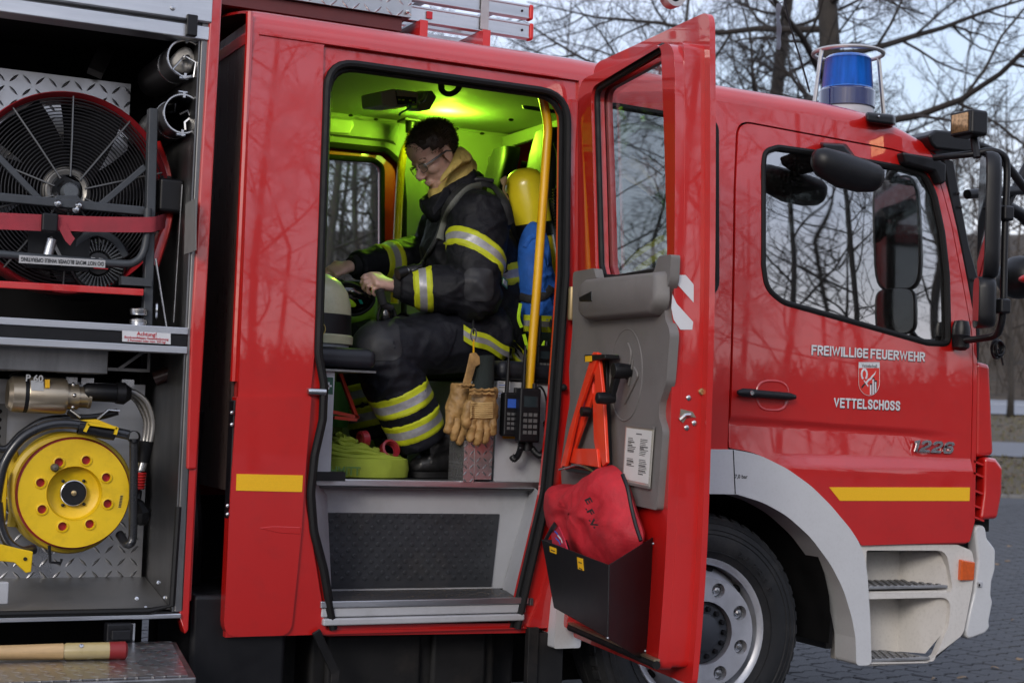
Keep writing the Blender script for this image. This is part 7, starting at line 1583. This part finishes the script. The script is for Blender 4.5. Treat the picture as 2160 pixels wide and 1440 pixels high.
# collar and hood
def collar(name, c, nrm, r0, tube, hgt, m_, seed, par, lift=0, amp=.012, front=.0):
    nrm = Vector(nrm).normalized(); e1 = (fwd-nrm*fwd.dot(nrm)).normalized(); e2 = nrm.cross(e1); mb = MB(); rings = []; N = 48
    for k in range(N):
        a = 2*math.pi*k/N; r = e1*math.cos(a)*1.12+e2*math.sin(a); ring = []
        for j in range(14):
            b = 2*math.pi*j/14; w = noise.noise(Vector((math.cos(a)*2.2+seed, math.sin(a)*2.2, j*.35)))*amp+noise.noise(Vector((math.cos(a)*6+seed, math.sin(a)*6, j*.8)))*amp*.5
            ring.append(c+r*(r0+tube*math.cos(b)+w)+nrm*(hgt*math.sin(b)+w*.7+front*math.cos(a)))
        rings.append(ring)
    rings.append(rings[0]); mb.loft(rings, True, False); return mb.build(name, m_, par, angle=80)
HOOD = weave('hood_yellow', (.62,.47,.14), .85, scale=420, bump=.0012, fold=.004, fscale=30)
nk = P_(956,380,.56); nvec = Vector((-.62,0,.78))
collar('hood', nk, nvec, .078, .022, .046, HOOD, 3, man, amp=.016, front=-.026)
mb = MB(); hf_ = [P_(967,310,.50), P_(985,318,.47), P_(995,330,.46), P_(992,342,.455), P_(975,350,.455), P_(950,368,.45), P_(930,385,.45), P_(932,370,.45), P_(950,345,.455)]
puff('hood_fold', hf_, (0,-1,.2), .030, HOOD, man, wrinkle=.012, freq=26)
collar('coat_collar', P_(957,412,.56), (-.60,0,.80), .104, .016, .052, COAT, 9, jacket, amp=.014)
mb = MB(); mb.prism([P_(a, b, .43) for a, b in ((938,395),(948,393),(950,412),(930,440),(915,455),(912,440))], (0,.012,0)); mb.build('collar_flap', COAT, jacket, bevel=.004)
# ---- trousers
tr_ = MB()
tr_.loft([ell(sp[0]+Vector((.02,0,-.10)), .14, .185), ell(sp[0]+Vector((.01,0,-.02)), .158, .19), ell(sp[0]+Vector((0,0,.06)), .15, .185)])
for hip, kn, an, in ((near_hip, near_kn, near_an), (far_hip, far_kn, far_an)):
    tr_.tube([hip, hip.lerp(kn,.35), hip.lerp(kn,.75), kn], [.118,.115,.102,.098], 20); tr_.ball(kn+Vector((.0,0,.0)), .10,.098,.10, 18, 12)
    tr_.tube([kn, kn.lerp(an,.3), kn.lerp(an,.65), kn.lerp(an,.97)], [.096,.104,.104,.098], 20)
TROU = weave('trouser_black', (.0065,.0072,.012), .6, spec=.3, scale=700, bump=.0008, fold=.005, fscale=15, var=.25, vscale=10, dirt=.2)
for n_ in TROU.node_tree.nodes:
    if n_.type == 'MIX': n_.inputs[7].default_value = (.022,.022,.024,1)
tme = remesh(tr_, .0075, 4, folds(.013, 8.0, 18, ((near_kn+Vector((.08,0,-.08)),.13,1.2),(near_hip,.15,.4))))
trousers = put('trousers', tme, TROU, man); tbv = bvh(tme)
reflband(tbv, near_kn, near_an, .50, .078, .14, trousers, tilt=Vector((.02,0,-.02)))
reflband(tbv, near_kn, near_an, .78, .078, .14, trousers, tilt=Vector((.02,0,-.02)))
reflband(tbv, far_kn, far_an, .47, .08, .14, trousers); reflband(tbv, far_kn, far_an, .72, .08, .14, trousers)
def patch(bv, c, n, up, w, h, m_, name, par, off=.003, nu=14, nv=14, rr=.3):
    n = Vector(n).normalized(); up = Vector(up); up = (up-n*up.dot(n)).normalized(); sd__ = up.cross(n); mb = MB()
    def fn(u, v):
        a, b = (u-.5)*2, (v-.5)*2; k = 1/max(1, (abs(a)**4+abs(b)**4)**.25); p = Vector(c)+n*.2+sd__*a*k*w/2+up*b*k*h/2; q = bv.ray_cast(p, -n, .45)
        return (q[0]+n*off) if q[0] is not None else p-n*.2
    mb.grid(fn, nu, nv); return mb.build(name, m_, par, fix=False, angle=70)
KNEE = weave('knee_patch', (.016,.017,.021), .6, scale=300, bump=.0008, fold=.001, fscale=20, dirt=.3)
patch(tbv, near_kn+Vector((-.03,-.05,.03)), (-.65,-.62,.45), (-.3,0,1), .17, .16, KNEE, 'knee_patch', trousers)
patch(jb, near_el+Vector((-.01,-.06,.02)), (-.1,-1,.05), (0,0,1), .11, .12, KNEE, 'elbow_patch', jacket)
pc = P_(925,725,.30); patch(tbv, pc, (0,-1,.25), (.35,0,1), .085, .15, TROU, 'thigh_pocket', trousers, off=.010)
text('pocket_mark', 'O VIKING'[0:1]+' safety', .022, P_(950,697,.285), P_(965,712,.29)-P_(950,697,.29), (.6,0,.7), LIME, trousers) if False else None
# boots
def boot(an, toe, heel, side):
    mb = MB(); d = (toe-heel); d.z = 0; L = d.length; d.normalize(); w = Vector((-d.y, d.x, 0)); zf_ = FL+.004; base = Vector((heel.x, heel.y, 0)); rings = []
    for t, hw, h in ((-.04,.028,.07),(.0,.040,.10),(.12,.043,.105),(.30,.042,.10),(.5,.047,.085),(.72,.054,.072),(.9,.047,.058),(.99,.030,.040),(1.03,.012,.022)):
        c = base+d*L*t; ring = []
        for k in range(18):
            a = 2*math.pi*k/18; s = math.sin(a); ring.append(c+w*hw*math.copysign(abs(math.cos(a))**.75, math.cos(a))+Vector((0,0,zf_+.014+(h*(.5+.5*s)))))
        rings.append(ring)
    mb.loft(rings); mb.tube([base+d*L*.12+Vector((0,0,zf_+.07)), base+d*L*.10+Vector((0,0,zf_+.14)), an+Vector((.0,0,-.02))], [.055,.056,.062], 16)
    me = remesh(mb, .006, 3, lambda p: .003*noise.noise(p*22)); return me
LEATHER = mat('boot_leather', (.014,.014,.015), .42, var=.3, vscale=18, bump=.0012, bscale=90, dirt=.45, dirtcol=(.06,.055,.05), dscale=9)
for an, tq, hq, y in ((near_an, (866,992), (965,975), .40), (far_an, (770,980), (850,970), .84)):
    toe = P_(*tq, y); heel = P_(*hq, y); b_ = put('boot', boot(an, toe, heel, 1), LEATHER, man)
    d = (toe-heel); d.z = 0; L = d.length; d.normalize(); w = Vector((-d.y, d.x, 0)); base = Vector((heel.x, heel.y, FL+.001)); mb = MB(); o_ = []
    for t, hw in ((-.05,.026),(-.02,.041),(.12,.046),(.3,.043),(.5,.049),(.72,.057),(.9,.050),(1.0,.033),(1.045,.012)): o_.append((t, hw))
    outl_ = [base+d*L*t+w*hw for t, hw in o_]+[base+d*L*t-w*hw for t, hw in o_[::-1]]; mb.prism(outl_, (0,0,.024)); mb.build('sole', RUBBER, b_, bevel=.004)
# ---- breathing apparatus
ba = thing('breathing_apparatus', P_(1120,720,.5), "yellow air cylinder and harness worn on the firefighter's back", 'air cylinder')
c0 = P_(1104,366,.50); c1 = P_(1150,660,.50); ad = (c1-c0).normalized(); rcy = .080; Lc = (c1-c0).length
CYL = mat('cylinder_yellow', (.80,.66,.02), .32, coat=.5, var=.08, vscale=7, dirt=.12)
mb = MB(); mb.lathe([(.001,-.02),(.03,-.018),(.055,-.005),(rcy*.93,.022),(rcy,.05),(rcy,Lc-.06),(rcy*.8,Lc-.02),(.03,Lc+.01),(.02,Lc+.05)], c0, ad, 36); cyl = mb.build('cylinder', CYL, ba)
mb = MB(); mb.lathe([(rcy+.003,Lc*.36),(rcy+.003,Lc*.46)], c0, ad, 30); mb.build('cylinder_band', BLACK, cyl)
mb = MB(); mb.tube([P_(1080,400,.62), P_(1090,480,.62), P_(1095,600,.62), P_(1092,690,.62)], [.04,.05,.05,.05], 12, flat=1.6); mb.build('back_plate', BLACK, ba)
STRAP = weave('harness_black', (.014,.015,.017), .75, scale=800); STRAPG = weave('harness_grey', (.16,.17,.15), .75, scale=800)
def jsurf(px, py, y, off=.006):
    p = P_(px, py, y-.5); t = P_(px, py, y+.3); d = (t-p); L = d.length; h = jb.ray_cast(p, d/L, L); return (h[0]-(d/L)*off) if h[0] is not None else P_(px, py, y)
def tsurf(px, py, y, off=.006):
    p = P_(px, py, y-.5); t = P_(px, py, y+.3); d = (t-p); L = d.length; h = tbv.ray_cast(p, d/L, L); return (h[0]-(d/L)*off) if h[0] is not None else P_(px, py, y)
def strap(name, pts, w, m_, par, th=.3, n=5): mb = MB(); mb.tube(smoothpath(pts, n), w/2, 8, flat=th, up=None); return mb.build(name, m_, par)
pth = [(1078,470),(1066,428),(1045,398),(1020,386),(990,392),(968,408),(950,430),(938,458)]
strap('shoulder_strap', [jsurf(a, b, .45, .010) for a, b in pth], .042, STRAP, ba, .45)
strap('strap_webbing', [jsurf(a, b, .45, .014) for a, b in ((1015,392),(990,398),(968,416),(950,440),(938,470),(928,505))], .030, STRAPG, ba, .4)
hs3 = [jsurf(a, b, .45, .022) for a, b in ((1040,382),(1010,378),(985,386),(960,406),(944,432),(934,462),(922,500),(906,530),(893,552))]
mb = MB(); mb.tube(smoothpath(hs3+[P_(880,566,.36), P_(862,573,.35)], 6), .0088, 10); mb.build('air_hose', mat('hose_rubber', (.03,.031,.034), .35), ba)
mb = MB(); c = jsurf(938,432,.45,.02); mb.tube([c+Vector((.035,0,.012)), c+Vector((-.03,-.006,-.008))], .018, 8, flat=.6); mb.build('hose_clip', mat('clip_grey', (.15,.16,.15), .5), ba)
mb = MB(); a, b = P_(888,562,.355), P_(838,578,.35); mb.tube([a, a.lerp(b,.2), a.lerp(b,.22), a.lerp(b,.55), a.lerp(b,.6), a.lerp(b,.62), a.lerp(b,1)], [.011,.012,.016,.017,.0145,.022,.023], 16); mb.build('hose_coupling', BLACK, ba)
mb = MB(); mb.tube([a.lerp(b,.58), a.lerp(b,.68)], [.0165,.0165], 16); mb.build('coupling_ring', STEEL, ba)
lab = [jsurf(a, b, .5, .022) for a, b in ((1052,584),(1078,608))]; m0 = (lab[0]+lab[1])/2; rd = (lab[1]-lab[0]).normalized(); upn = Vector((0,-1,0)).cross(rd)*-1; upn = (Vector((0,0,1))-rd*rd.z).normalized()
mb = MB(); mb.obox(m0, rd*.034, Vector((0,.001,0)), upn*.015); ml = mb.build('harness_label', GREEN, ba)
text('label_lettering', 'MSA', .026, m0-rd*.026-upn*.009+Vector((0,-.002,0)), rd, upn, WHITE, ml, bold=.03, sx=1.0)
strap('loose_strap', [P_(1086,560,.42), P_(1092,600,.40), P_(1098,640,.40), P_(1096,700,.42), P_(1090,720,.42)], .03, STRAP, ba, .2)
strap('tan_webbing', [P_(1058,385,.48), P_(1068,380,.46), P_(1062,400,.45), P_(1072,420,.46)], .03, weave('tan_web', (.35,.25,.14), .8), ba, .3)
# blue bag on the apparatus
BLUE = weave('bag_blue', (.012,.10,.42), .75, scale=500, bump=.001, fold=.005, fscale=22, var=.2)
bl = puff('blue_bag', [P_(a, b, .38) for a, b in ((1120,468),(1142,480),(1150,520),(1165,590),(1170,650),(1166,695),(1140,703),(1108,698),(1098,640),(1092,560),(1098,500))], (0,-1,.1), .085, BLUE, wrinkle=.02, freq=16, back=.8, label='blue fabric bag with reflective band strapped behind the yellow pole', cat='bag')
blb = bvh(bl.data)
def bsurf(px, py, off=.004):
    p = P_(px, py, 0); t = P_(px, py, .6); d = t-p; L = d.length; h = blb.ray_cast(p, d/L, L); return (h[0]-d/L*off) if h[0] is not None else P_(px, py, .36)
for dy, m_ in ((0,YT),(12,ST_),(23,YT)):
    mb = MB(); us = [1104+k*5 for k in range(13)]; mb.loft([[bsurf(u, 665+dy+(1136-u)*-.05), bsurf(u, 677+dy+(1136-u)*-.05)] for u in us], False, False); mb.build('bag_band', m_, bl, fix=False)
strap('bag_strap', [bsurf(a, b, .006) for a, b in ((1097,625),(1115,630),(1135,628),(1155,618),(1164,605))], .03, STRAP, bl, .3)
strap('bag_strap', [bsurf(a, b, .006) for a, b in ((1106,520),(1120,500),(1140,498))], .02, BLUE, bl, .4)
for i, q in enumerate((((1105,705),(1112,730),(1120,738),(1140,735),(1150,720)), ((1140,660),(1158,670),(1162,690)), ((1098,640),(1094,670),(1100,690)))):
    mb = MB(); mb.tube(smoothpath([P_(a, b, .33) for a, b in q], 5), .007, 6); mb.build('lime_cord', LIME if i != 1 else STRAP, bl)
for k, (d0, d1, m_) in enumerate(((0,11,YT),(11,23,ST_),(23,34,YT))):      # hem band across the hip
    mb = MB(); us = [978+k_*6 for k_ in range(19)]
    def hemv(u): return 684+(u-978)*.47+3*math.sin(u*.09)
    mb.loft([[tsurf(u, hemv(u)+d0, .5, .012), tsurf(u, hemv(u)+d1, .5, .012)] for u in us], False, False); mb.build('hem_band', m_, trousers, fix=False)
# ---- gloves on a carabiner
CB = thing('carabiner', P_(1000,745,.15), 'steel carabiner with orange cord hanging from the trouser pocket', 'carabiner')
mb = MB(); c = P_(999,706,.15); mb.tube([c+Vector((.010*math.cos(a), 0, .022*math.sin(a))) for a in [2*math.pi*k/20 for k in range(20)]], .0032, 6, closed=True); mb.build('snap_ring', STEEL, CB)
mb = MB(); mb.tube([P_(999,716,.15), P_(999,748,.15)], .0035, 6); mb.build('cord', YELLOWPOLE, CB); mb = MB(); mb.tube([P_(998,680,.2), P_(999,700,.15)], .012, 6, flat=.3); mb.build('loop', STRAP, CB)
TAN = mat('glove_leather', (.33,.19,.065), .6, var=.45, vscale=16, bump=.0015, bscale=70, dirt=.9, dirtcol=(.05,.03,.015), dscale=22)
def glove(name, wrist, kn, tips, thumb, w, label, y):
    g = thing(name, P_(*kn, y), label, 'glove', 'work gloves hanging from the carabiner'); mb = MB(); nf = len(tips); W = P_(*wrist, y); K = P_(*kn, y); d = (K-W).normalized(); sd__ = Vector((1,0,0)); rings = []
    for t, hw, hd in ((-.12,.9,.034),(0,1.0,.036),(.3,.98,.038),(.6,1.12,.040),(.85,1.15,.034),(1.02,1.05,.026)): rings.append([W+(K-W)*t+Vector((w*hw*math.cos(a), hd*math.sin(a), 0)) for a in [2*math.pi*k/20 for k in range(20)]])
    mb.loft(rings); n = len(tips)
    for i, tp_ in enumerate(tips):
        b = K+sd__*w*2.0*((i+.5)/n-.5)+Vector((0,-.004,.016)); e = P_(*tp_, y-.014); m_ = b.lerp(e,.5)+Vector((0,-.013-.004*(i % 2),0)); mb.tube([b, m_, e.lerp(m_,.2), e], [.0142,.0140,.0128,.007], 12)
    tb = [P_(a, b, y-.022) for a, b in thumb]; mb.tube(tb, [.016,.0165,.0145,.008][:len(tb)], 12)
    me = remesh(mb, .0034, 1, lambda p: .0042*(1-abs(noise.noise(p*24))*2.2)+.0016*(1-abs(noise.noise(p*70))*2)); put('shell', me, TAN, g); return g, me
g1, gm1 = glove('work_glove', (972,818), (962,880), ((942,915),(954,930),(967,936)), ((978,848),(984,880),(984,905),(980,918)), .036, 'worn tan leather glove, left of the hanging pair, fingers loose', .2)
g2, gm2 = glove('work_glove', (1020,825), (1015,885), ((990,930),(1005,938),(1021,934),(1037,916)), ((992,846),(984,872),(983,893),(986,903)), .052, 'worn tan leather glove with padded ribbed back, right of the pair', .135)
gb2 = bvh(gm2)
def gsurf(px, py, off=.003):
    p = P_(px, py, 0); t = P_(px, py, .5); d = t-p; L = d.length; h = gb2.ray_cast(p, d/L, L); return (h[0]-d/L*off) if h[0] is not None else P_(px, py, .2)
for k in range(8):
    mb = MB(); v = 851+k*4.2; mb.tube([gsurf(993+i*6.6, v+abs(i-4)*-.3, .001) for i in range(8)], .0042, 6); mb.build('padding_rib', mat('glove_light', (.48,.32,.13), .65) if k == 0 else MATS['glove_light'], g2)
KNIT = weave('knit_black', (.010,.016,.014), .95, scale=300, bump=.003)
mb = MB(); mb.tube([P_(1016,826,.135), P_(1021,800,.14), P_(1022,775,.145), P_(1020,752,.15)], [.042,.036,.034,.040], 18); mb.build('knit_cuff', KNIT, g2)
mb = MB(); mb.prism([P_(a, b, .12) for a, b in ((992,745),(1004,743),(1012,752),(1013,768),(1004,773),(996,800),(990,820),(974,818),(983,785))], (0,.006,0)); mb.build('leather_tab', TAN, g1, bevel=.002)
for u0, u1, v, g in ((966,1000,812,g1),(990,1042,822,g2),(990,1042,830,g2)):
    mb = MB(); mb.tube([P_(u0+(u1-u0)*i/10, v+1.5*math.sin(i*2.2), .085 if g is g2 else .115) for i in range(11)], .0045, 6); mb.build('elastic_gather', TAN, g)
# ---- handheld radios by the pole
def radio(u, v, y, s, label, screen):
    c = P_(u, v, y); g = thing('handheld_radio', c-Vector((0,0,.07*s)), label, 'radio', 'handheld radios by the yellow pole'); mb = MB(); mb.box(c.x-.026*s, c.x+.026*s, y, y+.04, c.z-.07*s, c.z+.05*s); bd = mb.build('case', BLACK, g, bevel=.008, seg=3)
    mb = MB(); mb.tube([c+Vector((-.014*s,.02,.045*s)), c+Vector((-.013*s,.02,.09*s)), c+Vector((-.012*s,.02,.145*s))], [.008,.0075,.004], 8); mb.build('aerial', BLACK, g)
    mb = MB(); mb.lathe([(.008,0),(.008,.016),(.006,.018),(.001,.018)], c+Vector((.014*s,.02,.05*s)), (0,0,1), 10); mb.build('knob', BLACK, g)
    mb = MB(); mb.box(c.x-.017*s, c.x+.017*s, y-.0015, y, c.z+.008*s, c.z+.032*s); mb.build('display', screen, g)
    for i in range(3):
        for j in range(4):
            mb = MB(); mb.box(c.x+(-.017+.0125*i)*s, c.x+(-.008+.0125*i)*s, y-.002, y, c.z+(-.052+.013*j)*s, c.z+(-.044+.013*j)*s); mb.build('key', mat('key_grey', (.10,.10,.10), .5) if 'key_grey' not in MATS else MATS['key_grey'], g)
    return g
SCR = mat('radio_screen', (.02,.03,.035), .15)
r1 = radio(1119,866,.085,1.6,'largest black handheld radio in front of the pole foot', SCR)
r2 = radio(1082,866,.125,1.3,'black handheld radio with blue print left of the pole foot', BLUEINK)
r3 = radio(1149,762,.17,1.15,'black handheld radio clipped above the others, right of the pole', SCR)
mb = MB(); mb.box(*(lambda p: (p.x-.04,p.x+.05,.19,.22,p.z-.05,p.z+.02))(P_(1105,910,.19))); mb.build('radio_cradle', BLACK, T, bevel=.01)
def coil(name, pts, par, r=.009, turns=70):
    P = smoothpath([P_(*p) for p in pts], 24); n = len(P); out = []
    for i in range(n*4):
        t = i/(n*4)*(n-1); k = int(t); p = P[k].lerp(P[min(k+1, n-1)], t-k); d = (P[min(k+1, n-1)]-P[max(k-1, 0)]).normalized(); e1 = d.orthogonal().normalized(); e2 = d.cross(e1); a = i/(n*4)*turns*2*math.pi*.5
        out.append(p+e1*r*math.cos(a)+e2*r*math.sin(a))
    mb = MB(); mb.tube(out, .0032, 5); return mb.build(name, BLACK, par)
coil('coiled_cord', [(1102,905,.14),(1100,930,.12),(1095,955,.12),(1085,968,.12),(1080,962,.12)], r1, turns=52)
coil('coiled_cord', [(1152,890,.14),(1155,920,.12),(1150,945,.12),(1140,960,.12),(1130,955,.12),(1122,945,.12)], r3, turns=64)
mb = MB(); mb.tube(smoothpath([P_(1125,825,.14), P_(1140,815,.13), P_(1152,840,.13), P_(1152,890,.14)],5), .004, 6); mb.build('cord', BLACK, r3)
mb = MB(); mb.tube([P_(1112,910,.13), P_(1112,950,.13)], .02, 12); mb.build('pole_foot', BLACK, T)
# ---- folded lime hose roll
HOSE = weave('hose_lime', (.30,.38,.035), .8, scale=650, bump=.0016, fold=.003, fscale=16, var=.14, vscale=10, dirt=.35)
for n_ in HOSE.node_tree.nodes:
    if n_.type == 'MIX': n_.inputs[7].default_value = (.14,.16,.03,1)
hr_ = thing('hose_roll', P_(780,1006,.36), 'rolled lime green flat hose with red couplings on the cabin floor', 'hose')
hx0 = P_(697,1006,.30).x; hx1 = P_(867,1006,.30).x; zb0 = FL+.002
def loop(x0, x1, y0, y1, z0, h, th, seed, zl=.0, tilt=0.0):
    cx, cy = (x0+x1)/2, (y0+y1)/2; ax_, ay_ = (x1-x0)/2, (y1-y0)/2; mb = MB(); rings = []; N = 64
    for k in range(N):
        a = 2*math.pi*k/N; r = Vector((ax_*math.copysign(abs(math.cos(a))**.75, math.cos(a)), ay_*math.copysign(abs(math.sin(a))**.75, math.sin(a)), 0)); n = r.normalized(); w = noise.noise(Vector((math.cos(a)*2+seed, math.sin(a)*2, 0)))*.010; zz = zl*noise.noise(Vector((math.cos(a)*1.5+seed, math.sin(a)*1.5, 5)))
        b = Vector((cx, cy, z0+zz+tilt*(r.x+ax_*.3)))+r+n*w; rings.append([b-n*th, b+n*.004+Vector((0,0,.003)), b+n*.008+Vector((0,0,h*.5)), b+n*.003+Vector((0,0,h-.003)), b-n*th+Vector((0,0,h)), b-n*th*1.6+Vector((0,0,h*.5))])
    rings.append(rings[0]); mb.loft(rings, True, False); return mb.build('hose_turn', HOSE, hr_, angle=50)
loop(hx0,hx1,.27,.52,zb0,.070,.006,1,.002); loop(hx0+.012,hx1-.010,.283,.507,zb0+.003,.073,.006,4,.004); loop(hx0+.026,hx1-.022,.296,.494,zb0+.001,.076,.006,6,.005); loop(hx0+.04,hx1-.036,.309,.481,zb0+.0,.074,.006,7,.006)
for i_ in range(6): loop(hx0+.004+.010*i_,hx1-.02-.042*i_,.285+.012*i_,.515-.012*i_,zb0+.064+.013*i_,.022,.016,12+3*i_,.012,-.05-.02*i_)
for (u, v, y, s, axd) in ((766,926,.36,1.0,(1,.2,.1)), (822,948,.34,1.15,(.15,-1,.4))):
    c = P_(u, v, y); mb = MB(); mb.lathe([(.020*s,-.014),(.030*s,-.012),(.031*s,.012),(.024*s,.014),(.02*s,.0)], c, axd, 24); cp_ = mb.build('coupling', mat('coupling_red', (.24,.012,.022), .4, coat=.3) if s == 1 else MATS['coupling_red'], hr_)
text('hose_print', 'SCHMITT', .042, (P_(690,1000,.258)).lerp(P_(690,1000,.258),0)+Vector((-.035,0,0)), (1,0,-.01), (0,0,1), mat('print_green', (.10,.20,.05), .8), hr_, bold=.02, sx=.9)
# ---- helmet on the bench, visor mask, second mask at his hand
hm_ = thing('fire_helmet', P_(668,735,.30), 'pale luminous fire helmet with dark band on the rear bench', 'helmet')
hcx = P_(655,690,.30); hz0 = bz+.012
LUM = mat('helmet_cream', (.46,.46,.30), .35, coat=.4, var=.12, vscale=12, dirt=.4, dirtcol=(.2,.18,.10), dscale=14)
def hring(k, s, z): return [Vector((hcx.x+(.148 if math.cos(a) > 0 else .15)*s*math.cos(a)*k, .32+.125*s*math.sin(a), z)) for a in [2*math.pi*j/40 for j in range(40)]]
mb = MB(); mb.loft([hring(1,1.0,hz0+.105), hring(1,.985,hz0+.14), hring(1,.90,hz0+.185), hring(1,.72,hz0+.222), hring(1,.45,hz0+.245), hring(1,.02,hz0+.252)], True, False); mb.build('shell', LUM, hm_)
mb = MB(); mb.loft([hring(1,1.03,hz0+.035), hring(1,1.02,hz0+.06), hring(1,1.005,hz0+.106)], True, False); bnd = mb.build('dark_band', BLACK, hm_)
mb = MB(); mb.loft([hring(1,1.0,hz0+.002), hring(1,1.06,hz0+.004), hring(1,1.07,hz0+.03), hring(1,1.03,hz0+.036)], True, False); mb.build('rim', LUM, hm_)
mb = MB(); mb.loft([hring(1,.97,hz0-.008), hring(1,.97,hz0+.004)], True, False); mb.build('lining', mat('helmet_lining', (.3,.33,.36), .4), hm_)
c = P_(679,694,.19); mb = MB(); mb.tube([c+Vector((.012*math.cos(a),-.001,.018*math.sin(a))) for a in [2*math.pi*k/20 for k in range(20)]], .0016, 6, closed=True); mb.tube([c+Vector((-.004,-.001,-.008)), c+Vector((.0,-.001,.008)), c+Vector((.005,-.001,-.008))], .0016, 5); mb.build('badge', mat('badge_gold', (.5,.38,.10), .4), bnd)
mk = thing('visor_mask', P_(735,665,.62), 'black breathing mask with lime straps propped behind the helmet', 'mask')
VG = mat('visor_black', (.006,.006,.007), .12, coat=1)
def oval(pts, y): return [P_(a, b, y) for a, b in pts]
puff('visor', oval(((684,615),(705,602),(735,598),(765,610),(788,628),(780,648),(755,662),(720,660),(692,640)), .62), (0,-1,.35), .03, VG, mk, wrinkle=.002, back=1.5)
mb = MB(); mb.tube(smoothpath(oval(((684,613),(705,601),(735,597),(768,610),(789,628),(780,649),(755,663),(720,661),(692,641)), .605), 5, closed=True), .006, 8, closed=True); mb.build('visor_rim', RUBBER, mk)
puff('lime_strap', oval(((697,622),(730,626),(750,640),(745,648),(715,640)), .585), (0,-1,.2), .006, LIME, mk, wrinkle=.002)
puff('lime_bag', oval(((716,690),(718,660),(760,655),(788,615),(792,600),(795,650),(788,682),(760,690)), .9), (0,-1,0), .05, mat('lime_fabric', (.20,.42,.02), .5, var=.2), mk, wrinkle=.02)
mb = MB(); mb.prism(oval(((756,632),(762,632),(766,640),(760,641)), .575), (0,.002,0)); mb.build('teal_mark', mat('teal', (.0,.28,.2), .4), mk)
mb = MB(); mb.bar(P_(690,594,.72), P_(722,597,.72), .03, .03); mb.ball(P_(722,598,.70), .014,.014,.014, 10, 8); mb.build('mask_port', BLACK, mk, bevel=.006)
fm = thing('face_mask', P_(815,695,.42), "dark full face mask hanging from the firefighter's hand", 'mask')
puff('lens', oval(((805,650),(815,640),(828,655),(833,680),(828,692),(812,690),(802,672)), .40), (-.5,-1,.1), .03, VG, fm, wrinkle=.001, back=1.6)
mb = MB(); mb.tube(smoothpath(oval(((800,655),(812,638),(830,652),(836,682),(828,695),(810,692),(798,675)), .40), 5, closed=True), .006, 8, closed=True); mb.build('mask_seal', RUBBER, fm)
mb = MB(); mb.tube(smoothpath([P_(808,600,.36), P_(803,625,.36), P_(812,645,.37), P_(828,650,.38)],5), .012, 8, flat=.4); mb.tube([P_(800,612,.36), P_(808,640,.37)], .016, 10); mb.build('mask_strap', STRAP, fm)
mb = MB(); mb.lathe([(.001,-.01),(.03,-.008),(.034,.0),(.03,.03)], P_(848,680,.42), (-.3,-1,.2), 18); mb.build('filter_port', BLACK, fm)
